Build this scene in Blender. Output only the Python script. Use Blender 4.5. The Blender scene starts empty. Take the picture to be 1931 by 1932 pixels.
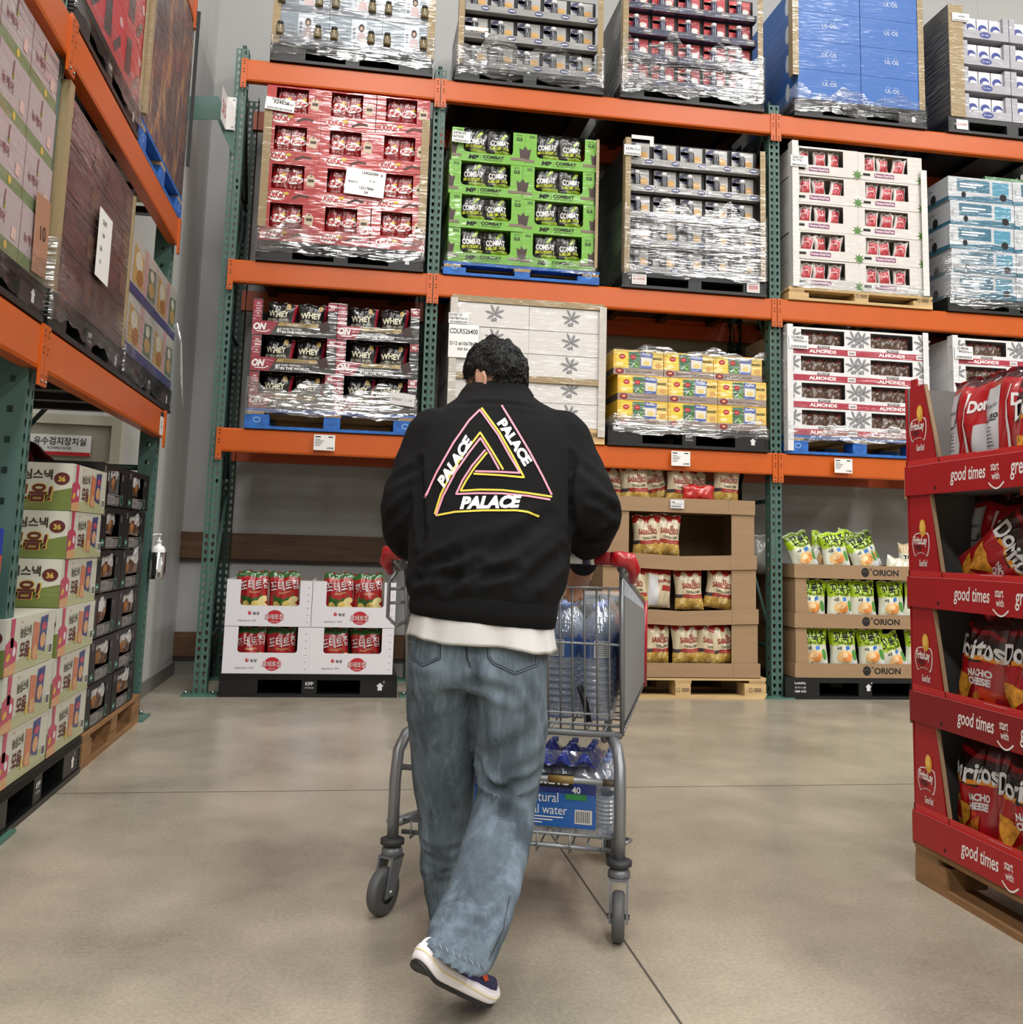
import bpy, math, random
from mathutils import Vector, Matrix, noise
from mathutils.bvhtree import BVHTree
C = bpy.context.scene.collection
SC = bpy.context.scene
PI = math.pi
# ------------------------------------------------------------------ camera
EYE = Vector((0, 0, 1.0114))
FOC, PPY = 1827.2055, 797.127          # focal length and principal row for a 1931x1932 frame
def cam_axes(yaw, pitch, roll):
    f = Vector((math.sin(yaw), math.cos(yaw), 0)); r = Vector((math.cos(yaw), -math.sin(yaw), 0)); u = Vector((0, 0, 1))
    f, u = math.cos(pitch)*f + math.sin(pitch)*u, math.cos(pitch)*u - math.sin(pitch)*f
    r, u = math.cos(roll)*r + math.sin(roll)*u, math.cos(roll)*u - math.sin(roll)*r
    return r, u, f
CR, CU, CF = cam_axes(.1601, .1276, .029)
cd = bpy.data.cameras.new('camera'); cam = bpy.data.objects.new('camera', cd); C.objects.link(cam)
cd.sensor_fit = 'HORIZONTAL'; cd.sensor_width = 36; cd.lens = 36*FOC/1931
cd.shift_y = (PPY-966)/1931; cd.clip_start = .05; cd.clip_end = 200
M4 = Matrix((CR, CU, -CF)).transposed().to_4x4(); M4.translation = EYE
cam.matrix_world = M4; SC.camera = cam
def at(px, py, Y):                       # the point seen at a pixel, at a depth Y in the room
    d = CF + CR*((px-965.5)/FOC) - CU*((py-PPY)/FOC)
    return EYE + d*(Y/d.y)
# ------------------------------------------------------------------ light
SC.view_settings.view_transform = 'Standard'; SC.view_settings.look = 'None'
SC.view_settings.gamma = 1; SC.view_settings.use_curve_mapping = False
SC.view_settings.exposure = -.55
SC.cycles.max_bounces = 6; SC.cycles.diffuse_bounces = 3; SC.cycles.glossy_bounces = 3
SC.cycles.transparent_max_bounces = 10; SC.cycles.transmission_bounces = 4
SC.cycles.caustics_reflective = False; SC.cycles.caustics_refractive = False
SC.cycles.use_denoising = True; SC.cycles.sample_clamp_indirect = 6
wd = bpy.data.worlds.new('hall'); SC.world = wd; wd.use_nodes = True
wb = wd.node_tree.nodes['Background']; wb.inputs[0].default_value = (.95, .97, 1, 1); wb.inputs[1].default_value = .085
def ceiling_lamp(x, y, power, z=8.6, sx=.9, sy=3.2):
    l = bpy.data.lights.new('ceiling_lamp', 'AREA'); l.shape = 'RECTANGLE'; l.size = sx; l.size_y = sy
    l.energy = power; l.color = (1, .982, .955)
    o = bpy.data.objects.new('ceiling_lamp', l); C.objects.link(o); o.location = (x, y, z); return o
LAMP = 360
for lx in (-4.8, .12, 5.3, 9.6):
    for ly in (-15, -10.5, -6, -1.5, 3.0):
        ceiling_lamp(lx, ly, LAMP)
# ------------------------------------------------------------------ materials
def lin(h):
    h = h.lstrip('#'); c = [int(h[i:i+2], 16)/255 for i in (0, 2, 4)]
    return tuple(x/12.92 if x <= .04045 else ((x+.055)/1.055)**2.4 for x in c) + (1,)
def film_group():
    g = bpy.data.node_groups.new('film_crinkle', 'ShaderNodeTree')
    g.interface.new_socket('Normal', in_out='OUTPUT', socket_type='NodeSocketVector')
    g.interface.new_socket('Mask', in_out='OUTPUT', socket_type='NodeSocketFloat')
    n, L = g.nodes, g.links
    out = n.new('NodeGroupOutput'); geo = n.new('ShaderNodeNewGeometry')
    mp = n.new('ShaderNodeMapping'); mp.inputs['Scale'].default_value = (4.5, 4.5, 46); mp.inputs['Rotation'].default_value = (.0, .07, 0)
    nz = n.new('ShaderNodeTexNoise'); nz.inputs['Scale'].default_value = 1; nz.inputs['Detail'].default_value = 1.6; nz.inputs['Roughness'].default_value = .45; nz.inputs['Distortion'].default_value = .5
    L.new(geo.outputs['Position'], mp.inputs['Vector']); L.new(mp.outputs[0], nz.inputs['Vector'])
    bp = n.new('ShaderNodeBump'); bp.inputs['Strength'].default_value = 1.0; bp.inputs['Distance'].default_value = .02
    L.new(nz.outputs['Fac'], bp.inputs['Height']); L.new(bp.outputs[0], out.inputs['Normal'])
    m2 = n.new('ShaderNodeMapping'); m2.inputs['Scale'].default_value = (1.6, 1.6, 2.6)
    n2 = n.new('ShaderNodeTexNoise'); n2.inputs['Scale'].default_value = 1; n2.inputs['Detail'].default_value = 2
    L.new(geo.outputs['Position'], m2.inputs['Vector']); L.new(m2.outputs[0], n2.inputs['Vector'])
    mr = n.new('ShaderNodeMapRange'); mr.inputs[1].default_value = .4; mr.inputs[2].default_value = .62; mr.inputs[3].default_value = .25; mr.inputs[4].default_value = 1
    L.new(n2.outputs['Fac'], mr.inputs[0]); L.new(mr.outputs[0], out.inputs['Mask'])
    return g
FILM = film_group()
MATS = {}
def mat(hexc, rough=.5, film=0, metal=0, spec=.5, vary=0, vscale=(8, 8, 8), coat=0, bump=0, name=None):
    k = (hexc, rough, film, metal, spec, vary, vscale, coat, bump)
    if k in MATS: return MATS[k]
    m = bpy.data.materials.new(name or 'surface_'+hexc.strip('#')); m.use_nodes = True
    n, L = m.node_tree.nodes, m.node_tree.links
    p = n['Principled BSDF']; c = lin(hexc)
    p.inputs['Base Color'].default_value = c; p.inputs['Roughness'].default_value = rough
    p.inputs['Metallic'].default_value = metal; p.inputs['Specular IOR Level'].default_value = spec
    if coat: p.inputs['Coat Weight'].default_value = coat; p.inputs['Coat Roughness'].default_value = .08
    if film:
        g = n.new('ShaderNodeGroup'); g.node_tree = FILM
        L.new(g.outputs['Normal'], p.inputs['Coat Normal'])
        mm = n.new('ShaderNodeMath'); mm.operation = 'MULTIPLY'; mm.inputs[1].default_value = film
        L.new(g.outputs['Mask'], mm.inputs[0]); L.new(mm.outputs[0], p.inputs['Coat Weight'])
        p.inputs['Coat Roughness'].default_value = .13; p.inputs['Coat IOR'].default_value = 2.3
    if vary or bump:
        tc = n.new('ShaderNodeTexCoord'); mp = n.new('ShaderNodeMapping'); mp.inputs['Scale'].default_value = vscale
        nz = n.new('ShaderNodeTexNoise'); nz.inputs['Scale'].default_value = 1; nz.inputs['Detail'].default_value = 5
        L.new(tc.outputs['Object'], mp.inputs[0]); L.new(mp.outputs[0], nz.inputs['Vector'])
        if vary:
            mx = n.new('ShaderNodeMix'); mx.data_type = 'RGBA'
            mx.inputs[6].default_value = tuple(x*(1-vary) for x in c[:3])+(1,); mx.inputs[7].default_value = tuple(min(1, x*(1+vary)) for x in c[:3])+(1,)
            mr = n.new('ShaderNodeMapRange'); mr.inputs[1].default_value = .3; mr.inputs[2].default_value = .7
            L.new(nz.outputs['Fac'], mr.inputs[0]); L.new(mr.outputs[0], mx.inputs[0]); L.new(mx.outputs[2], p.inputs['Base Color'])
        if bump:
            b = n.new('ShaderNodeBump'); b.inputs['Strength'].default_value = 1; b.inputs['Distance'].default_value = bump
            L.new(nz.outputs['Fac'], b.inputs['Height']); L.new(b.outputs[0], p.inputs['Normal'])
    MATS[k] = m; return m
def clear_mat(name, tint, film=False, strength=.3, rough=.08, milk=.22, milk_col=(.8, .81, .83, 1)):
    m = bpy.data.materials.new(name); m.use_nodes = True; n, L = m.node_tree.nodes, m.node_tree.links
    n.remove(n['Principled BSDF']); out = n['Material Output']
    tr = n.new('ShaderNodeBsdfTransparent'); tr.inputs[0].default_value = lin(tint)
    gl = n.new('ShaderNodeBsdfGlossy'); gl.inputs['Roughness'].default_value = rough; gl.inputs['Color'].default_value = (.95, .95, .95, 1)
    df = n.new('ShaderNodeBsdfDiffuse'); df.inputs['Color'].default_value = milk_col
    mg = n.new('ShaderNodeMixShader'); mg.inputs[0].default_value = milk; L.new(gl.outputs[0], mg.inputs[1]); L.new(df.outputs[0], mg.inputs[2])
    mx = n.new('ShaderNodeMixShader'); L.new(tr.outputs[0], mx.inputs[1]); L.new(mg.outputs[0], mx.inputs[2]); L.new(mx.outputs[0], out.inputs[0])
    if film:
        g = n.new('ShaderNodeGroup'); g.node_tree = FILM; L.new(g.outputs['Normal'], gl.inputs['Normal'])
        mm = n.new('ShaderNodeMath'); mm.operation = 'MULTIPLY'; mm.inputs[1].default_value = strength; L.new(g.outputs['Mask'], mm.inputs[0]); L.new(mm.outputs[0], mx.inputs[0])
    else:
        lw = n.new('ShaderNodeLayerWeight'); lw.inputs[0].default_value = .35
        ma = n.new('ShaderNodeMath'); ma.operation = 'MULTIPLY_ADD'; ma.inputs[1].default_value = .7; ma.inputs[2].default_value = strength
        L.new(lw.outputs['Facing'], ma.inputs[0]); L.new(ma.outputs[0], mx.inputs[0])
    return m
# ------------------------------------------------------------------ mesh builder
GLY = {}
def glyphs(s, shear=0, bold=0):
    k = (s, shear, bold)
    if k not in GLY:
        cu = bpy.data.curves.new('lettering', 'FONT'); cu.body = s; cu.size = 1; cu.shear = shear; cu.offset = bold; cu.resolution_u = 3; cu.fill_mode = 'FRONT'
        o = bpy.data.objects.new('lettering', cu); C.objects.link(o)
        dg = bpy.context.evaluated_depsgraph_get(); me = bpy.data.meshes.new_from_object(o.evaluated_get(dg))
        vs = [(v.co.x, v.co.y) for v in me.vertices]; fs = [tuple(p.vertices) for p in me.polygons]
        if me.polygons and sum(p.normal.z for p in me.polygons) < 0: fs = [f[::-1] for f in fs]
        bpy.data.objects.remove(o); bpy.data.curves.remove(cu); bpy.data.meshes.remove(me)
        x0 = min([v[0] for v in vs] or [0]); x1 = max([v[0] for v in vs] or [1]); y0 = min([v[1] for v in vs] or [0]); y1 = max([v[1] for v in vs] or [1])
        GLY[k] = ([((x-x0), (y-y0)) for x, y in vs], fs, x1-x0, y1-y0)
    return GLY[k]
class MB:
    def __init__(s):
        s.v, s.f, s.m, s.s, s.mats = [], [], [], [], []
        s.frame()
    def frame(s, O=(0, 0, 0), U=(1, 0, 0), V=(0, 0, 1), N=(0, -1, 0)):
        s.O, s.U, s.V, s.N = Vector(O), Vector(U), Vector(V), Vector(N); return s
    def mi(s, m):
        if m not in s.mats: s.mats.append(m)
        return s.mats.index(m)
    def add(s, vs, fs, m, smooth=False):
        b = len(s.v); i = s.mi(m); s.v.extend(vs)
        for f in fs: s.f.append(tuple(b+k for k in f)); s.m.append(i); s.s.append(smooth)
    def box(s, x0, x1, y0, y1, z0, z1, m, skip='', top=None, front=None):
        vs = [(x, y, z) for z in (z0, z1) for y in (y0, y1) for x in (x0, x1)]
        F = {'d': (0, 2, 3, 1), 'u': (4, 5, 7, 6), 'f': (0, 1, 5, 4), 'b': (2, 6, 7, 3), 'l': (0, 4, 6, 2), 'r': (1, 3, 7, 5)}
        for k, f in F.items():
            if k in skip: continue
            s.add([vs[i] for i in f], [(0, 1, 2, 3)], top if (k == 'u' and top) else front if (k == 'f' and front) else m)
    def hexa(s, P, m):                                   # 8 corners: bottom 4 (ccw from above), top 4
        s.add([tuple(p) for p in P], [(3, 2, 1, 0), (4, 5, 6, 7), (0, 1, 5, 4), (1, 2, 6, 5), (2, 3, 7, 6), (3, 0, 4, 7)], m)
    def prism(s, poly, y0, y1, m, axis='y'):
        n = len(poly)
        f = (lambda a, b, t: (a, t, b)) if axis == 'y' else (lambda a, b, t: (t, a, b)) if axis == 'x' else (lambda a, b, t: (a, b, t))
        vs = [f(a, b, y0) for a, b in poly]+[f(a, b, y1) for a, b in poly]
        s.add(vs, [tuple(range(n)), tuple(range(2*n-1, n-1, -1))]+[(i, i+n, (i+1) % n+n, (i+1) % n) for i in range(n)], m)
    def cyl(s, p0, p1, r, m, n=12, r2=None):
        s.tube([p0, p1], [r, r if r2 is None else r2], m, n)
    def tube(s, pts, r, m, n=8, caps=True, closed=False):
        pts = [Vector(p) for p in pts]; R = r if isinstance(r, (list, tuple)) else [r]*len(pts)
        vs, fs = [], []; up = None; N = len(pts)
        for i, p in enumerate(pts):
            a = pts[i-1] if (i or closed) else p; b = pts[(i+1) % N] if (i < N-1 or closed) else p
            t = (b-a).normalized()
            if up is None: up = Vector((0, 0, 1)) if abs(t.z) < .9 else Vector((1, 0, 0))
            x = up.cross(t).normalized(); up = t.cross(x).normalized()
            for k in range(n):
                an = 2*PI*k/n; vs.append(tuple(p+(x*math.cos(an)+up*math.sin(an))*R[i]))
        for i in range(N if closed else N-1):
            j = (i+1) % N
            for k in range(n): fs.append((i*n+k, i*n+(k+1) % n, j*n+(k+1) % n, j*n+k))
        if caps and not closed: fs += [tuple(range(n-1, -1, -1)), tuple((N-1)*n+k for k in range(n))]
        s.add(vs, fs, m, True)
    def lathe(s, prof, m, n=16, O=(0, 0, 0), caps=True):
        vs, fs = [], []; N = len(prof)
        for r, z in prof:
            for k in range(n): an = 2*PI*k/n; vs.append((O[0]+r*math.cos(an), O[1]+r*math.sin(an), O[2]+z))
        for i in range(N-1):
            for k in range(n): fs.append((i*n+k, i*n+(k+1) % n, (i+1)*n+(k+1) % n, (i+1)*n+k))
        if caps: fs += [tuple(range(n-1, -1, -1)), tuple((N-1)*n+k for k in range(n))]
        s.add(vs, fs, m, True)
    # flat print on the current frame
    def P(s, u, v, L): p = s.O+s.U*u+s.V*v+s.N*(L*.0007); return tuple(p)
    def poly(s, pts, m, L=1): s.add([s.P(u, v, L) for u, v in pts], [tuple(range(len(pts)))], m)
    def rect(s, u0, v0, u1, v1, m, L=1): s.poly([(u0, v0), (u1, v0), (u1, v1), (u0, v1)], m, L)
    def ell(s, u, v, ru, rv, m, L=1, n=18, rot=0):
        c, d = math.cos(rot), math.sin(rot)
        s.poly([(u+ru*math.cos(a)*c-rv*math.sin(a)*d, v+ru*math.cos(a)*d+rv*math.sin(a)*c) for a in (2*PI*k/n for k in range(n))], m, L)
    def ring(s, u, v, ru, rv, t, m, L=1, n=20):
        a = [(math.cos(2*PI*k/n), math.sin(2*PI*k/n)) for k in range(n)]
        vs = [s.P(u+ru*c, v+rv*d, L) for c, d in a]+[s.P(u+(ru-t)*c, v+(rv-t)*d, L) for c, d in a]
        s.add(vs, [(k, (k+1) % n, (k+1) % n+n, k+n) for k in range(n)], m)
    def line(s, pts, t, m, L=1):
        for (a, b), (c, d) in zip(pts, pts[1:]):
            l = math.hypot(c-a, d-b) or 1; nx, ny = -(d-b)/l*t/2, (c-a)/l*t/2
            s.poly([(a-nx, b-ny), (c-nx, d-ny), (c+nx, d+ny), (a+nx, b+ny)], m, L)
    def txt(s, t, u, v, h, m, L=2, al='c', shear=0, bold=0, w=None, rot=0):
        vs, fs, W, H = glyphs(t, shear, bold); k = h/(H or 1); kx = k
        if w: kx = w/(W or 1)
        ox = {'c': -W*kx/2, 'l': 0, 'r': -W*kx}[al]; c, d = math.cos(rot), math.sin(rot)
        q = [(ox+x*kx, y*k) for x, y in vs]
        s.add([s.P(u+x*c-y*d, v+x*d+y*c, L) for x, y in q], fs, m)
    def build(s, name, parent=None, link=True, sharp=None):
        me = bpy.data.meshes.new(name); me.from_pydata([tuple(p) for p in s.v], [], s.f)
        for m in s.mats: me.materials.append(m)
        me.polygons.foreach_set('material_index', s.m); me.polygons.foreach_set('use_smooth', s.s)
        if sharp: me.set_sharp_from_angle(angle=sharp)
        me.update(); o = bpy.data.objects.new(name, me)
        if link: C.objects.link(o)
        if parent: o.parent = parent
        return o
def tag(o, label=None, cat=None, group=None, kind=None):
    if label: o['label'] = label
    if cat: o['category'] = cat
    if group: o['group'] = group
    if kind: o['kind'] = kind
    return o
def thing(name, label, cat, loc=(0, 0, 0), rz=0, group=None):
    o = bpy.data.objects.new(name, None); C.objects.link(o); o.empty_display_size = .1
    o.location = loc; o.rotation_euler = (0, 0, rz); return tag(o, label, cat, group)
def kids(o): return [c for c in C.objects if c.parent == o]
def dup(o, loc=None, rot=None, label=None, group=None, parent=None):
    c = o.copy(); C.objects.link(c)
    if parent: c.parent = parent
    if loc is not None: c.location = loc
    if rot is not None: c.rotation_euler = rot
    if label: c['label'] = label
    if group: c['group'] = group
    for k in KIDS.get(o.name, ()) or kids(o): dup(k, parent=c)
    return c
KIDS = {}
class Spot:                                    # a place to stand things: local x along the shelf, front towards -y
    def __init__(s, x, y, z, rz=0): s.o = Vector((x, y, z)); s.rz = rz
    def __call__(s, x, y=0, z=0):
        c, d = math.cos(s.rz), math.sin(s.rz); return s.o+Vector((x*c-y*d, x*d+y*c, z))
    def put(s, o, x, y=0, z=0, rx=0, ry=0, rz=0): o.location = s(x, y, z); o.rotation_euler = (rx, ry, s.rz+rz); return o
ORD = ['top', 'second', 'third', 'fourth', 'fifth', 'sixth', 'seventh']
COLS = {1: ['only'], 2: ['left', 'right'], 3: ['left', 'middle', 'right'], 4: ['first', 'second', 'third', 'last'], 5: ['first', 'second', 'middle', 'fourth', 'last']}
def rowname(i, n): return 'bottom' if i == n-1 and n > 1 else ORD[i]   # i from the top
# common colours
K = mat('#070708', .45); BLK = mat('#08080a', .35); W = mat('#d6d5d4', .6); WF = mat('#d0d0d0', .5, film=.6)
INK = mat('#0e0e10', .7); TAN = mat('#95795a', .75, vary=.06, vscale=(3, 3, 30)); TANF = mat('#97835f', .7, film=.5)
RED = mat('#b5161d', .5); GRY = mat('#8b8d90', .5)
rnd = random.Random(7)
# ------------------------------------------------------------------ the room
def floor_mat():
    m = bpy.data.materials.new('polished_concrete'); m.use_nodes = True; n, L = m.node_tree.nodes, m.node_tree.links; p = n['Principled BSDF']
    geo = n.new('ShaderNodeNewGeometry')
    a = n.new('ShaderNodeTexNoise'); a.inputs['Scale'].default_value = 1.7; a.inputs['Detail'].default_value = 6; a.inputs['Roughness'].default_value = .62
    b = n.new('ShaderNodeTexNoise'); b.inputs['Scale'].default_value = 90; b.inputs['Detail'].default_value = 4
    for x in (a, b): L.new(geo.outputs['Position'], x.inputs['Vector'])
    r = n.new('ShaderNodeValToRGB'); r.color_ramp.elements[0].position = .3; r.color_ramp.elements[0].color = lin('#878071')
    r.color_ramp.elements[1].position = .72; r.color_ramp.elements[1].color = lin('#b0a694'); L.new(a.outputs['Fac'], r.inputs[0])
    r2 = n.new('ShaderNodeMapRange'); r2.inputs[1].default_value = .3; r2.inputs[2].default_value = .7; r2.inputs[3].default_value = .82; r2.inputs[4].default_value = 1.1
    L.new(b.outputs['Fac'], r2.inputs[0])
    mx = n.new('ShaderNodeVectorMath'); mx.operation = 'SCALE'; L.new(r.outputs[0], mx.inputs[0]); L.new(r2.outputs[0], mx.inputs['Scale']); L.new(mx.outputs[0], p.inputs['Base Color'])
    r3 = n.new('ShaderNodeMapRange'); r3.inputs[3].default_value = .2; r3.inputs[4].default_value = .38; L.new(a.outputs['Fac'], r3.inputs[0]); L.new(r3.outputs[0], p.inputs['Roughness'])
    p.inputs['Specular IOR Level'].default_value = .55
    return m
def struct(o): o['kind'] = 'structure'; return o
mb = MB(); fm = floor_mat(); mb.add([(-9, -22, 0), (14, -22, 0), (14, 7.7, 0), (-9, 7.7, 0)], [(0, 1, 2, 3)], fm)
mb.frame((0, 0, 0), (1, 0, 0), (0, 1, 0), (0, 0, 1)); JN = mat('#4a453d', .8)
mb.rect(.753, -22, .759, 7.7, JN); mb.rect(-9, 4.185, 14, 4.190, JN); mb.rect(5.4, -22, 5.406, 7.7, JN)
struct(mb.build('floor'))
WALL = mat('#adadab', .6, vary=.02, vscale=(2, 2, 2)); WRIB = mat('#c9c9c6', .4)
mb = MB(); mb.box(-1.26, 14, 7.7, 7.9, 0, 9.2, WALL)
for k in range(14): mb.frame((0, 7.7, 0)); mb.rect(-.2+k*1.15, 0, -.196+k*1.15, 9, mat('#a2a29f', .7))
struct(mb.build('wall_back'))
# left wall: ribbed panels run from the door recess to the back wall
mb = MB(); pts = []; y = 6.5
while y < 7.69:
    pts += [(-1.26, y), (-1.26, min(y+.17, 7.7)), (-1.264, min(y+.19, 7.7)), (-1.264, min(y+.21, 7.7))]; y += .30
pts += [(-1.26, 7.7), (-1.6, 7.7), (-1.6, 6.5)]
mb.prism(pts, 0, 9.2, WRIB, axis='z'); struct(mb.build('wall_left'))
mb = MB(); mb.box(-5, -1.6, 6.5, 6.7, 0, 9.2, mat('#bdbcb8', .6)); struct(mb.build('wall_recess'))
mb = MB(); mb.box(-9, 14, -22.2, -22, 0, 9.2, mat('#b9b8b4', .6)); struct(mb.build('wall_front'))
mb = MB(); mb.box(14, 14.2, -22, 7.9, 0, 9.2, mat('#b0afab', .6)); struct(mb.build('wall_right'))
mb = MB(); mb.box(-9.2, -9, -22, 6.7, 0, 9.2, mat('#b0afab', .6)); struct(mb.build('wall_side'))
mb = MB(); mb.box(-9, 14, -22, 7.9, 9.2, 9.4, mat('#8f9092', .7)); struct(mb.build('ceiling'))
BB = mat('#77756f', .5)
mb = MB(); mb.box(-1.26, -1.245, 6.5, 7.685, 0, .095, BB); struct(mb.build('baseboard_left'))
mb = MB(); mb.box(-1.245, 14, 7.685, 7.7, 0, .095, BB); struct(mb.build('baseboard_back'))
WOODR = mat('#5a3d24', .5, vary=.35, vscale=(3, 40, 40))
for i, (z0, z1) in enumerate(((.86, 1.055), (.135, .31))):
    mb = MB(); mb.box(-1.26, 2.75, 7.655, 7.7, z0, z1, WOODR); mb.box(-1.26, 2.75, 7.66, 7.7, z0-.02, z0, mat('#2b1a10', .6)); struct(mb.build('trim_%d' % (i+1)))
# door in the recess with its sign
dr = thing('door_1', 'beige metal door in the recess behind the side rack', 'door'); dr['kind'] = 'structure'; del dr['category']
DB = mat('#8e8a78', .55)
mb = MB(); mb.box(-2.5, -1.53, 6.46, 6.5, 0, 1.70, DB); mb.build('door_leaf', dr)
mb = MB(); FR = mat('#b4b09f', .5); mb.box(-1.53, -1.47, 6.44, 6.5, 0, 1.76, FR); mb.box(-2.56, -1.53, 6.44, 6.5, 1.70, 1.76, FR); mb.box(-2.56, -2.5, 6.44, 6.5, 0, 1.70, FR); mb.build('door_frame', dr)
mb = MB(); mb.frame((-1.835, 6.45, 1.515)); mb.box(-2.02, -1.65, 6.45, 6.46, 1.50, 1.63, W)
mb.txt('유수검지장치실', 0, .050, .050, INK, bold=.012, w=.31); mb.txt('FLOWING WATER', 0, .024, .016, INK, w=.14); mb.rect(-.185, -.015, .185, .008, RED)
tag(mb.build('door_sign'), 'white room sign with black Korean lettering on the beige door', 'sign')
# ------------------------------------------------------------------ racks
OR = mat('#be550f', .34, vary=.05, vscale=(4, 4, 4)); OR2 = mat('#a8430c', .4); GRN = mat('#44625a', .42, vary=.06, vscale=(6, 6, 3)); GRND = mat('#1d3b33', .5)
STEEL = mat('#9a9b9c', .3, metal=1)
def perforated(mb, w, h, cols, pitch, hole, m, fr):
    mb.frame(*fr); cw = w/cols; nr = int(h/pitch); ph = h/nr
    for r in range(nr):
        for c in range(cols):
            x0, x1, z0, z1 = -w/2+c*cw, -w/2+(c+1)*cw, r*ph, (r+1)*ph; cx, cz = (x0+x1)/2, (z0+z1)/2
            O = [(x0, z0), (cx, z0), (x1, z0), (x1, cz), (x1, z1), (cx, z1), (x0, z1), (x0, cz)]
            I = [(cx+a*hole[0], cz+b*hole[1]) for a, b in hole[2]]
            vs = [mb.P(a, b, 0) for a, b in O+I]
            mb.add(vs, [(k, (k+1) % 8, (k+1) % 8+8, k+8) for k in range(8)], m)
TEAR = (.0105, .0145, [(-.45, -1), (0, -1.1), (.45, -1), (.95, .15), (.75, .85), (0, 1.05), (-.75, .85), (-.95, .15)])
SQ = (.010, .012, [(-1, -1), (0, -1), (1, -1), (1, 0), (1, 1), (0, 1), (-1, 1), (-1, 0)])
def upright_mesh(h, m, name):
    mb = MB(); w, d = .085, .095
    perforated(mb, w, h, 2, .052, TEAR, m, ((0, 0, 0), (1, 0, 0), (0, 0, 1), (0, -1, 0)))
    perforated(mb, d, h, 1, .104, SQ, m, ((-w/2, d/2, 0), (0, -1, 0), (0, 0, 1), (-1, 0, 0)))
    perforated(mb, d, h, 1, .104, SQ, m, ((w/2, d/2, 0), (0, 1, 0), (0, 0, 1), (1, 0, 0)))
    mb.add([(-.006, -.004, 0), (.006, -.004, 0), (.006, -.004, h), (-.006, -.004, h), (-.011, 0, 0), (.011, 0, 0), (.011, 0, h), (-.011, 0, h)], [(0, 1, 2, 3), (4, 0, 3, 7), (1, 5, 6, 2)], m)
    return mb.build(name, link=False).data
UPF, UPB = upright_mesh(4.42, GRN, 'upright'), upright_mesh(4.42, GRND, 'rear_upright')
def child(me, name, parent, loc=(0, 0, 0), rot=(0, 0, 0)):
    o = bpy.data.objects.new(name, me); C.objects.link(o); o.parent = parent; o.location = loc; o.rotation_euler = rot; return o
def base_plate_mesh():
    mb = MB(); mb.box(-.11, .11, -.05, .13, 0, .012, mat('#456b5f', .4))
    for x in (-.085, .085): mb.cyl((x, .0, .012), (x, .0, .03), .012, STEEL, 6)
    return mb.build('base_plate', link=False).data
BP = base_plate_mesh()
def connector_mesh():
    mb = MB(); mb.box(-.019, .019, -.010, 0, -.215, 0, OR); DK = mat('#3a1808', .8)
    mb.frame((0, -.010, 0))
    for z in (-.02, -.04, -.10, -.18): mb.ell(0, z, .005, .006, DK, n=8)
    mb.line([(-.006, -.075), (.006, -.085)], .003, DK); mb.line([(.006, -.075), (-.006, -.085)], .003, DK)
    mb.cyl((0, -.010, -.2), (0, -.016, -.2), .006, STEEL, 6)
    return mb.build('connector', link=False).data
CN = connector_mesh()
def beam_mesh(l, m, name):
    mb = MB(); h, d = .158, .05
    pr = [(-.002, -h), (d, -h), (d, -.045), (.032, -.045), (.032, 0), (.004, 0), (-.006, -.012), (-.006, -h+.012)]
    mb.prism([(a, b) for a, b in pr], -l/2, l/2, m, axis='x')
    return mb.build(name, link=False).data
def rack(name, label, sp, posts, levels, depth, group):
    t = thing(name, label, 'pallet rack', sp(0), sp.rz, group)
    for x in posts:
        a = child(UPF, 'upright', t, (x, .012, .01)); child(BP, 'base_plate', a, (0, 0, -.01))
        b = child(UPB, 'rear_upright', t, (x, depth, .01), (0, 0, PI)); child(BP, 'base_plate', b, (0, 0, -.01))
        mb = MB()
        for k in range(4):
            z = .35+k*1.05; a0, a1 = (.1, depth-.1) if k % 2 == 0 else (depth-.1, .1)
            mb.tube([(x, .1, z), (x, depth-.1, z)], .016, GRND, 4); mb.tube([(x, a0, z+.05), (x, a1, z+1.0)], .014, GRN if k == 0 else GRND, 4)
        mb.build('brace', t)
    for (x0, x1) in zip(posts, posts[1:]):
        for z in levels:
            l = x1-x0-.012; bm = beam_mesh(l, OR, 'beam'); b = child(bm, 'beam', t, ((x0+x1)/2, -.012, z))
            for sx in (-1, 1): child(CN, 'connector', b, (sx*(l/2-.016), -.004, 0))
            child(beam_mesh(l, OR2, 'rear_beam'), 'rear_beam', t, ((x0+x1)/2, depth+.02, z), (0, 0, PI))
            n = 3 if l < 1.6 else 6
            for k in range(n):
                x = (x0+x1)/2-l/2+(k+.5)*l/n; mb = MB(); mb.box(x-.03, x+.03, .045, depth-.035, z-.044, z-.006, BLK); mb.build('deck_support', t)
    return t
BR = Spot(0, 6.648, 0)
rack('pallet_rack', 'tall green and orange steel pallet rack across the back wall', BR, (-.915, .483, 3.045, 5.65), (1.745, 2.90, 4.345), .84, None)
LR = Spot(-1.112, 0, 0, PI/2)      # local x = room Y, front faces the aisle
rack('pallet_rack', 'green and orange steel pallet rack along the side aisle beside the recess door', LR, (1.05, 3.56, 5.83), (1.735, 2.885, 4.30), .95, None)
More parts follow.
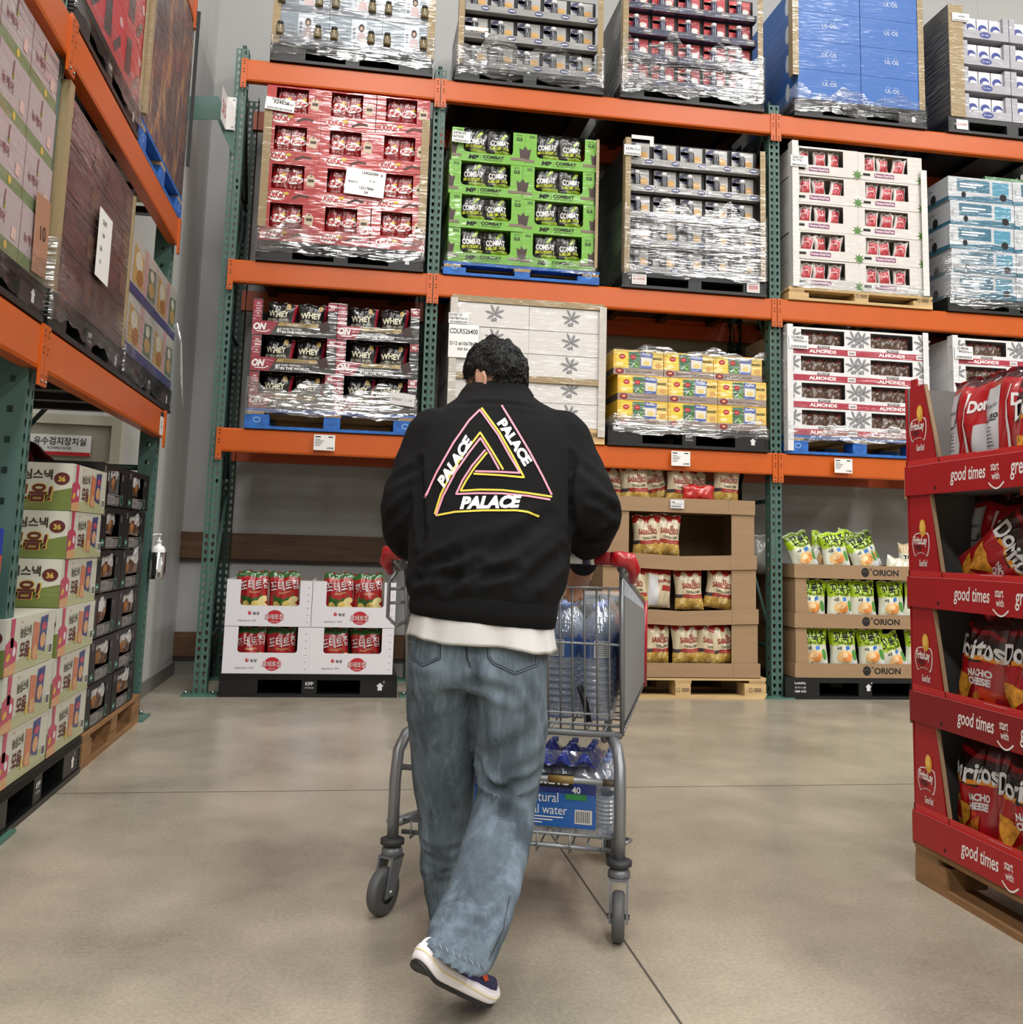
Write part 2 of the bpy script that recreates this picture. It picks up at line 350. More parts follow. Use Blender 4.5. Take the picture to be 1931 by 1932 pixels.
# green end guard on the wall with the aisle number
mb = MB(); mb.tube([at(355, 206, 6.9), at(405, 212, 6.75), at(440, 290, 6.62)], .002, GRN, 4)
g0, g1, g2 = Vector((-1.25, 6.75, 3.93)), Vector((-1.07, 6.62, 3.92)), Vector((-.97, 6.60, 3.62))
mb = MB()
def plate(mb, a, b, hz, th, m):
    d = (b-a).normalized(); n = d.cross(Vector((0, 0, 1))).normalized()*th; z = Vector((0, 0, hz))
    mb.hexa([a, b, b+n, a+n, a+z, b+z, b+n+z, a+n+z], m)
plate(mb, at(352, 228, 6.63)-Vector((.06, 0, 0)), at(410, 226, 6.63), .17, .006, GRN); plate(mb, at(410, 226, 6.63), at(440, 295, 6.63), .17, .006, GRN)
tag(mb.build('wall_tie_bracket'), 'green steel bracket tying the back rack to the side wall', 'bracket')
p = at(444, 246, 6.61); q = at(430, 145, 6.61)
mb = MB(); mb.frame((p.x, 6.605, p.z), (1, 0, 0), (0, 0, 1), (0, -1, 0)); mb.box(p.x-.065, p.x-.005, 6.606, 6.612, p.z, p.z+.235, W)
for v in (.02, .215): mb.ell(-.02, v, .007, .007, GRY)
mb.frame((p.x-.066, 6.606, p.z), (-.25, -.97, 0), (0, 0, 1), (.97, -.25, 0))
a = Vector((p.x-.066, 6.606, p.z)); u = Vector((-.05, -1, 0)); mb.hexa([a, a+u*.16, a+u*.16+Vector((-.004, .003, 0)), a+Vector((-.004, .003, 0)), a+Vector((0, 0, .235)), a+u*.16+Vector((0, 0, .235)), a+u*.16+Vector((-.004, .003, .235)), a+Vector((-.004, .003, .235))], W)
mb.frame(a+u*.16, -u, (0, 0, 1), (1, -.05, 0)); mb.txt('315', .08, .06, .1, RED, w=.12, bold=.02)
tag(mb.build('aisle_number_sign'), 'folded white sign plate reading 315 on the back rack end post', 'sign')
# sanitiser bottle in a holder on the side rack's end post
hp = at(298, 1052, 5.80)
sb = thing('bottle_holder', 'steel can holder bolted to the end post of the side rack', 'holder', (hp.x, hp.y, hp.z-.12))
mb = MB(); mb.lathe([(.044, 0), (.046, .01), (.046, .15), (.043, .15), (.043, .012)], mat('#b8b8b6', .22, metal=1), 20); mb.build('cup', sb)
mb = MB(); mb.tube([(-.046, .01, .03), (-.095, .03, .055)], .006, STEEL, 6); mb.tube([(-.046, .01, .125), (-.095, .03, .125)], .006, STEEL, 6); mb.build('arm', sb)
mb = MB(); mb.frame((0, -.0465, .02)); mb.rect(-.022, 0, .004, .11, K); mb.rect(.012, .02, .03, .1, W); mb.build('sticker', sb)
bo = thing('pump_bottle', 'white pump bottle standing in the steel holder on the end post', 'bottle', (hp.x, hp.y, hp.z-.105))
mb = MB(); mb.lathe([(.036, 0), (.038, .02), (.038, .15), (.03, .168), (.014, .175), (.014, .19)], mat('#e6e6e4', .35), 18); mb.build('body', bo)
mb = MB(); mb.lathe([(.016, .188), (.016, .2), (.006, .204), (.006, .23), (.012, .231), (.012, .24)], W, 12); mb.tube([(0, 0, .236), (-.03, -.01, .234), (-.036, -.012, .226)], .005, W, 6); mb.build('pump', bo)
# ------------------------------------------------------------------ pallets
def arrow(mb, u, v, s, m): mb.poly([(u-s*.5, v), (u-s*.5, v+s*.05), (u-s*.28, v+s*.05), (u-s*.28, v-s*.5), (u+s*.28, v-s*.5), (u+s*.28, v+s*.05), (u+s*.5, v+s*.05), (u, v+s*.5)][1:], m, 2)
def plastic_pallet(sp, x0, x1, style, label, group=None, h=.145, d=1.02, y0=0, z=0):
    w = x1-x0; m = {'kpp': mat('#08090a', .4), 'aj': mat('#212325', .45), 'dark': mat('#0a0b0c', .4), 'grey': mat('#1b1c1e', .4)}[style]; hole = mat('#050506', .8)
    t = thing('plastic_pallet', label, 'pallet', sp((x0+x1)/2, y0, z), sp.rz, group); hw = w/2
    mb = MB(); mb.box(-hw, hw, 0, d, h-.035, h, m)
    if style == 'kpp':
        for k in range(5): mb.box(-hw-.004, hw+.004, -.004, .03, h-.034+k*.007, h-.031+k*.007, m)
    mb.build('deck', t)
    mb = MB(); mb.box(-hw-.006, hw+.006, -.006, d, 0, .022, m); mb.build('base', t)
    cb, cc = (.21*w, .085*w) if style != 'aj' else (.16*w, .09*w)
    blk = [(-hw, -hw+cb), (-cc/2, cc/2), (hw-cb, hw)]
    for i, (a, b) in enumerate(blk):
        for ya, yb in ((d*.42, d*.58), (d-.2, d)): mb = MB(); mb.box(a, b, ya, yb, .022, h-.035, m); mb.build('foot_block', t)
        mb = MB(); mb.box(a, b, 0, .2, .022, h-.035, m)
        if i != 1:
            for k in range(5):
                zz = .03+k*.016; xa, xb = (a-.005, a+.02) if i == 0 else (b-.02, b+.005); mb.box(xa, xb, -.003, .19, zz, zz+.009, m)
        mb.frame((0, 0, 0))
        if style == 'kpp':
            if i == 1: mb.txt('KPP', (a+b)/2, .075, .022, W, bold=.02); mb.txt('한국파렛트풀', (a+b)/2, .055, .010, W, w=.055)
            if i == 2: arrow(mb, (a+b)/2+.01, .07, .05, W); mb.txt('C', (a+b)/2+.035, .093, .014, W, bold=.02)
        if style == 'aj' and i == 0: mb.txt('aJ', (a+b)/2-.03, .06, .028, W, shear=.3, bold=.01); mb.txt('AJ렌탈', (a+b)/2+.03, .062, .018, W)
        mb.build('foot_block', t)
    return t
def wood_pallet(sp, x0, x1, colour, label, group=None, h=.145, d=1.0, y0=0, z=0, seed=1):
    w = x1-x0; hw = w/2; r = random.Random(seed)
    m = {'blue': mat('#1f5fae', .6, vary=.35, vscale=(14, 14, 30)), 'raw': mat('#c3a473', .7, vary=.22, vscale=(3, 30, 30)), 'old': mat('#8a6540', .7, vary=.35, vscale=(3, 24, 24))}[colour]
    raw = mat('#a98c5f', .75, vary=.25, vscale=(3, 30, 30)) if colour != 'old' else mat('#7d5f3d', .75, vary=.35, vscale=(3, 24, 24))
    t = thing('wooden_pallet', label, 'pallet', sp((x0+x1)/2, y0, z), sp.rz, group)
    th = .02; n = 7
    for k in range(n):
        mb = MB(); bw = .095; yc = .0+bw/2+k*(d-bw)/(n-1)
        mb.box(-hw, hw, yc-bw/2, yc+bw/2, h-th, h, m if k in (0, n-1) else raw); mb.build('top_board', t)
    mb = MB()
    for xc in (-hw+.065, 0, hw-.065): mb.box(xc-.06, xc+.06, 0, d, h-2*th, h-th, raw)
    mb.build('stringer_board', t)
    for i, xc in enumerate((-hw+.08, 0, hw-.08)):
        for yc in (.07, d/2, d-.07):
            mb = MB(); mb.box(xc-.08 if i != 1 else xc-.055, xc+.08 if i != 1 else xc+.055, yc-.07, yc+.07, th, h-2*th, m)
            if yc < .1 and colour != 'old':
                mb.frame((0, 0, 0)); 
                if colour == 'blue' and i != 1: mb.ring(xc, .06, .025, .02, .007, mat('#7fa9dc', .6))
                if colour == 'raw' and i > 0: mb.ring(xc-.035, .06, .012, .016, .003, INK); [mb.rect(xc-.01, .05+.009*q, xc+.045, .054+.009*q, INK) for q in range(3)]
            mb.build('block', t)
    for yc in (.05, d/2, d-.05):
        mb = MB(); mb.box(-hw, hw, yc-.05, yc+.05, 0, th, m); mb.build('bottom_board', t)
    return t
# ------------------------------------------------------------------ film, guards, labels
FILMC = clear_mat('stretch_film', '#f8f9fa', film=True, strength=.36, rough=.12, milk=.10)
def film_band(sp, x0, x1, z0, z1, label, y=-.008, d=.9, seed=0, amp=.012, cat='stretch film'):
    """a crinkled sheet of stretch film wound round the front and both sides of a load"""
    r = random.Random(seed); n = 46; path = [(x0-.008, d), (x0-.008, d*.5)]+[(x0-.008+(x1-x0+.016)*k/n, y) for k in range(n+1)]+[(x1+.008, d*.5), (x1+.008, d)]
    rows = 9; mb = MB(); vs = []; ph = [r.uniform(0, 6) for _ in range(6)]
    for j in range(rows+1):
        v = j/rows
        for i, (a, b) in enumerate(path):
            zt = z1+amp*3*math.sin(i*.35+ph[0])+amp*1.5*math.sin(i*.9+ph[1]); zb = z0+amp*.8*math.sin(i*.33+ph[2])+amp*.35*math.sin(i*1.1+ph[3])
            z = zb+(zt-zb)*v; o = .0035*math.sin(j*2.7+i*.21+ph[4])+.002*r.uniform(-1, 1)
            vs.append((a, b-abs(o)-.001 if 2 <= i <= n+2 else b, z))
    N = len(path); fs = [(j*N+i, j*N+i+1, (j+1)*N+i+1, (j+1)*N+i) for j in range(rows) for i in range(N-1)]
    mb.add(vs, fs, FILMC, True); o = mb.build('stretch_film'); o.location = sp.o; o.rotation_euler = (0, 0, sp.rz)
    return tag(o, label, cat)
def guard(sp, x, z0, z1, w, label, m=TANF, y=-.006, side=1, dep=.07, group=None):
    mb = MB(); t = .004
    mb.box(0, w, 0, t, 0, z1-z0, m); a = (0, t) if side < 0 else (w-t, w); mb.box(a[0], a[1], t, dep, 0, z1-z0, m)
    o = sp.put(mb.build('corner_guard'), x, y, z0); return tag(o, label, 'corner guard', group)
def paper(sp, x, z, w, h, label, lines, y=-.011, name='pallet_label', cat='label', tilt=0, bars=True):
    mb = MB(); mb.box(0, w, 0, .0012, 0, h, mat('#e8e8e6', .5)); mb.frame((0, 0, 0))
    for (u, v, s, t, al) in lines:
        g_ = glyphs(t, 0, .008); av = .94*w*(min(u, 1-u)*2 if al == 'c' else 1-u if al == 'l' else u); mb.txt(t, u*w, v*h, s*h, INK, al=al, bold=.008, w=min(av, g_[2]*s*h/(g_[3] or 1)))
    if bars:
        r = random.Random(int(x*1000)); u = .08
        while u < .92: b = r.uniform(.008, .025); mb.rect(u*w, .06*h, (u+b)*w, .24*h, INK); u += b+r.uniform(.01, .025)
    o = sp.put(mb.build(name), x, y, z, ry=tilt); return tag(o, label, cat)
def price(sp, x, z, w=.14, h=.105, label='', y=-.024, p='4,990원'):
    mb = MB(); mb.box(0, w, 0, .002, 0, h, mat('#e6e5e2', .3)); mb.frame((0, 0, 0))
    mb.rect(.008, h*.83, .045, h*.9, INK); mb.rect(w*.68, h*.83, w*.9, h*.9, INK)
    for k in range(5): mb.rect(.008, h*(.68-.1*k), w*(.3+.06*((k*7) % 4)), h*(.715-.1*k), mat('#55555a', .7))
    mb.txt(p, w*.94, h*.08, h*.14, INK, al='r', bold=.02)
    o = sp.put(mb.build('price_card'), x, y, z); return tag(o, label, 'price card', 'price cards on the beams')
# ------------------------------------------------------------------ bags
class BagS:
    def __init__(s, w, h, d, seed=0, pw=2.6, puff=.42):
        s.w, s.h, s.d = w, h, d; r = random.Random(seed); s.ph = [r.uniform(0, 6.3) for _ in range(8)]; s.pw, s.puff = pw, puff; s.lean = r.uniform(-.02, .02); s.sd = seed
    def hw(s, v): return s.w/2*(1-.075*math.sin(PI*v)**2*1.0+.01*math.sin(9*v+s.ph[0]))
    def dep(s, u, v):
        e = max(0, math.sin(PI*min(max((v-.02)/.93, 0), 1)))**s.puff if .02 < v < .95 else 0
        a = max(0, 1-abs(u)**s.pw)**.55
        wr = .10*math.sin(7*v+5*u+s.ph[1])+.07*math.sin(13*u-9*v+s.ph[2])+.16*math.sin(16*u+s.ph[3])*max(0, abs(v-.5)*2-.45)+.22*noise.noise((u*2.3+s.sd, v*3.1, s.sd*1.7))
        return s.d/2*e*a*(1+wr)+.002
    def pt(s, u, v, off=0):
        x = u*s.hw(v)+s.lean*v; top = max(0, v-.95)*.16*math.sin(9*u+s.ph[5])
        return (x, -s.dep(u, v)-off+top, v*s.h+.006*math.sin(6*u+s.ph[4])*v)
    def flat(s, px, pz, off): v = min(max(pz/s.h, .01), .99); return s.pt(min(max((px-s.lean*v)/s.hw(v), -.985), .985), v, off)
def bag_mesh(name, S, colour, back, prints, nu=20, nv=32):
    mb = MB(); vs = []
    for side in (0, 1):
        for j in range(nv+1):
            for i in range(nu+1):
                u, v = -1+2*i/nu, j/nv; x, y, z = S.pt(u, v); vs.append((x, y if side == 0 else -y*.9+.16*max(0, v-.95)*0, z))
    N = (nu+1)*(nv+1)
    for j in range(nv):
        for i in range(nu):
            a = j*(nu+1)+i; mb.s.append(True); mb.m.append(mb.mi(colour(-1+2*(i+.5)/nu, (j+.5)/nv))); mb.f.append((a, a+1, a+nu+2, a+nu+1))
            mb.s.append(True); mb.m.append(mb.mi(back)); mb.f.append((N+a, N+a+nu+1, N+a+nu+2, N+a+1))
    mb.v = vs
    def put(q, fs, m, off): mb.add([S.flat(a, b, off) for a, b in q], fs, m, True)
    for pr in prints:
        k = pr[0]
        if k == 'txt':
            _, t, u, v, h, m, kw = pr; g, fs, W_, H_ = glyphs(t, kw.get('shear', 0), kw.get('bold', 0)); kk = h/(H_ or 1); kx = kw['w']/(W_ or 1) if 'w' in kw else kk; ro = kw.get('rot', 0); c, d = math.cos(ro), math.sin(ro)
            q = [(x*kx-W_*kx/2, y*kk-h/2) for x, y in g]; put([(u*S.w+x*c-y*d, v*S.h+x*d+y*c) for x, y in q], fs, m, kw.get('off', .0022))
        elif k == 'ell':
            _, u, v, ru, rv, m, off, ro = pr; c, d = math.cos(ro), math.sin(ro); q = [(u*S.w, v*S.h)]; fs = []; n = 14
            for rr in (.4, .7, 1):
                for i in range(n): an = 2*PI*i/n; x, y = rr*ru*math.cos(an), rr*rv*math.sin(an); q.append((u*S.w+x*c-y*d, v*S.h+x*d+y*c))
            fs += [(0, 1+i, 1+(i+1) % n) for i in range(n)]
            for g_ in (0, 1): fs += [(1+g_*n+i, 1+(g_+1)*n+i, 1+(g_+1)*n+(i+1) % n, 1+g_*n+(i+1) % n) for i in range(n)]
            put(q, fs, m, off)
        elif k == 'quad':                                # four corners in (u,v), gridded
            _, P4, m, off = pr; n = 7; q = []
            for j in range(n+1):
                for i in range(n+1):
                    a, b = i/n, j/n; q.append(tuple(((1-b)*((1-a)*P4[0][c]+a*P4[1][c])+b*((1-a)*P4[3][c]+a*P4[2][c]))*(S.w, S.h)[c] for c in (0, 1)))
            put(q, [(j*(n+1)+i, j*(n+1)+i+1, (j+1)*(n+1)+i+1, (j+1)*(n+1)+i) for j in range(n) for i in range(n)], m, off)
    return mb.build(name, link=False).data
def foil(hexc, **k): return mat(hexc, .28, spec=.6, coat=.5, **k)
USED = set()
def place_mesh(me, name, sp, x, y, z, label, cat, group=None, rx=0, ry=0, rz=0):
    o = bpy.data.objects.new(name, me); C.objects.link(o); sp.put(o, x, y, z, rx, ry, rz); return tag(o, label, cat, group)
# ------------------------------------------------------------------ display cartons
def tray_carton(w, h, d, m, win, art, inner=None, back=True, rad=.0):
    """a carton whose front has a cut-out window win=(x0,z0,x1,z1) measured from its lower left corner; art(mb) prints on the front"""
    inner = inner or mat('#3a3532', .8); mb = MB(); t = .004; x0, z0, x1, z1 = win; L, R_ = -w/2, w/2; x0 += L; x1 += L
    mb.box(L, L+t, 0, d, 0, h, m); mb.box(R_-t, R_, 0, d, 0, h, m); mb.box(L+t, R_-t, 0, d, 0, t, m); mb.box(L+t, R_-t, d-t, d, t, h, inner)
    mb.box(L+t, x0, 0, t, t, h, m); mb.box(x1, R_-t, 0, t, t, h, m); mb.box(x0, x1, 0, t, t, z0, m)
    if z1 < h-.002: mb.box(x0, x1, 0, t, z1, h, m)
    if z1 < h-.002: mb.box(L+t, R_-t, t, d-t, h-t, h, m)
    if rad:                                          # rounded lower corners of the cut-out
        for cx, s in ((x0, 1), (x1, -1)):
            pl = [(cx, z0), (cx, z0+rad)]+[(cx+s*rad*(1-math.cos(a)), z0+rad*(1-math.sin(a))) for a in (PI/8, PI/4, 3*PI/8)]+[(cx+s*rad, z0)]
            mb.prism(pl if s > 0 else pl[::-1], 0, t, m)
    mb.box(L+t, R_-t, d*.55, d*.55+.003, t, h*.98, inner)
    mb.frame((L, 0, 0)); art(mb); return mb
def grid(sp, me, name, cols, rows, x0, z0, w, h, lab, cat, group, y=0, jx=0, jit=.004, child_fn=None, seed=0, skip=()):
    r = random.Random(seed); out = []
    for j in range(rows):
        for i in range(cols):
            if (i, j) in skip: continue
            x = x0+(i+.5)*w+r.uniform(-jit, jit); z = z0+j*h
            o = place_mesh(me, name, sp, x, y+r.uniform(0, jit), z, lab(i, rows-1-j), cat, group, rz=r.uniform(-.006, .006)); out.append((i, j, o))
    return out
# ================================================================== back rack
S0, S1, S2, S3 = (Spot(0, 6.618, z) for z in (0, 1.747, 2.902, 4.347))
PCT = '%s of the %s column'
def lab(fmt, cols, rows): return lambda i, j: fmt % (rowname(j, rows), COLS[cols][i])
# ---- floor, first bay: potato chip cartons on a black pallet
plastic_pallet(S0, -.787, .348, 'kpp', 'black plastic pallet on the floor under the white chip cartons')
WC = mat('#dcdadf', .6); PR = mat('#b8202c', .5)
def art_chip(mb):
    w = .553; mb.ell(.155, .085, .012, .012, PR); mb.ell(.159, .088, .004, .005, W, 2); mb.txt('농심', .195, .073, .022, INK, bold=.02)
    mb.txt('2022.03.31 까지', .14, .03, .012, INK, w=.115); mb.ell(.315, .062, .052, .044, PR); mb.txt('포테토칩', .312, .042, .040, PR, 3, bold=.04, w=.12); mb.txt('포테토칩', .312, .044, .036, W, 4, bold=.012, w=.112)
    mb.txt('ORIGINAL', .315, .028, .008, W, 3)
    for k in range(6): mb.ell(.525, .03+.045*k, .006, .004, mat('#a9a7ad', .7))
cm = tray_carton(.548, .299, .7, WC, (.09, .133, .47, .30), art_chip, inner=mat('#8d877a', .8), rad=.02).build('chip_carton', link=False).data
grid(S0, cm, 'chip_carton', 2, 2, -.785, .148, .553, .302, lab('white potato chip carton with cut-out window, %s row, %s column on the black floor pallet', 2, 2), 'carton', 'white chip cartons on the floor pallet')
CG, CRD, CY_ = foil('#2c5a22'), foil('#a31a1f'), foil('#d9c27e')
def chipbag(seed):
    S = BagS(.205, .30, .085, seed)
    col = lambda u, v: CG if v > .86 or v < .05 else CRD if v > .42+.16*u*u or abs(u) > .7 else CG
    pr = [('txt', '포테토칩', .03, .70, .072, mat('#8a1216', .5), dict(bold=.03, w=.19, rot=.10, off=.002)), ('txt', '포테토칩', .03, .705, .066, W, dict(bold=.008, w=.178, rot=.10, off=.0032)), ('txt', 'ORIGINAL', .05, .55, .012, CY_, dict(rot=.1))]
    for k, (u, v) in enumerate(((.12, .3), (.3, .38), (-.02, .2), (.22, .18), (-.2, .25), (.34, .24))): pr.append(('ell', u, v, .034, .022, mat('#e2d193', .4) if k % 2 else mat('#d2b964', .4), .002+.0006*k, .5*k))
    return bag_mesh('chip_bag', S, col, CRD, pr)
cb = [chipbag(k) for k in range(3)]
for i in range(2):
    for j in range(2):
        for k in range(2):
            place_mesh(cb[(i+j+k) % 3], 'chip_bag', S0, -.785+(i+.5)*.553-.105+.2*k, .085, .157+j*.302+(.045 if j else -.02), 'red and green potato chip bag, %s one in the window of the %s %s carton' % (('first', 'second')[k], ('bottom', 'top')[j], COLS[2][i]), 'chip bag', 'chip bags in the white cartons', ry=rnd.uniform(-.05, .05), rz=rnd.uniform(-.15, .15))
# ---- floor, second bay: cardboard trays of tortilla chips
wood_pallet(S0, 1.72, 2.942, 'raw', 'pale wooden pallet under the cardboard tortilla chip display')
td = thing('cardboard_display', 'tall plain cardboard display of tortilla chips behind the cart', 'display', S0(2.31, .0, .14))
TZ = (0, .378, .76, 1.147)
for k, z in enumerate(TZ):
    x1 = .59-.012*k; mb = MB(); h = .102
    if k in (1, 2): # sagging lips
        mb.prism([(-x1, z), (0, z-.02), (x1, z), (x1, z+h), (0, z+h-.022), (-x1, z+h)], 0, .005, TAN)
    else: mb.box(-x1, x1, 0, .005, z, z+h, TAN)
    mb.box(-x1, -x1+.005, .005, .95, z, z+h, TAN); mb.box(x1-.005, x1, .005, .95, z, z+h, TAN); mb.box(-x1, x1, .94, .945, z, z+h, TAN)
    mb.box(-x1+.005, x1-.005, .005, .94, z+.003, z+.008, TAN)
    mb.frame((0, 0, 0)); mb.line([(x1-.2, z), (x1-.2, z+h)], .002, mat('#7d6a4e', .8))
    mb.build('tray', td)
    if k < 3:
        mb = MB(); zt = TZ[k+1]
        for s in (-1, 1):
            a, b = (s*x1*.975, s*.38) ; lo, hi = min(a, b), max(a, b)
            mb.box(lo, hi, .012, .017, z+h*.4, zt, TAN); mb.box(min(a, a-s*.005), max(a, a-s*.005), .017, .93, z+h*.4, zt, TAN)
        mb.box(-.56, .56, .60, .605, z+.01, zt, mat('#6d5c42', .8)); mb.build('tier_wall', td)
TB, TBR, TBD = foil('#cdbfa0'), foil('#a02018'), foil('#3a2f33')
TCH, TCH2, TCH3 = foil('#c9a552'), foil('#b28a3a'), foil('#dcc07a')
def tortbag(seed, backside=False):
    S = BagS(.205, .285, .10, seed); r = random.Random(seed)
    def col(u, v):
        if v > .86-.06*math.sin(8*u+seed): return TBR
        if v > .36: return TB
        if v > .28: return TBR if u > -.45 else TBD
        return (TCH, TCH2, TCH3)[int(abs(noise.noise((u*6+seed, v*26, 1)))*7) % 3]
    RD = mat('#8e1f1a', .5); pr = [('txt', 'EL', .12, .70, .026, RD, dict(bold=.03)), ('txt', 'SABROSO', .02, .585, .036, RD, dict(bold=.03, w=.13)), ('quad', [(-.28, .535), (.36, .535), (.36, .545), (-.28, .545)], RD, .002), ('txt', 'TORTILLA CHIPS', .08, .435, .017, INK, dict(w=.1, bold=.02)), ('txt', 'TOSTADA ROUNDS', .1, .32, .013, mat('#cc8888', .5), dict(w=.11))]
    for k in range(7): pr.append(('ell', r.uniform(-.3, .3), r.uniform(.06, .24), .026, .019, (TCH3, TCH, TCH2)[k % 3], .0015+k*.0006, r.uniform(0, 3)))
    if backside: pr = [('quad', [(-.42, .05), (-.1, .05), (-.1, .78), (-.42, .78)], mat('#c9c9cc', .4), .002), ('quad', [(.05, .42), (.38, .42), (.38, .55), (.05, .55)], TBR, .002), ('txt', 'SABROSO', .2, .66, .022, RD, dict(bold=.03))]
    return bag_mesh('tortilla_chip_bag', S, col if not backside else (lambda u, v: TBR if v > .82 else TB), TB, pr)
tb = [tortbag(k) for k in range(3)]+[tortbag(9, True)]
tort = [  # tier from the floor, x, z lift, variant, lean
    (0, 1.99, 0, 0, .0), (0, 2.16, 0, 0, .02), (0, 2.385, 0, 1, -.02), (0, 2.55, 0, 2, .05), (0, 2.655, 0, 1, -.08),
    (1, 2.0, 0, 2, -.1), (1, 2.165, .01, 3, .03), (1, 2.405, 0, 1, -.01), (1, 2.61, .01, 0, .14),
    (2, 2.09, -.01, 2, -.05), (2, 2.22, 0, 1, .1),
    (3, 1.86, -.01, 0, .02), (3, 2.01, .0, 1, -.03), (3, 2.19, .01, 0, -.25), (3, 2.33, 0, 2, .03), (3, 2.47, .0, 1, 0), (3, 2.68, .02, 2, .06)]
TN = ['bottom', 'third', 'second', 'top']; cnt = {}
for t, x, dz, v, a in tort:
    n = cnt[t] = cnt.get(t, 0)+1
    place_mesh(tb[v], 'tortilla_chip_bag', S0, x, .09 if t != 3 else .12+.06*(n % 2), .15+TZ[t]+dz+(.078 if t < 3 else .05), 'tortilla chip bag, number %s along the %s tier of the plain cardboard display' % (('one', 'two', 'three', 'four', 'five', 'six')[n-1], TN[t]), 'chip bag', 'tortilla chip bags on the cardboard display', ry=a, rz=rnd.uniform(-.25, .25))
mb = MB(); mb.box(0, .1, -.014, -.012, 0, .062, W); mb.frame((0, -.014, 0)); mb.rect(.01, .04, .03, .046, INK); mb.rect(.02, .03, .09, .034, GRY)
for k in range(14): mb.rect(.008+k*.005, .008, .010+k*.005+.002*(k % 3 == 0), .02, INK)
o = S0.put(mb.build('shelf_label'), 2.225, 0, 1.315); tag(o, 'small white barcode label on the top cardboard lip of the tortilla display', 'label')
mb = MB()
nb = foil('#b01c14'); me = bag_mesh('chip_bag', BagS(.24, .12, .06, 33), lambda u, v: nb, nb, [])
place_mesh(me, 'chip_bag', S0, 2.45, .05, 1.37, 'red chip bag lying flat on the top tier of the tortilla display', 'chip bag')
# ---- floor, third bay: tray stack with star-dotted lettering on a black pallet
def tray_display(x0, x1, label, logo, tint=TAN):
    t = thing('cardboard_display', label, 'display', S0((x0+x1)/2, 0, .15)); hw = (x1-x0)/2
    for k, z in enumerate((0, .348, .70)):
        mb = MB(); h = .1; hh = hw-.02*0
        mb.box(-hw, hw, 0, .005, z, z+h, tint); mb.box(-hw, -hw+.005, .005, 1.0, z, z+h, tint); mb.box(hw-.005, hw, .005, 1.0, z, z+h, tint); mb.box(-hw+.005, hw-.005, .005, 1.0, z+.003, z+.008, tint)
        mb.frame((0, 0, z))
        if logo:
            mb.ell(.03-.045, .05, .031, .034, INK); mb.txt('*', .03, .062, .022, INK); mb.txt('ORION', .145, .028, .044, INK, bold=.025, w=.205)
            for q in range(3): mb.ell(-.03+.014*q, .055+.006*(q % 2), .003, .003, tint, 2)
        mb.build('tray', t)
        if k < 2:
            mb = MB(); zt = (.348, .70)[k]
            for s in (-1, 1):
                a, b = s*(hw-.012), s*(hw-.115); lo, hi = min(a, b), max(a, b); mb.hexa([(lo, .012, z+.05), (hi, .012, z+.05), (hi, .017, z+.05), (lo, .017, z+.05), (lo+(.02 if s > 0 else 0), .012, zt), (hi-(.02 if s < 0 else 0), .012, zt), (hi-(.02 if s < 0 else 0), .017, zt), (lo+(.02 if s > 0 else 0), .017, zt)], tint)
                mb.box(min(a, a-s*.005), max(a, a-s*.005), .017, .98, z+.05, zt, tint)
            mb.box(-hw+.03, hw-.03, .5, .505, z+.01, zt, mat('#5f5038', .8)); mb.build('tier_wall', t)
    return t
p = plastic_pallet(S0, 3.09, 4.30, 'dark', 'black plastic pallet under the green turtle chip trays', h=.148)
for c in list(kids(p)):
    pass
mb = MB(); mb.frame((-.5, -.008, 0)); mb.txt('LogisALL', 0, .1, .022, W, bold=.02, w=.085); mb.txt('로지스올', 0, .075, .014, W, w=.085); mb.txt('1588-1333', 0, .048, .016, W, bold=.02, w=.085); arrow(mb, .52, .085, .05, W); mb.txt('C', .545, .108, .014, W, bold=.02); mb.build('print', p)
tray_display(3.16, 4.29, 'brown tray display of turtle chips beside the red snack stand', True)
plastic_pallet(S0, 4.42, 5.55, 'dark', 'black pallet partly hidden behind the red snack stand')
tray_display(4.45, 5.55, 'brown tray display seen through the red snack stand', False)
LIME, LIMED, PALE = foil('#9fbf1c'), foil('#5d7416'), foil('#cfd0bd'); CHP, CHP2 = mat('#e6b777', .4), mat('#dd8f4a', .4); BLU = mat('#2e6fc0', .5); GREENP = mat('#4f8f3a', .5)
def turtle(seed, dark=False):
    S = BagS(.20, .285, .09, seed, puff=.36); r = random.Random(seed)
    zig = lambda u: .56+.035*abs(((u*4.3+seed) % 1)*2-1)
    col = lambda u, v: (LIMED if v > .82 and dark else LIME) if v > zig(u) else PALE
    pr = [('txt', '꼬북칩', 0, .79, .085, INK, dict(bold=.018, w=.165, rot=.06)), ('txt', 'TURTLE CHIPS', .0, .63, .016, INK, dict(bold=.03, w=.11)), ('txt', '4겹', -.22, .5, .022, INK, dict(bold=.02)), ('quad', [(.02, .46), (.17, .50), (.14, .58), (.0, .56)], BLU, .0022)]
    pr += [('ell', -.02, .30, .056, .042, CHP, .002, .2), ('ell', .07, .27, .036, .03, CHP2, .0028, .5), ('ell', -.06, .33, .03, .018, mat('#f0d2a0', .4), .0032, .3), ('quad', [(-.28, .05), (.18, .05), (.18, .12), (-.28, .12)], INK, .002), ('txt', '콘스프맛', -.05, .085, .015, LIME, dict(bold=.02)), ('ell', .36, .12, .02, .025, W, .002, 0), ('ell', .33, .34, .016, .04, GREENP, .002, .2)]
    return bag_mesh('turtle_chip_bag', S, col, PALE, pr)
tt = [turtle(k) for k in range(3)]+[turtle(7, True)]
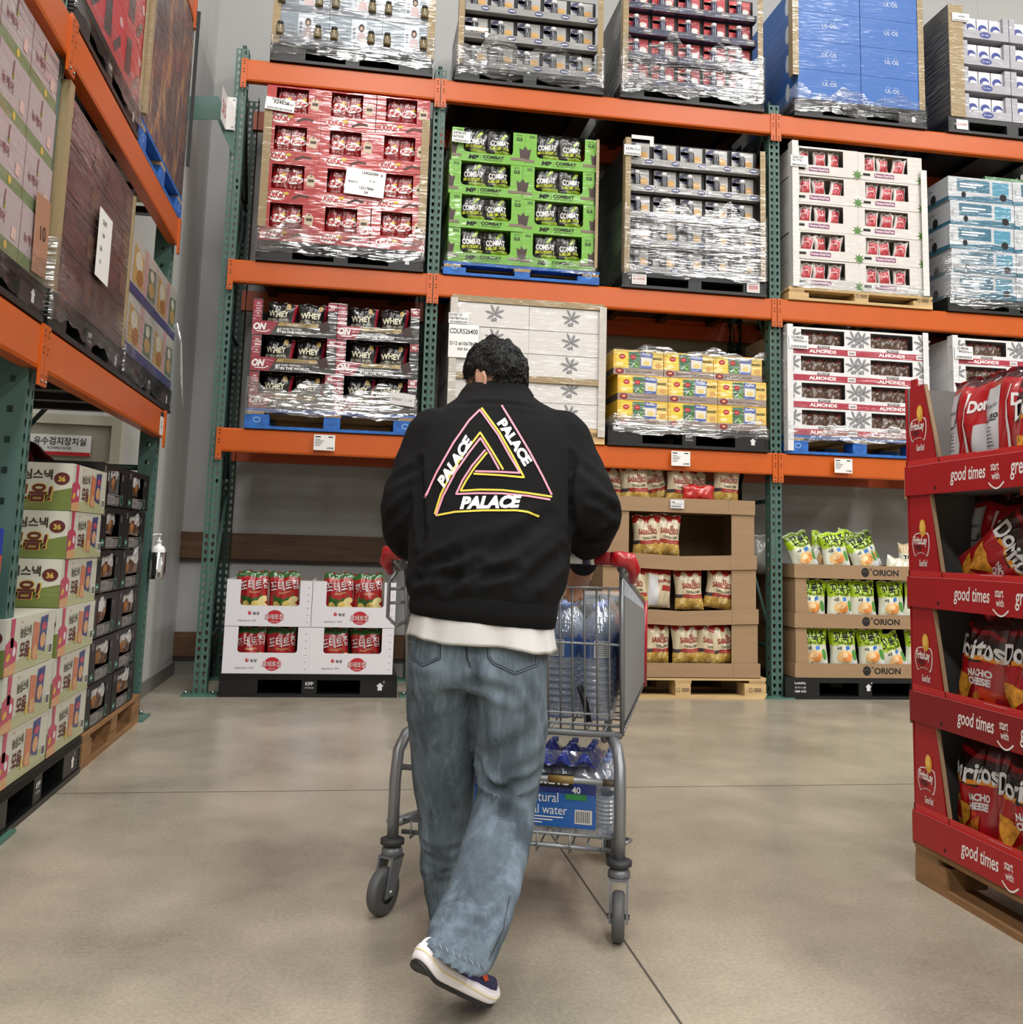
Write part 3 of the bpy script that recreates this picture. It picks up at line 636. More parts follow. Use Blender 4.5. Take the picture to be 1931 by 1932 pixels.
TT = [(0, 3.345, 0, 0, -.03), (0, 3.575, 0, 1, .0), (0, 3.80, 0, 2, -.1), (0, 3.99, -.02, 1, -.28), (0, 4.16, 0, 0, 0), (1, 3.325, 0, 2, .05), (1, 3.545, .0, 0, 0), (1, 3.735, 0, 1, 0), (1, 3.955, 0, 2, -.04), (1, 4.14, 0, 0, .1), (2, 3.30, .0, 3, -.25), (2, 3.54, 0, 0, -.12), (2, 3.78, 0, 3, -.3), (2, 3.66, .02, 1, .3), (2, 3.46, .0, 2, .2), (2, 3.87, .02, 3, -.25)]
cnt = {}
for t, x, dz, v, a in TT:
    n = cnt[t] = cnt.get(t, 0)+1
    place_mesh(tt[v], 'turtle_chip_bag', S0, x, .075 if t < 2 else (.08 if n < 4 else .2), .157+(0, .348, .70)[t]+dz+.05, 'lime green turtle chip bag, number %s along the %s tray of the brown display' % (('one', 'two', 'three', 'four', 'five', 'six')[n-1], ('bottom', 'middle', 'top')[t]), 'chip bag', 'turtle chip bags on the brown trays', ry=a, rz=rnd.uniform(-.2, .2), rx=-.05 if t < 2 else -.15)
wb1 = bag_mesh('chip_bag', BagS(.22, .18, .10, 21), lambda u, v: PALE if v < .6 else foil('#d8d3c0'), PALE, [('ell', .1, .4, .05, .03, CHP, .002, 0), ('quad', [(-.3, .55), (.1, .6), (.1, .64), (-.3, .6)], INK, .002)])
place_mesh(wb1, 'chip_bag', S0, 4.02, .12, .83, 'pale chip bag lying on its side at the end of the top turtle chip tray', 'chip bag', ry=.25)
wb2 = bag_mesh('chip_bag', BagS(.16, .26, .08, 22), lambda u, v: foil('#b9a27a') if v > .72 else PALE, PALE, [('txt', '꼬북', 0, .6, .05, INK, dict(bold=.04)), ('ell', .0, .28, .05, .04, CHP, .002, 0)])
place_mesh(wb2, 'chip_bag', S0, 4.16, .2, .86, 'beige topped chip bag standing behind the red stand edge', 'chip bag')
wb3 = bag_mesh('chip_bag', BagS(.34, .30, .16, 23, pw=2), lambda u, v: foil('#8f8f88'), PALE, [('ell', .3, .12, .05, .04, CHP, .002, 0)])
place_mesh(wb3, 'chip_bag', S0, 3.06, .42, .86, 'large greyish snack bag half hidden behind the middle rack post', 'chip bag')
tc = bag_mesh('snack_bag', BagS(.2, .28, .09, 31), lambda u, v: PALE if v > .4 else foil('#8d2430'), PALE, [])
for k in range(8):
    place_mesh(tc, 'snack_bag', S0, 4.72+.2*(k % 4), .09, .157+.35*(k//4), 'pale snack bag in the tray display glimpsed through the red stand, %s tray, place %s' % (('lower', 'middle')[k//4], ('one', 'two', 'three', 'four')[k % 4]), 'snack bag', 'snack bags behind the red stand', rz=rnd.uniform(-.2, .2))
# things in shade behind the middle post: dark trays
mb = MB(); mb.box(-.06, .06, 0, .5, 0, .16, mat('#2d2620', .7)); 
# ---- shelf one: whey cartons
wood_pallet(S1, -.738, .411, 'blue', 'blue wooden pallet under the whey protein cartons', h=.138, seed=3)
MAR, MARD = mat('#8e1830', .45, film=.75), mat('#1a1718', .4, film=.75); GOLD = mat('#a88d50', .5, film=.5); CRM = mat('#e8e6c8', .5); WT = mat('#eeeeec', .5)
def art_whey(mb):
    w = .56; mb.rect(0, 0, w, .09, MARD); mb.poly([(0, .0), (.12, 0), (.16, .07), (.17, .095), (0, .095)], MAR, 2)
    mb.txt('ON', .052, .03, .05, WT, 3, shear=.25, bold=.05, w=.085); mb.line([(.03, .022), (.09, .02), (.12, .035)], .006, WT, 3)
    mb.poly([(.165, .065), (.43, .065), (.45, .09), (.18, .09)], GOLD, 3); mb.txt('GOLD STANDARD', .30, .070, .014, MARD, 4, bold=.02, w=.17)
    mb.txt('#1', .165, .018, .036, WT, 3, bold=.03, al='l', w=.028); mb.txt('WHEY PROTEIN', .20, .040, .013, WT, 3, al='l', bold=.02, w=.13); mb.txt('IN THE WORLD!', .20, .015, .020, WT, 3, al='l', bold=.04, w=.19)
    mb.poly([(.46, .03), (.52, .05), (.50, .12), (.44, .09)], mat('#3a2522', .5), 3)
    mb.rect(0, .095, .06, .24, MAR, 1); mb.rect(.5, .19, .56, .245, MAR); mb.txt('90', .53, .205, .026, WT, 2, bold=.03); mb.txt('FREE', .53, .165, .012, WT, 2, bold=.02)
    for k, s in enumerate(('24g', '5.5g', '4g')): mb.txt(s, .035, .205-.036*k, .016, WT, 2, bold=.02); mb.rect(.015, .196-.036*k, .055, .199-.036*k, WT, 2)
wc = tray_carton(.562, .248, .8, MARD, (.065, .095, .5, .248), art_whey, inner=mat('#181415', .6)).build('whey_carton', link=False).data
grid(S1, wc, 'whey_carton', 2, 3, -.728, .142, .566, .25, lab('maroon whey protein carton, %s row, %s column on the blue pallet', 2, 3), 'carton', 'whey protein cartons')
WB_, WBR = foil('#171516'), foil('#93182c')
def wheybag(seed):
    S = BagS(.2, .235, .10, seed, puff=.3)
    col = lambda u, v: WBR if v < .22+.1*u or u > .78 else WB_
    return bag_mesh('whey_bag', S, col, WB_, [('txt', 'WHEY', -.05, .62, .042, CRM, dict(bold=.035, w=.135)), ('txt', '골드스탠다드 웨이 단백질', -.05, .44, .02, CRM, dict(w=.14)), ('quad', [(.2, .75), (.36, .78), (.34, .95), (.22, .93)], GOLD, .002)])
wb_ = [wheybag(k+40) for k in range(2)]
for i in range(2):
    for j in range(3):
        for k in range(2):
            place_mesh(wb_[k], 'whey_bag', S1, -.728+i*.566+.175+.215*k, .075, .15+j*.25, 'black whey bag, %s one in the %s carton of the %s column' % (('first', 'second')[k], ('bottom', 'middle', 'top')[j], COLS[2][i]), 'protein bag', 'whey bags in the maroon cartons', rz=rnd.uniform(-.15, .15), ry=rnd.uniform(-.04, .04))
film_band(S1, -.73, .405, .10, .30, 'clear stretch film round the foot of the whey carton stack', seed=1)
mb = MB(); mb.box(0, .17, 0, .001, 0, .085, W); mb.frame((0, 0, 0)); mb.line([(.095, .005), (.095, .08)], .0012, GRY); mb.txt('506660', .048, .03, .02, mat('#8a8a8c', .7), w=.07); mb.txt('119', .13, .03, .02, mat('#8a8a8c', .7), w=.04)
o = S1.put(mb.build('handwritten_note'), .215, -.022, .21, ry=.1); tag(o, 'white handwritten note stuck on the wrapped whey cartons', 'note')
# ---- shelf one: white almond cartons with corner guards
wood_pallet(S1, .615, 1.74, 'raw', 'wooden pallet under the white cartons behind the man', h=.105, seed=5)
WCF = mat('#cfccc8', .55, film=.45); LEAF = mat('#5d5d60', .6); LEAF2 = mat('#8b8b8e', .6)
def sprig(mb, u, v, s, L=1):
    for a, l in ((.45, .95), (1.15, .8), (2.0, 1.0), (2.9, .95), (-.45, .75), (3.75, .8)):
        mb.ell(u+.34*s*l*math.cos(a), v+.34*s*l*math.sin(a), .26*s, .085*s, LEAF2, L, 10, a); mb.line([(u, v), (u+.52*s*l*math.cos(a), v+.52*s*l*math.sin(a))], .018*s, LEAF, L+1)
    mb.ell(u-.05*s, v-.33*s, .17*s, .10*s, LEAF, L+1, 14, .3); mb.ell(u-.05*s, v-.33*s, .13*s, .07*s, LEAF2, L+2, 14, .3); mb.line([(u, v), (u+.08*s, v-.2*s), (u+.09*s, v-.48*s)], .025*s, LEAF, L)
mb = MB(); mb.box(-.275, .275, 0, .8, 0, .170, WCF); mb.frame((0, 0, 0)); sprig(mb, .03, .095, .125); mb.line([(-.275, .168), (.275, .168)], .002, LEAF)
wm = mb.build('white_carton', link=False).data
grid(S1, wm, 'white_carton', 2, 5, .622, .108, .552, .1715, lab('plain white carton printed with a leaf sprig, %s row, %s column behind the man', 2, 5), 'carton', 'white sprig cartons behind the man')
mb = MB(); mb.box(-.55, .55, -.006, .75, 0, .045, TANF); sp_ = S1.put(mb.build('cardboard_cover'), 1.17, 0, .966); tag(sp_, 'flat brown cardboard strip lid on top of the white cartons', 'cardboard')
mb = MB(); mb.box(-.52, .52, -.012, -.002, 0, .045, TANF); sp_ = S1.put(mb.build('cardboard_strip'), 1.17, 0, .415); tag(sp_, 'brown cardboard strip across the middle of the white carton stack', 'cardboard')
for s, x in ((-1, .612), (1, 1.685)): guard(S1, x, .05, .99, .052, 'pale cardboard corner guard on the %s edge of the white carton stack' % ('right' if s > 0 else 'left'), mat('#bdb7ad', .6, film=.4), y=-.014, side=s)
paper(S1, .6, .80, .14, .075, 'dated barcode label at the upper corner of the white carton stack', [(.02, .72, .24, '22/05/14', 'l'), (.02, .38, .24, '1067867', 'l'), (.95, .4, .16, '360 EA', 'r')], y=-.02)
paper(S1, .605, .56, .21, .235, 'large shipping sheet stuck on the white carton stack beside the head', [(.5, .72, .15, 'CDLR526400', 'c'), (.05, .36, .12, 'D12 #1067867', 'l'), (.3, .22, .08, '360 EA', 'l')], y=-.019, bars=False)
# ---- shelf one: yellow snack cartons
plastic_pallet(S1, 1.765, 2.965, 'kpp', 'black plastic pallet under the yellow snack cartons')
YEL = mat('#d5a92a', .5, film=.5); BRN = mat('#8d7b70', .5, film=.4); LY, LG, LB, LW = mat('#d8c02c', .45, film=.5), mat('#27603a', .45, film=.5), mat('#33509a', .45, film=.5), mat('#d7d3c6', .5); MRN = mat('#7d1d20', .5); LBK = mat('#d6b95a', .45, film=.4)
def art_lays(mb):
    w = .372; mb.rect(0, 0, w, .048, BRN); mb.ell(.045, .024, .032, .021, MRN, 2); mb.ell(.045, .026, .014, .008, mat('#d99a70', .5), 3); mb.txt('Best Snack Collection', .09, .017, .018, mat('#3d3330', .6), 2, al='l', w=.2)
    mb.rect(.02, .055, .105, .172, LY, 1); mb.ell(.064, .13, .024, .018, RED, 2); mb.txt("Lay's", .064, .124, .014, W, 3, shear=.2, bold=.02); mb.ell(.045, .075, .028, .014, mat('#e9d79a', .5), 2)
    mb.poly([(.115, .05), (.195, .05), (.197, .172), (.112, .168)], LG, 2); mb.ell(.145, .13, .022, .017, RED, 3); mb.txt("Lay's", .145, .124, .012, W, 4, shear=.2); mb.line([(.13, .06), (.16, .09), (.185, .07)], .006, LW, 3); mb.ell(.17, .075, .014, .02, mat('#7fae57', .5), 3)
    mb.poly([(.198, .05), (.285, .05), (.292, .165), (.2, .175)], LB, 3); mb.txt('Ruffles', .244, .148, .018, W, 4, shear=.3, bold=.03, w=.07); mb.poly([(.205, .07), (.282, .07), (.285, .128), (.203, .132)], LW, 4); mb.ell(.245, .09, .026, .016, mat('#d8c27a', .5), 5)
    mb.rect(.288, .052, .365, .165, LBK, 2); mb.txt('BAKED', .328, .118, .017, INK, 4, bold=.03, w=.068); mb.ell(.335, .075, .025, .018, mat('#c99a55', .5), 3)
    mb.frame((0, 0, 0), (0, -1, 0), (0, 0, 1), (-1, 0, 0)); mb.rect(-.9, 0, 0, .048, mat('#4a3d36', .6)); mb.rect(-.75, .06, -.55, .15, mat('#2c2622', .6)); mb.ell(-.35, .1, .05, .04, mat('#6c5a2a', .6))
mb = MB(); mb.box(0, .372, 0, .85, 0, .180, YEL); art_lays(mb); ym = mb.build('snack_carton', link=False).data
for j in range(3):
    for i in range(3): place_mesh(ym, 'snack_carton', S1, 1.83+i*.376-(.033 if j == 2 else 0), rnd.uniform(0, .005), .148+j*.1825, 'yellow snack variety carton, %s row, %s column on the black pallet' % (rowname(2-j, 3), COLS[3][i]), 'carton', 'yellow snack cartons')
film_band(S1, 1.80, 2.965, .09, .2, 'clear stretch film round the foot of the yellow snack cartons', seed=2)
film_band(S1, 1.80, 2.94, .67, .715, 'crumpled stretch film along the top of the yellow snack cartons', seed=12, amp=.008)
# ---- shelf one: almonds
def almonds(x0, which):
    wood_pallet(S1, x0-.01, x0+1.125, 'blue', 'blue wooden pallet under the %s almond carton stack' % which, h=.138, seed=8)
    for s, x in ((-1, x0-.012), (1, x0+1.082)): guard(S1, x, .02 if s < 0 else .1, .965, .045, 'white corner guard on the %s edge of the %s almond stack' % ('right' if s > 0 else 'left', which), mat('#d6d6d6', .5, film=.5), side=s, y=-.010)
    grid(S1, alm, 'almond_carton', 2, 4, x0, .142, .557, .2025, lambda i, j: 'white almond carton with red band, %s row, %s column of the %s stack' % (rowname(j, 4), COLS[2][i], which), 'carton', 'almond cartons of the %s stack' % which)
    for i in range(2):
        for j in range(4):
            for k in range(3): place_mesh(ab[k % 2], 'almond_bag', S1, x0+i*.557+.145+.115*k, .06, .19+j*.2025, 'brown almond bag, place %s %s window, %s column of the %s almond stack' % (('one', 'two', 'three')[k], rowname(3-j, 4), COLS[2][i], which), 'almond bag', 'almond bags in the %s stack' % which, rz=rnd.uniform(-.2, .2), ry=rnd.uniform(-.1, .1))
    film_band(S1, x0, x0+1.115, .10, .2, 'clear stretch film round the foot of the %s almond stack' % which, seed=4)
    paper(S1, x0+.0, .78, .15, .1, 'dated barcode label near the top of the %s almond stack' % which, [(.1, .74, .2, '22/08/06', 'l'), (.2, .48, .2, '995551', 'l'), (.95, .5, .1, '100 EA', 'r')], y=-.018)
ARED = mat('#a31f38', .5, film=.6); AW = mat('#d9d8d9', .5, film=.55)
def art_alm(mb):
    w = .555; mb.rect(0, 0, w, .045, ARED); mb.txt('ALMONDS', .27, .010, .026, WT, 2, bold=.035, w=.215); mb.rect(.23, .048, .325, .064, INK, 2); mb.txt('KIRKLAND', .277, .052, .009, WT, 3, bold=.03, w=.08); mb.rect(.47, .006, .535, .04, AW, 2); mb.rect(.48, .016, .525, .028, LEAF2, 3)
    sprig(mb, .525, .125, .13); sprig(mb, .03, .125, .13)
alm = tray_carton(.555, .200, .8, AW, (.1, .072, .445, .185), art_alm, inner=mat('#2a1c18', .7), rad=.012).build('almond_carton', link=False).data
AB1, AB2, AB3 = foil('#4a3226', vary=.4, vscale=(40, 40, 40)), foil('#7a1d28'), foil('#5c4536', vary=.4, vscale=(50, 50, 50))
def almbag(seed):
    S = BagS(.15, .125, .06, seed, puff=.3); return bag_mesh('almond_bag', S, lambda u, v: AB2 if v > .9-.05*math.sin(5*u+seed) or .14 < v < .26 else (AB1 if noise.noise((u*3, v*4, seed)) > 0 else AB3), AB1, [('txt', 'ALMONDS', 0, .2, .016, WT, dict(bold=.03, w=.09))])
ab = [almbag(50), almbag(51)]
almonds(3.128, 'first'); almonds(4.468, 'second')
for x, l, pr_ in ((-.275, 'under the whey cartons', '4,990원'), (2.225, 'under the yellow snack cartons', '6,990원'), (3.47, 'under the first almond stack', '5,790원')):
    price(S1, x, -.13, label='white price card on the orange beam %s' % l, p=pr_)
# ---- shelf two: red chocolate cartons
plastic_pallet(S2, -.728, .405, 'kpp', 'black plastic pallet under the red chocolate cartons')
KR, KRD = mat('#a81315', .45, film=.95), mat('#6d1014', .4, film=.7); CHOC = mat('#4a2418', .5)
def art_kit(mb):
    w = .378; mb.txt('KitKat', .10, .022, .05, KRD, 2, shear=.2, bold=.03, w=.112); mb.ell(.10, .042, .062, .034, WT, 1); mb.txt('KitKat', .10, .026, .036, mat('#c2191c', .5), 3, shear=.2, bold=.015, w=.1); mb.ell(.17, .06, .02, .010, mat('#d2b53a', .5), 3)
    mb.poly([(.215, .02), (.27, .045), (.262, .062), (.21, .036)], CHOC, 2); mb.poly([(.262, .062), (.27, .045), (.325, .038), (.325, .055)], CHOC, 2)
    mb.poly([(.30, .13), (.355, .12), (.362, .185), (.34, .208), (.325, .21), (.303, .195)], mat('#c9b8a0', .6), 2); mb.ell(.332, .198, .006, .006, KRD, 3); mb.rect(.312, .155, .352, .175, mat('#4a3a34', .6), 3); mb.line([(.332, .2), (.336, .24)], .006, KRD, 3)
kc = tray_carton(.377, .278, .9, KR, (.065, .092, .285, .268), art_kit, inner=mat('#2a0f0f', .6)).build('chocolate_carton', link=False).data
grid(S2, kc, 'chocolate_carton', 3, 4, -.728, .148, .3795, .2795, lab('red chocolate wafer carton, %s row, %s column of the red stack', 3, 4), 'carton', 'red chocolate cartons')
KB, KB2 = foil('#8c1116', film=.8), foil('#5e0c10', film=.8)
def kitbag(seed):
    S = BagS(.125, .19, .06, seed, puff=.3); return bag_mesh('chocolate_bag', S, lambda u, v: KB if v < .72 else KB2, KB2, [('ell', 0, .42, .055, .03, WT, .002, .1), ('txt', 'KitKat', 0, .42, .032, RED, dict(shear=.2, bold=.04, w=.09, off=.003)), ('ell', .25, .6, .016, .009, mat('#d2b53a', .5), .002, 0)])
kb = [kitbag(60), kitbag(61)]
for i in range(3):
    for j in range(4):
        for k in range(2): place_mesh(kb[k], 'chocolate_bag', S2, -.728+i*.3795+.12+.11*k, .05, .235+j*.2795, 'dark red chocolate bag, %s one in the window of the %s carton, %s column' % (('first', 'second')[k], rowname(3-j, 4), COLS[3][i]), 'chocolate bag', 'chocolate bags in the red cartons', rz=rnd.uniform(-.15, .15), ry=rnd.uniform(-.05, .05))
guard(S2, -.735, .24, 1.09, .055, 'brown corner guard on the left edge of the red chocolate stack', side=-1); guard(S2, .36, .24, 1.12, .055, 'brown corner guard on the right edge of the red chocolate stack', side=1)
paper(S2, -.735, 1.08, .2, .09, 'white date label at the top corner of the red chocolate stack', [(.28, .55, .28, '624658', 'l'), (.95, .55, .14, '100 EA', 'r'), (.2, .8, .15, '2022/07/28', 'l')], y=-.02, tilt=.09)
paper(S2, -.165, .52, .275, .19, 'large white shipping sheet in the middle of the red chocolate stack', [(.6, .82, .11, '12426584', 'c'), (.92, .8, .1, '8', 'r'), (.55, .24, .1, '13217846', 'c'), (.55, .08, .1, '24', 'c'), (.08, .45, .06, 'MADE IN', 'l'), (.6, .55, .06, '07  29', 'l')], y=-.02, tilt=.07, bars=False)
film_band(S2, -.73, .41, .06, .26, 'clear stretch film round the foot of the red chocolate stack', seed=5)
# ---- shelf two: green protein cartons
wood_pallet(S2, .55, 1.68, 'blue', 'worn blue wooden pallet under the green protein cartons', h=.095, seed=9)
LGR = mat('#6aa82c', .45, film=.55); DGR = mat('#20241c', .5); CUP = mat('#3a2620', .5)
def art_mp(mb):
    w = .535; mb.txt('MP', .16, .018, .032, INK, 2, shear=.15, bold=.05, w=.075); mb.rect(.212, .014, .214, .052, DGR, 2); mb.txt('COMBAT', .305, .03, .024, INK, 2, bold=.04, w=.155); mb.txt('PROTEIN POWDER', .3, .014, .010, INK, 2, w=.135)
    mb.txt('GLB', .49, .185, .026, INK, 2, bold=.03, w=.045); mb.txt('NET WT', .49, .22, .012, INK, 2, w=.04); mb.txt('25G', .05, .215, .018, INK, 2, bold=.02)
    mb.poly([(.50, .045), (.535, .04), (.535, .15), (.515, .12), (.49, .13)], CUP, 2); mb.poly([(0, .04), (.03, .045), (.045, .13), (.02, .12), (0, .15)], CUP, 2); mb.rect(.43, .035, .535, .055, mat('#7a6a5c', .6), 3); mb.rect(0, .03, .07, .05, mat('#7a6a5c', .6), 3)
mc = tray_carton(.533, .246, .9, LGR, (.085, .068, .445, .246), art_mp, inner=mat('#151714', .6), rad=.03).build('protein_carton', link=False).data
grid(S2, mc, 'protein_carton', 2, 4, .57, .10, .536, .249, lab('lime green protein powder carton, %s row, %s column of the green stack', 2, 4), 'carton', 'green protein cartons', jit=.012)
MBK, MLM = foil('#191b1a', film=.5), foil('#8fae2a', film=.5)
def mpbag(seed):
    S = BagS(.19, .20, .09, seed, puff=.3); return bag_mesh('protein_bag', S, lambda u, v: MLM if v < .2 and u > -.3 else MBK, MBK, [('txt', 'COMBAT', .0, .46, .042, WT, dict(bold=.04, w=.135, rot=.05)), ('quad', [(-.36, .22), (.36, .24), (.36, .34), (-.36, .32)], mat('#c4cf3a', .5), .002), ('txt', 'PROTEIN POWDER', 0, .28, .016, INK, dict(bold=.02, w=.125, off=.003)), ('quad', [(.0, .62), (.12, .6), (.3, .82), (.2, .86)], MLM, .002)])
pb = [mpbag(70), mpbag(71)]
for i in range(2):
    for j in range(4):
        for k in range(2): place_mesh(pb[k], 'protein_bag', S2, .57+i*.536+.175+.18*k, .07, .165+j*.249, 'black protein bag, %s one in the %s green carton, %s column' % (('first', 'second')[k], rowname(3-j, 4), COLS[2][i]), 'protein bag', 'protein bags in the green cartons', rz=rnd.uniform(-.2, .2), ry=rnd.uniform(-.06, .06))
paper(S2, .575, .97, .13, .085, 'date label on the upper corner of the green protein stack', [(.05, .72, .22, '24/06/29', 'l'), (.05, .4, .22, '627620', 'l')], y=-.02, tilt=.05)
guard(S2, 1.638, .12, 1.09, .022, 'thin brown corner guard on the outer edge of the green protein stack', side=1, y=-.016)
mb = MB(); pk = [(.60, .02, 1.105), (1.62, .02, 1.105), (1.62, .85, 1.105), (.60, .85, 1.105), (1.02, .4, 1.20)]
mb.add(pk, [(0, 1, 4), (1, 2, 4), (2, 3, 4), (3, 0, 4)], clear_mat('dark_film', '#8a8a88', film=True, strength=.22, rough=.15), True); o = mb.build('film_cover'); o.location = S2.o; tag(o, 'peaked clear film cover over the top of the green protein stack', 'stretch film')
film_band(S2, .57, 1.65, .07, .16, 'clear stretch film round the foot of the green protein stack', seed=6, amp=.006)
# ---- bottle packs: small card-backed bottles in trays
def bottle_pack(card, arc, patch, lip, logo, body, hb=.2):
    t = bpy.data.objects.new('bottle_pack', None); C.objects.link(t)
    mb = MB(); mb.box(-.1, .1, .02, .10, 0, hb, mat('#232326', .7)); mb.box(-.095, .075, .012, .02, .01, hb-.012, card); mb.frame((0, .012, 0))
    mb.ell(-.045, hb-.055, .052, .042, arc); mb.rect(-.095, hb-.075, .005, hb-.05, arc); mb.rect(-.06, hb-.05, 0, hb-.043, W, 2); mb.ell(.035, .105, .03, .02, patch, 2); mb.rect(.0, .075, .07, .088, patch, 1); mb.build('backing_card', t)
    mb = MB(); mb.lathe([(.024, 0), (.026, .01), (.026, .075), (.02, .088), (.02, .095)], body, 14, (-.025, -.012, .045)); b = mb.build('bottle', t)
    mb = MB(); mb.lathe([(.021, .09), (.021, .118), (.015, .122)], mat('#d2d3d6', .25, film=.3), 14, (-.025, -.012, .045)); mb.build('cap', b)
    mb = MB(); mb.box(-.103, .103, -.045, .012, 0, .05, lip); mb.frame((0, -.045, 0)); mb.ell(.055, .026, .032, .019, logo); mb.ell(.055, .026, .029, .016, mat('#3a4372', .5, film=.4), 2); mb.rect(.033, .022, .077, .030, W, 3); mb.build('tray_lip', t)
    return t
def pack_stack(sp, proto, cols, rows, x0, z0, w, h, what):
    for j in range(rows):
        for i in range(cols):
            n = '%s pack, %s row of the %s' % (('first', 'second', 'middle', 'fourth', 'last')[i], rowname(rows-1-j, rows), what)
            dup(proto, sp(x0+(i+.5)*w+rnd.uniform(-.004, .004), .05+rnd.uniform(0, .004), z0+j*h), (0, 0, sp.rz), n, 'bottle packs of the '+what)['category'] = 'bottle pack'
    mb = MB(); mb.box(x0, x0+cols*w, .16, .95, z0, z0+rows*h-.01, mat('#1d1d20', .5, film=.7)); mb.box(x0, x0+.004, .0, .16, z0, z0+rows*h-.01, mat('#26262a', .5, film=.7))
    o = mb.build('carton_block'); o.location = sp.o; o.rotation_euler = (0, 0, sp.rz); tag(o, 'dark wrapped cartons at the back of the '+what, 'carton')
NAVY = mat('#2a2f57', .5, film=.5); GLIP = mat('#8e8d8c', .5, film=.75); CRD = mat('#a7a6a4', .5, film=.6)
bp1 = bottle_pack(CRD, NAVY, mat('#c79a55', .5, film=.4), GLIP, NAVY, mat('#34363e', .25, film=.3))
bp2 = bottle_pack(mat('#b3323a', .5, film=.6), mat('#c2242c', .5, film=.6), mat('#d9d4d0', .5, film=.6), mat('#262b48', .5, film=.7), mat('#c9b43a', .5), mat('#3a3d55', .25, film=.4))
plastic_pallet(S2, 1.853, 2.953, 'aj', 'grey rental pallet under the wrapped grey bottle packs', h=.12)
pack_stack(S2, bp1, 5, 5, 1.89, .122, .204, .205, 'wrapped grey bottle stack beside the green cartons')
guard(S2, 1.858, .11, 1.13, .042, 'brown corner guard on the left edge of the grey bottle stack', side=-1, y=-.02); guard(S2, 2.905, .11, 1.12, .042, 'brown corner guard on the right edge of the grey bottle stack', side=1, y=-.02)
mb = MB(); mb.box(0, .17, 0, .001, .05, .08, W); mb.box(.14, .17, 0, .001, 0, .05, W); o = S2.put(mb.build('paper_strip'), 1.90, -.026, 1.07); tag(o, 'folded white paper strip at the top of the grey bottle stack', 'paper')
mb = MB(); mb.box(0, .13, 0, .001, 0, .045, W); o = S2.put(mb.build('paper_strip'), 1.90, -.026, .385); tag(o, 'white paper strip low on the grey bottle stack', 'paper')
paper(S2, 1.845, .99, .125, .08, 'date label on the corner of the grey bottle stack', [(.1, .5, .25, '629613', 'l'), (.95, .5, .14, '100', 'r')], y=-.028)
for x, w_, t_, l_ in ((1.92, .11, 'aJ AJ렌탈', 'white rental sticker on the left foot of the grey pallet'), (2.80, .10, '', 'white notice sticker on the right foot of the grey pallet')):
    mb = MB(); mb.box(0, w_, 0, .001, 0, .075, W); mb.frame((0, 0, 0)); (mb.txt(t_, w_/2, .028, .022, RED, w=w_*.8) if t_ else [mb.rect(.012, .025+.01*k, w_-.012, .03+.01*k, RED) for k in range(3)]); mb.rect(.01, .012, w_-.01, .014, RED); mb.rect(.01, .06, w_-.01, .062, RED); o = S2.put(mb.build('pallet_sticker'), x, -.012, .025); tag(o, l_, 'sticker')
film_band(S2, 1.86, 2.95, .10, .62, 'thick crinkled stretch film round the lower half of the grey bottle stack', seed=7, amp=.018, y=-.03)
# ---- shelf two: dried fruit trays
wood_pallet(S2, 3.135, 4.305, 'raw', 'pale wooden pallet under the dried fruit trays', h=.098, seed=4)
FW = mat('#cfcac4', .55, film=.45); PUR = mat('#7d2f63', .5); MAPLE = mat('#4a7a2c', .5)
def leaf8(mb, u, v, s, m): mb.poly([(u+s*(1 if k % 2 == 0 else .42)*math.cos(PI/2+k*PI/8), v+s*(1 if k % 2 == 0 else .42)*math.sin(PI/2+k*PI/8)) for k in range(16)], m, 3)
def art_fruit(mb):
    mb.rect(.135, .024, .30, .058, PUR); mb.txt('Premium Dried Fruit', .2175, .032, .020, WT, 2, bold=.02, w=.15); mb.rect(.04, .032, .1, .052, INK)
    leaf8(mb, .53, .03, .045, MAPLE)
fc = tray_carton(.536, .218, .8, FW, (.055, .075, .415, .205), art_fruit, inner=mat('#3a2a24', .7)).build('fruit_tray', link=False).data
grid(S2, fc, 'fruit_tray', 2, 5, 3.172, .101, .538, .2215, lab('white dried fruit tray, %s tier, %s column of the fruit stack', 2, 5), 'tray', 'white dried fruit trays', jit=.008)
FP, FP2 = foil('#b3333c'), foil('#cfc5c0')
def fruitbag(seed): return bag_mesh('fruit_bag', BagS(.105, .135, .05, seed, puff=.3), lambda u, v: FP if .12 < v < .78 and abs(u) < .72 else (foil('#5a2a24') if .78 <= v < .86 and abs(u) < .7 else FP2), FP2, [('txt', 'Cherry', 0, .52, .018, WT, dict(bold=.02, w=.055))])
fb = [fruitbag(80), fruitbag(81)]
for i in range(2):
    for j in range(5):
        for k in range(3): place_mesh(fb[k % 2], 'fruit_bag', S2, 3.172+i*.538+.115+.118*k+rnd.uniform(-.01, .01), .045, .165+j*.2215, 'pink dried fruit bag, place %s in the %s tray, %s column' % (('one', 'two', 'three')[k], rowname(4-j, 5), COLS[2][i]), 'fruit bag', 'dried fruit bags in the white trays', rz=rnd.uniform(-.3, .3), ry=rnd.uniform(-.15, .15))
guard(S2, 3.165, .1, 1.24, .05, 'white corner guard at the outer edge of the dried fruit trays', mat('#d2d0cc', .5, film=.5), side=-1, y=-.014)
guard(S2, 4.225, .1, 1.10, .05, 'white corner guard at the far edge of the dried fruit trays', mat('#d2d0cc', .5, film=.5), side=1, y=-.014)
paper(S2, 3.15, 1.03, .14, .09, 'date label at the top corner of the dried fruit stack', [(.1, .72, .2, '23/01/07', 'l'), (.1, .45, .2, '1517731', 'l')], y=-.02)
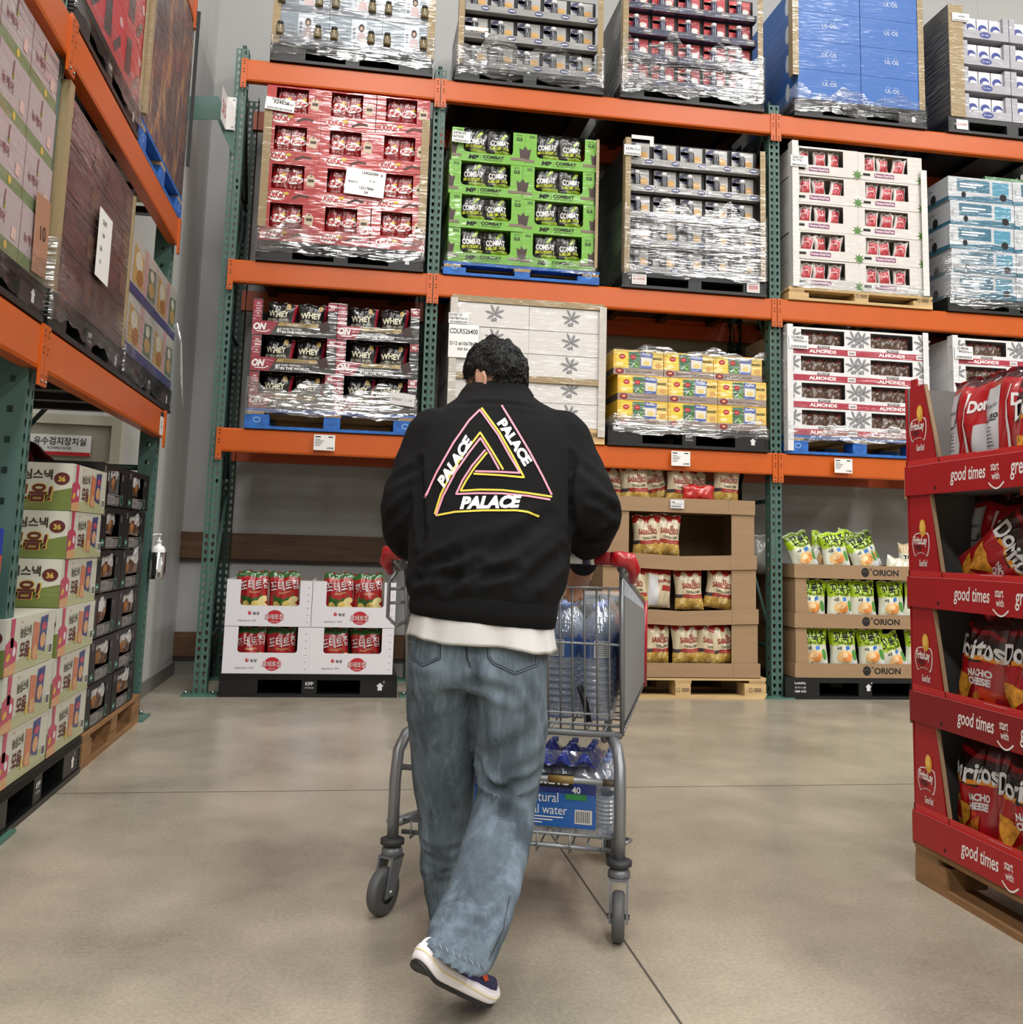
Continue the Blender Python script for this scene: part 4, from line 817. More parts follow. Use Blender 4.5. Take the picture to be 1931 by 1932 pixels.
mb = MB(); mb.box(0, .8, 0, .6, 0, .004, TANF); o = S2.put(mb.build('cardboard_sheet'), 3.24, .03, 1.212, ry=.02); tag(o, 'loose brown cardboard sheet on top of the dried fruit trays', 'cardboard')
film_band(S2, 3.2, 4.27, .09, .17, 'clear stretch film round the foot of the dried fruit stack', seed=8, amp=.006)
# ---- shelf two: white and teal cartons
plastic_pallet(S2, 4.436, 5.56, 'grey', 'dark grey pallet under the white and teal cartons', h=.11)
TEAL = mat('#1f5f78', .45, film=.7); TW = mat('#b4b8bd', .5, film=.8)
mb = MB(); mb.box(0, .55, 0, .85, 0, .192, TW); mb.frame((0, 0, 0)); mb.poly([(0, 0), (.55, 0), (.55, .045), (.35, .052), (0, .028)], TEAL); mb.rect(.075, .075, .355, .175, TEAL, 1); mb.rect(.38, .06, .52, .17, mat('#3d86a0', .45, film=.7), 1); mb.rect(.1, .13, .3, .142, WT, 2); mb.rect(.1, .11, .24, .12, WT, 2); mb.txt('LAC', .03, .1, .022, LEAF2, 2, rot=PI/2); mb.ell(.13, .05, .02, .025, INK, 2); mb.ell(.47, .05, .03, .03, INK, 2)
mb.frame((0, 0, 0), (0, -1, 0), (0, 0, 1), (-1, 0, 0)); mb.poly([(-.85, 0), (0, 0), (0, .03), (-.85, .075)], TEAL); mb.txt('프로바이오틱스', -.42, .12, .03, mat('#3a4a5c', .6), 2, w=.42); mb.txt('캡슐', -.3, .085, .025, mat('#3a4a5c', .6), 2); mb.ell(-.2, .06, .035, .04, INK, 2)
tm = mb.build('capsule_carton', link=False).data
for j in range(5):
    for i in range(2): place_mesh(tm, 'capsule_carton', S2, 4.465+i*.556+(.012 if j % 2 else 0), 0, .112+j*.1945, 'white and teal carton, %s row, %s column at the frame side of the shelf' % (rowname(4-j, 5), COLS[2][i]), 'carton', 'white and teal cartons')
film_band(S2, 4.46, 5.56, .04, .5, 'crinkled stretch film round the white and teal cartons', seed=9, amp=.015, y=-.012)
mb = MB(); mb.box(.3, 1.05, .02, .8, 0, .03, mat('#2f6a35', .4, film=.9)); o = S2.put(mb.build('green_carton'), 4.5, 0, 1.086); tag(o, 'flat green wrapped layer on top of the white and teal cartons', 'carton')
# ---- shelf three
plastic_pallet(S3, -.718, .413, 'kpp', 'black plastic pallet under the pale blue vitamin cartons on the top shelf')
VB, VG = mat('#78858f', .5, film=1), mat('#666b75', .5, film=.9); JAR = mat('#6b5d3a', .3, film=.3); JARL = mat('#191919', .4)
def art_vit(mb):
    w = .372; mb.rect(0, 0, w, .045, VG); mb.txt('SOLGAR', .3, .014, .013, W, 2, w=.08); mb.rect(.155, .048, .262, .225, mat('#b9bfc8', .5, film=1), 1); mb.ell(.225, .165, .02, .03, mat('#2a2220', .6), 3); mb.ell(.225, .16, .012, .017, mat('#b89a88', .6), 4); mb.poly([(.19, .055), (.26, .055), (.25, .12), (.225, .135), (.2, .12)], mat('#c8b4b4', .6), 2)
    for k in range(3): mb.ell(.175, .15-.03*k, .011, .012, VG, 2)
    for k in range(3): mb.rect(.085, .13-.03*k, .135, .137-.03*k, VG, 2); mb.rect(.33, .13-.03*k, .37, .137-.03*k, VG, 2)
def vit():
    t = bpy.data.objects.new('vitamin_carton', None); C.objects.link(t); mb = MB(); mb.box(0, .372, 0, .85, 0, .238, VB); mb.frame((0, 0, 0)); art_vit(mb); mb.build('box', t)
    for x in (.035, .295):
        mb = MB(); mb.lathe([(.026, 0), (.028, .006), (.028, .06), (.018, .072)], JAR, 14, (x, -.006, .05)); j = mb.build('jar', t); mb = MB(); mb.lathe([(.021, .07), (.021, .092), (.018, .094)], JARL, 14, (x, -.006, .05)); mb.build('jar_lid', j)
    return t
vp = vit()
for j in range(2):
    for i in range(3): dup(vp, S3(-.70+i*.3745, 0, .147+j*.2405), None, 'pale blue vitamin carton, %s row, %s column on the top shelf' % (('bottom', 'upper')[j], COLS[3][i]), 'pale blue vitamin cartons')['category'] = 'carton'
guard(S3, -.722, .13, .62, .055, 'brown corner guard on the left edge of the pale blue cartons', side=-1); guard(S3, .37, .13, .62, .055, 'brown corner guard on the right edge of the pale blue cartons', side=1)
film_band(S3, -.72, .42, .06, .24, 'clear stretch film round the foot of the pale blue cartons', seed=10)
plastic_pallet(S3, .583, 1.68, 'aj', 'grey rental pallet under the grey bottle packs on the top shelf', h=.122)
pack_stack(S3, bp1, 5, 3, .635, .124, .2, .215, 'grey bottle stack on the top shelf')
guard(S3, .592, .12, .76, .042, 'brown corner guard on the left edge of the top shelf grey bottles', side=-1, y=-.02); guard(S3, 1.632, .12, .76, .042, 'brown corner guard on the right edge of the top shelf grey bottles', side=1, y=-.02)
film_band(S3, .59, 1.68, .03, .3, 'clear stretch film round the foot of the top shelf grey bottles', seed=11, amp=.02, y=-.028)
mb = MB(); mb.box(0, .17, 0, .001, .045, .075, W); mb.box(.145, .17, 0, .001, 0, .05, W); o = S3.put(mb.build('paper_strip'), .64, -.03, .33); tag(o, 'folded white paper strip on the top shelf grey bottles', 'paper')
plastic_pallet(S3, 1.82, 2.94, 'aj', 'grey rental pallet under the red bottle packs on the top shelf', h=.122)
pack_stack(S3, bp2, 5, 4, 1.865, .124, .205, .20, 'red bottle stack on the top shelf')
guard(S3, 1.825, .12, .93, .042, 'brown corner guard on the left edge of the red bottle stack', side=-1, y=-.02); guard(S3, 2.89, .12, .93, .042, 'brown corner guard on the right edge of the red bottle stack', side=1, y=-.02)
film_band(S3, 1.825, 2.935, .04, .45, 'thick crinkled stretch film round the red bottle stack', seed=13, amp=.02, y=-.03)
plastic_pallet(S3, 3.195, 4.29, 'kpp', 'black plastic pallet under the bright blue cartons on the top shelf')
UB = mat('#1a5cab', .45, film=.13); UW = mat('#cfd6df', .5)
mb = MB(); mb.box(0, .52, 0, .9, 0, .238, UB); mb.frame((0, 0, 0)); mb.txt('UL·OS', .26, .115, .032, UW, w=.115); mb.txt('ウル・オス', .26, .155, .010, UW, w=.1); mb.line([(.519, 0), (.519, .238)], .002, mat('#123f7a', .6))
mb.frame((0, 0, 0), (0, -1, 0), (0, 0, 1), (-1, 0, 0)); mb.ell(-.18, .12, .035, .075, UW)
um = mb.build('blue_carton', link=False).data
for j in range(4):
    for i in range(2): place_mesh(um, 'blue_carton', S3, 3.225+i*.524, 0, .148+j*.2405, 'bright blue carton with small white lettering, %s row, %s column' % (rowname(3-j, 4), COLS[2][i]), 'carton', 'bright blue cartons')
guard(S3, 3.18, .33, 1.12, .05, 'brown corner guard on the left edge of the bright blue cartons', side=-1); guard(S3, 4.235, .15, 1.12, .05, 'brown corner guard on the right edge of the bright blue cartons', side=1)
film_band(S3, 3.2, 4.29, .04, .22, 'clear stretch film round the foot of the bright blue cartons', seed=14, y=-.01)
plastic_pallet(S3, 4.485, 5.6, 'aj', 'grey rental pallet under the white tub trays on the top shelf', h=.13)
TR = mat('#9c9aa2', .5, film=.6); TUB = mat('#d4d4d8', .35, film=.6); OV = mat('#2a3a86', .5)
def tubtray():
    t = bpy.data.objects.new('tub_tray', None); C.objects.link(t); mb = MB(); mb.box(0, .42, 0, .85, 0, .07, TR); mb.box(0, .05, 0, .85, .07, .2, TR); mb.box(.37, .42, 0, .85, .07, .2, TR); mb.box(.05, .37, .3, .304, .07, .2, mat('#27262c', .6)); mb.frame((0, 0, 0)); mb.ell(.21, .035, .05, .026, OV); mb.txt('Q-tips', .21, .025, .018, W, 2, shear=.2, w=.07)
    mb.frame((0, 0, 0), (0, -1, 0), (0, 0, 1), (-1, 0, 0)); mb.rect(-.85, 0, 0, .2, mat('#3a3d52', .5, film=.8)); mb.ell(-.35, .1, .1, .06, OV, 2); mb.build('tray', t)
    for k in range(3):
        mb = MB(); x = .1+.11*k; mb.box(x-.05, x+.05, .03, .14, .02, .185, TUB); mb.frame((0, .03, 0)); mb.ell(x, .10, .042, .04, OV); mb.ell(x+.01, .09, .03, .02, W, 2); mb.build('tub', t)
    return t
tp = tubtray()
for j in range(4):
    for i in range(2): dup(tp, S3(4.62+i*.425, 0, .135+j*.225), None, 'lilac grey tray of white tubs, %s row, %s column of the top shelf stack' % (rowname(3-j, 4), COLS[2][i]), 'lilac tub trays')['category'] = 'tray'
mb = MB(); mb.box(0, .125, -.008, 0, 0, .94, TANF); mb.box(0, .008, 0, .8, 0, .94, mat('#4a463f', .6, film=.6)); o = S3.put(mb.build('cardboard_guard'), 4.505, 0, .13); tag(o, 'wide brown cardboard guard on the edge of the white tub stack', 'corner guard')
paper(S3, 4.535, .93, .15, .07, 'white barcode label on the wide cardboard guard of the tub stack', [(.35, .5, .22, '635051', 'l')], y=-.014)
mb = MB(); mb.box(0, .1, 0, .001, 0, .08, W); mb.frame((0, 0, 0)); mb.txt('aJ AJ렌탈', .05, .03, .02, RED, w=.08); o = S3.put(mb.build('pallet_sticker'), 4.545, -.011, .025); tag(o, 'white rental sticker on the pallet under the tub trays', 'sticker')
for o in (bp1, bp2, vp, tp):
    for c in list(kids(o)):
        for g in list(kids(c)): bpy.data.objects.remove(g)
        bpy.data.objects.remove(c)
    bpy.data.objects.remove(o)
# ================================================================== side rack (fronts face the aisle; local x is the room's Y)
L0, L1, L2 = Spot(-1.10, 0, 0, PI/2), Spot(-1.10, 0, 1.737, PI/2), Spot(-1.10, 0, 2.887, PI/2)
plastic_pallet(L0, 3.40, 4.535, 'kpp', 'black plastic pallet under the party snack boxes by the aisle', h=.155)
SNK = mat('#aeb086', .4, film=.3); SNK2 = mat('#c7c6b6', .4, film=.3); DKG = mat('#6d7a3a', .4, film=.3); PINK, ORG, NVY, YLL = mat('#b5405c', .4, film=.3), mat('#c07350', .4, film=.3), mat('#333d74', .4, film=.3), mat('#c9a94a', .45); MRO = mat('#571d1c', .5); DKB = mat('#332b1c', .5); PEACH = mat('#c99a6d', .45, film=.3)
mb = MB(); mb.box(0, .535, 0, .42, 0, .187, SNK2); mb.frame((0, 0, 0)); h = .187
mb.poly([(0, 0), (.535, 0), (.535, .06), (.2, .05), (0, .02)], SNK, 1)
mb.poly([(.045, .09), (.075, .09), (.08, .186), (.04, .186)], PINK, 2); mb.poly([(.0, .0), (.11, .0), (.115, .10), (.06, .125), (.0, .105)], PINK, 2); mb.poly([(.0, 0), (.11, 0), (.108, .04), (.0, .03)], PEACH, 3); mb.ell(.03, .06, .02, .012, YLL, 3, rot=.4); mb.ell(.085, .075, .014, .016, W, 3)
mb.poly([(.275, .03), (.345, .02), (.35, .15), (.28, .16)], ORG, 2); mb.ell(.312, .05, .03, .026, PEACH, 3); mb.poly([(.35, .055), (.43, .04), (.445, .175), (.36, .17)], NVY, 2); mb.ell(.4, .135, .03, .014, PINK, 3); mb.ell(.395, .085, .032, .028, PEACH, 3)
mb.txt('농심스낵', .195, .115, .038, DKB, 4, bold=.025, w=.115); mb.txt('모음', .195, .045, .055, MRO, 4, bold=.03, w=.1); mb.txt('농심', .15, .165, .010, RED, 3); mb.ell(.25, .05, .012, .024, YLL, 3); mb.rect(.475, .025, .52, .065, W, 2)
for k in range(8): mb.rect(.48+.0045*k, .03, .482+.0045*k, .06, INK, 3)
mb.frame((0, 0, 0), (0, -1, 0), (0, 0, 1), (-1, 0, 0))        # end face, seen above the near column
mb.poly([(-.42, 0), (0, 0), (0, .09), (-.2, .045), (-.42, .06)], DKG, 1); mb.txt('농심', -.38, .165, .011, INK, 2); mb.txt('농심스낵', -.15, .12, .040, DKB, 3, bold=.03, w=.15); mb.txt('모음!', -.15, .03, .075, YLL, 2, shear=.1, bold=.06, w=.165); mb.txt('모음!', -.15, .032, .07, MRO, 3, shear=.1, bold=.03, w=.155)
mb.ell(-.040, .125, .030, .025, MRO, 2); mb.txt('36', -.040, .113, .022, YLL, 3, bold=.04)
sm = mb.build('snack_box', link=False).data
for j in range(6):
    for i in range(2):
        if j > 2 and i == 0: continue
        place_mesh(sm, 'snack_box', L0, 3.515+i*.545+(.02 if j > 3 else 0)-(.012*j if i == 0 else 0), rnd.uniform(0, .01), .158+j*.189, 'pale green party snack box, %s layer up, %s the black cartons' % (('first', 'second', 'third', 'fourth', 'fifth', 'sixth')[j], ('one box away from', 'right beside')[i]), 'snack box', 'party snack boxes')
wood_pallet(L0, 4.57, 5.735, 'old', 'weathered wooden pallet under the black nut cartons', h=.15, seed=6)
DCB = mat('#0c0809', .45); NUT = mat('#8e8b8a', .5)
def art_nut(mb):
    mb.rect(.11, .012, .24, .05, NUT); mb.rect(.24, .012, .34, .047, mat('#6b6a68', .5)); [mb.rect(.12+.018*k, .018, .127+.018*k, .044, mat('#5a5856', .6), 2) for k in range(6)]; mb.rect(.11, .053, .34, .056, NUT); mb.rect(.11, .006, .32, .009, NUT); mb.rect(.02, .015, .075, .045, mat('#2a6450', .5)); mb.rect(.03, .026, .065, .034, mat('#a9c0b6', .5), 2); mb.ring(.385, .035, .026, .026, .006, mat('#4f8f78', .5))
    for k in range(5): mb.rect(.02, .15+.006*k, .06, .152+.006*k, LEAF2, 1); mb.rect(.37, .13+.006*k, .40, .132+.006*k, LEAF2, 1)
    mb.frame((-.2425, 0, 0), (0, -1, 0), (0, 0, 1), (-1, 0, 0)); mb.ell(-.1, .04, .03, .03, mat('#2f6a55', .5)); mb.line([(-.3, .13), (-.05, .13)], .003, LEAF2)
nm = tray_carton(.485, .192, .8, DCB, (.10, .058, .36, .165), art_nut, inner=mat('#0d090a', .7)).build('nut_carton', link=False).data
grid(L0, nm, 'nut_carton', 2, 6, 4.575, .155, .495, .198, lambda i, j: 'black nut carton with window, %s row, %s the end post' % (rowname(j, 6), ('away from', 'nearer')[i]), 'carton', 'black nut cartons', jit=.01)
NB1, NB2 = foil('#b5b3b0'), foil('#54341f', vary=.5, vscale=(40, 40, 40))
def nutbag(seed): return bag_mesh('nut_bag', BagS(.25, .135, .05, seed, puff=.25), lambda u, v: NB1 if v > .5+.12*math.sin(5*u+seed) else NB2, NB1, [('ell', -.2, .3, .02, .028, mat('#8a5c35', .4), .002, .2), ('ell', .1, .25, .02, .028, mat('#6a4426', .4), .002, -.2), ('quad', [(-.3, .75), (.3, .75), (.3, .82), (-.3, .82)], LEAF2, .002)])
nbm = [nutbag(90), nutbag(91)]
for i in range(2):
    for j in range(6):
        place_mesh(nbm[(i+j) % 2], 'nut_bag', L0, 4.575+(i+.5)*.495-.01, .035, .215+j*.198, 'silver and brown nut bag in the %s row carton window, %s the end post' % (rowname(5-j, 6), ('away from', 'nearer')[i]), 'nut bag', 'nut bags in the black cartons', rz=rnd.uniform(-.2, .2), ry=rnd.uniform(-.1, .1))
mb = MB(); mb.box(0, .3, 0, .004, 0, .16, mat('#77777a', .3, metal=.6)); o = L0.put(mb.build('divider_panel'), 4.72, .01, 1.36, rx=0); o.location.z = 1.17; o.scale = (.6, 1, 1); tag(o, 'grey metallic panel in the open top nut carton', 'panel')
rb = foil('#4a1216')
for k in range(3): place_mesh(bag_mesh('snack_bag', BagS(.26, .2, .09, 95+k), lambda u, v: rb, rb, []), 'snack_bag', L0, 4.45+.2*k, .33, 1.30, 'dark red shiny snack bag heaped behind the snack boxes, %s of three' % ('first', 'second', 'third')[k], 'snack bag', 'dark red bags behind the boxes', rx=-.9, rz=.4*k)
# a nearer pallet, mostly outside the frame: blue and orange cartons
plastic_pallet(L0, 2.22, 3.36, 'kpp', 'black plastic pallet under the blue and orange snack cartons', h=.155)
BLB = mat('#1b3aa6', .35, coat=.4); ORB = mat('#c4472a', .35, coat=.4)
mb = MB(); mb.box(0, .56, 0, .45, 0, .215, BLB); mb.frame((0, 0, 0)); mb.rect(0, 0, .56, .13, ORB); mb.rect(0, 0, .56, .03, RED, 2); mb.ell(.3, .08, .06, .04, YLL, 2); mb.txt('20입', .42, .16, .03, W, 2, bold=.03)
mb.frame((0, 0, 0), (0, -1, 0), (0, 0, 1), (-1, 0, 0)); mb.rect(-.45, 0, 0, .13, ORB); mb.ell(-.08, .08, .06, .045, YLL, 2); mb.rect(-.45, 0, 0, .03, RED, 2)
om = mb.build('orange_snack_carton', link=False).data
for j in range(4): place_mesh(om, 'orange_snack_carton', L0, 2.78, -.005, .158+j*.2165, 'blue and orange snack carton at the frame edge, %s of its stack' % (rowname(3-j, 4)), 'carton', 'blue and orange cartons')
# ---- side rack, shelf one
plastic_pallet(L1, 2.38, 3.525, 'kpp', 'black plastic pallet under the pale pink drink cartons', h=.13)
PK = mat('#a99b9f', .45, film=1); PGR = mat('#66784f', .45, film=.9); PTX = mat('#7a3a44', .6)
mb = MB(); mb.box(0, .278, 0, .85, 0, .205, PK); mb.frame((0, 0, 0)); mb.rect(0, 0, .278, .045, PGR); mb.txt('뉴케어', .085, .085, .035, PTX, 2, w=.1, bold=.01); mb.ell(.16, .025, .014, .014, YLL, 2); mb.line([(.12, .14), (.125, .19)], .008, PTX, 2); mb.ell(.125, .14, .008, .012, mat('#8a8a3a', .5), 2); mb.rect(.2, .06, .24, .1, mat('#c7a8a0', .5), 2); mb.line([(.277, 0), (.277, .205)], .0025, PTX, 2)
pm = mb.build('drink_carton', link=False).data
for j in range(4):
    for i in range(4):
        place_mesh(pm, 'drink_carton', L1, 2.40+i*.2805-.004*j, .004*j, .132+j*.2065, 'pale pink drink carton with green band, %s row, column %s along the shelf' % (rowname(3-j, 4), ('one', 'two', 'three', 'four')[i]), 'carton', 'pale pink drink cartons')
mb = MB(); mb.box(0, .14, 0, .004, 0, .27, mat('#a4765c', .6, film=.5)); mb.frame((0, 0, 0)); mb.txt('10', .08, .12, .05, INK, rot=.1); o = L1.put(mb.build('cardboard_sheet'), 3.36, -.01, .14, ry=-.06); tag(o, 'brown cardboard sheet marked 10 on the pale pink cartons', 'cardboard')
film_band(L1, 2.40, 3.52, .03, .18, 'clear stretch film round the foot of the pale pink cartons', seed=20)
plastic_pallet(L1, 3.585, 4.70, 'kpp', 'black plastic pallet under the dark maroon wrapped load', h=.14)
DM, DM2 = mat('#3d2326', .45, film=1), mat('#4c2a2c', .45, film=1)
mb = MB(); mb.box(0, .545, 0, .9, 0, .185, DM); mb.frame((0, 0, 0)); mb.poly([(.05, .03), (.3, .02), (.4, .1), (.1, .15)], DM2); mb.rect(.4, .05, .5, .15, mat('#5a3f35', .45, film=1)); dm_ = mb.build('maroon_carton', link=False).data
for j in range(4):
    for i in range(2): place_mesh(dm_, 'maroon_carton', L1, 3.60+i*.548, 0, .142+j*.187, 'dark maroon carton under smoky film, %s row, %s column of the side rack load' % (rowname(3-j, 4), COLS[2][i]), 'carton', 'dark maroon wrapped cartons')
mb = MB(); mb.box(-.006, .05, -.008, 0, 0, .79, TANF); mb.box(-.006, 0, 0, .11, 0, .79, TANF); mb.box(-.006, -.002, .11, .9, 0, .77, mat('#2d2322', .5, film=.9)); o = L1.put(mb.build('corner_guard'), 3.592, 0, .135); tag(o, 'tall brown cardboard corner guard on the maroon load', 'corner guard')
mb = MB(); mb.box(0, .02, -.01, 0, 0, .73, TANF); o = L1.put(mb.build('corner_guard'), 4.68, 0, .15); tag(o, 'thin brown cardboard edge at the far side of the maroon load', 'corner guard')
paper(L1, 4.08, .33, .21, .29, 'crumpled white shipping sheet on the dark maroon load', [(.25, .8, .07, '22/07', 'l'), (.3, .62, .06, '624', 'l'), (.2, .4, .07, 'EA', 'l'), (.25, .22, .06, '13', 'l')], y=-.016, bars=False)
film_band(L1, 3.59, 4.70, .05, .28, 'clear stretch film round the foot of the dark maroon load', seed=21, amp=.02)
plastic_pallet(L1, 4.72, 5.96, 'kpp', 'black plastic pallet under the noodle boxes with blue bands', h=.14)
ND, NBL, NYL, NGR, NPK = mat('#a9a7a2', .45, film=.7), mat('#2b3164', .45, film=.7), mat('#a98a52', .45, film=.7), mat('#54685a', .45, film=.7), mat('#b08a8a', .45, film=.7)
mb = MB(); mb.box(0, .60, 0, .5, 0, .29, ND); mb.frame((0, 0, 0)); mb.rect(0, 0, .6, .05, NBL); mb.poly([(.04, .06), (.28, .06), (.27, .22), (.05, .25)], NYL); mb.ell(.16, .18, .08, .05, mat('#bdb7a4', .45, film=.7), 2); mb.ell(.2, .11, .07, .04, mat('#93612f', .45, film=.7), 3); mb.rect(.29, .05, .37, .29, NPK); mb.poly([(.38, .06), (.58, .06), (.57, .24), (.39, .22)], NGR); mb.ell(.48, .12, .07, .04, NYL, 2); mb.ell(.47, .19, .05, .03, mat('#bdb7a4', .45, film=.7), 3); mb.line([(.599, 0), (.599, .29)], .003, INK)
mb.frame((0, 0, 0), (0, -1, 0), (0, 0, 1), (-1, 0, 0)); mb.rect(-.5, 0, 0, .05, NBL)
for k, t in enumerate('식품유형'): mb.txt(t, -.06, .245-.045*k, .032, INK, 2, bold=.02)
mb.ring(-.06, .075, .022, .02, .003, INK, 2); zm = mb.build('noodle_box', link=False).data
for j in range(2): place_mesh(zm, 'noodle_box', L1, 4.735, -.002*j, .142+j*.293, 'white noodle box with blue band beside the maroon load, %s row' % ('bottom', 'upper')[j], 'noodle box', 'noodle boxes'); place_mesh(zm, 'noodle_box', L1, 5.34, 0, .142+j*.293, 'white noodle box with blue band nearer the door wall, %s row' % ('bottom', 'upper')[j], 'noodle box', 'noodle boxes')
film_band(L1, 4.73, 5.945, .03, .16, 'clear stretch film round the foot of the noodle boxes', seed=22)
mb = MB(); a = L1(5.955, -.005, .55)
mb.tube([a, a+Vector((.03, .03, -.12)), a+Vector((.04, .05, -.3)), a+Vector((.06, .06, -.5))], [.012, .006, .008, .003], clear_mat('film_tail', '#eef0f2', strength=.45), 6); tag(mb.build('film_tail'), 'loose twisted tail of stretch film hanging from the noodle boxes', 'stretch film')
for x, l in ((3.25, 'below the pale pink cartons'), (4.20, 'below the dark maroon load'), (5.22, 'below the noodle boxes')):
    price(Spot(-1.112, 0, 1.735, PI/2), x, -.135, w=.135, h=.12, y=-.014, label='white price card on the side rack beam %s' % l, p='23,990원')
mb = MB(); mb.box(0, .1, 0, .002, 0, .13, W); mb.frame((0, 0, 0)); mb.rect(0, .105, .1, .13, INK)
for k in range(5): mb.line([(.05, .05), (.05+.035*math.cos(k*1.2), .05+.035*math.sin(k*1.2))], .004, GRY)
o = Spot(-1.112, 0, 1.735, PI/2).put(mb.build('notice_card'), 5.68, -.018, -.15); tag(o, 'small white notice card at the far end of the side rack beam', 'notice')
# ---- side rack, shelf two
plastic_pallet(L2, 3.56, 4.655, 'kpp', 'black plastic pallet under the red cartons high on the side rack', h=.15)
RC, RC2 = mat('#b3202b', .45, film=.9), mat('#2a1a1e', .45, film=.9)
mb = MB(); mb.box(0, .36, 0, .9, 0, .26, RC); mb.frame((0, 0, 0)); mb.poly([(.02, .03), (.14, .05), (.12, .22), (.03, .2)], RC2); mb.poly([(.2, .02), (.3, .1), (.28, .14), (.18, .06)], RC2); mb.ell(.28, .2, .03, .02, mat('#c9a0a4', .45, film=.9)); rm = mb.build('red_carton', link=False).data
for j in range(4):
    for i in range(3): place_mesh(rm, 'red_carton', L2, 3.575+i*.363, 0, .152+j*.262, 'red wrapped carton high on the side rack, %s row, %s column' % (rowname(3-j, 4), COLS[3][i]), 'carton', 'red wrapped cartons of the side rack')
guard(L2, 4.62, .15, 1.15, .04, 'brown corner guard on the red cartons of the side rack', side=1)
film_band(L2, 3.57, 4.665, .05, .22, 'smoky stretch film round the foot of the red side rack cartons', seed=23)
wood_pallet(L2, 4.69, 5.875, 'blue', 'blue wooden pallet high on the side rack', h=.14, seed=12)
ART = bpy.data.materials.new('printed_cardboard'); ART.use_nodes = True; n, L = ART.node_tree.nodes, ART.node_tree.links; p = n['Principled BSDF']
tc = n.new('ShaderNodeTexCoord'); mp = n.new('ShaderNodeMapping'); mp.inputs['Scale'].default_value = (9, 9, 3.2); nz = n.new('ShaderNodeTexNoise'); nz.inputs['Scale'].default_value = 1; nz.inputs['Detail'].default_value = 7; nz.inputs['Distortion'].default_value = 1.5
cr = n.new('ShaderNodeValToRGB'); L.new(tc.outputs['Object'], mp.inputs[0]); L.new(mp.outputs[0], nz.inputs['Vector']); L.new(nz.outputs['Fac'], cr.inputs[0]); L.new(cr.outputs[0], p.inputs['Base Color'])
for pos, c in ((.36, '#241c24'), (.47, '#4d3a40'), (.54, '#5d4a3e'), (.62, '#84513f'), (.7, '#a58a52')):
    e = cr.color_ramp.elements.new(pos); e.color = lin(c)
cr.color_ramp.elements[0].color = lin('#1a161c'); g = n.new('ShaderNodeGroup'); g.node_tree = FILM; L.new(g.outputs['Normal'], p.inputs['Coat Normal']); p.inputs['Coat Weight'].default_value = .7; p.inputs['Coat Roughness'].default_value = .15
mb = MB(); mb.box(0, 1.16, 0, .95, 0, 1.35, ART); t = L2.put(mb.build('tall_printed_box'), 4.70, .0, .142); tag(t, 'tall dark printed cardboard bin on the blue pallet high on the side rack', 'carton')
mb = MB(); mb.hexa([(1.15, -.01, .1), (1.156, -.03, .1), (1.160, -.03, .1), (1.155, -.01, .1), (1.15, -.01, 1.1), (1.156, -.03, 1.1), (1.160, -.03, 1.1), (1.155, -.01, 1.1)], mat('#0b0a0a', .7)); mb.build('flap', t).location = (0, 0, .1)
mb = MB(); mb.box(0, .035, -.02, 0, 0, 1.2, TANF); mb.box(-.006, 0, -.02, .12, 0, 1.2, TANF); mb.frame((-.006, .06, .75), (0, -1, 0), (0, 0, -1), (-1, 0, 0)); mb.txt('DO NOT', 0, 0, .035, INK, bold=.02, w=.1); mb.txt('CLAMP', 0, .05, .035, INK, bold=.02, w=.08)
o = L2.put(mb.build('corner_guard'), 4.69, -.006, .15); tag(o, 'brown corner guard with upside down print on the tall printed bin', 'corner guard')
paper(L2, 4.70, 1.02, .12, .1, 'white barcode label on the corner of the tall printed bin', [], y=-.03)
# ================================================================== red snack stand (front faces the aisle on its left; local x runs back towards the camera)
DS = Spot(1.822, 2.975, 0, -PI/2); DW = 1.14           # local x=0 at the far corner
wood_pallet(DS, .0, DW, 'old', 'brown wooden pallet under the red snack stand', h=.122, d=1.05, seed=15)
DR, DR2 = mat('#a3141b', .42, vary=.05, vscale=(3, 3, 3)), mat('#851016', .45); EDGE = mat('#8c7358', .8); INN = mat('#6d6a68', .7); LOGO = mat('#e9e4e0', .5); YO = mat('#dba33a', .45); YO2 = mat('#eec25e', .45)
ds = thing('snack_stand', 'bright red tiered cardboard snack stand at the frame edge', 'snack stand', DS(0, 0, .122), -PI/2)
tz = (0, .372, .735, 1.095)                            # lip bottoms above the pallet
def art_lip(mb, z):
    mb.frame((0, -.006, z)); mb.txt('good times', .335, .020, .055, LOGO, 1, shear=.22, bold=.014, w=.17); mb.txt('start', .462, .052, .022, LOGO, 1, bold=.012, w=.036); mb.txt('with', .464, .026, .022, LOGO, 1, bold=.012, w=.034)
    mb.line([(.432+.068*k/8, .018-.018*math.sin(PI*k/8)) for k in range(9)], .005, LOGO, 1); mb.txt('great', .57, .020, .055, LOGO, 1, shear=.22, bold=.014, w=.085)
    mb.line([(.02, .094), (.19, .096), (.6, .096)], .0012, mat('#c9838a', .6)); mb.line([(.38, .112), (.48, .112)], .0025, mat('#c9838a', .6)); mb.ell(.17, .018, .005, .006, K)
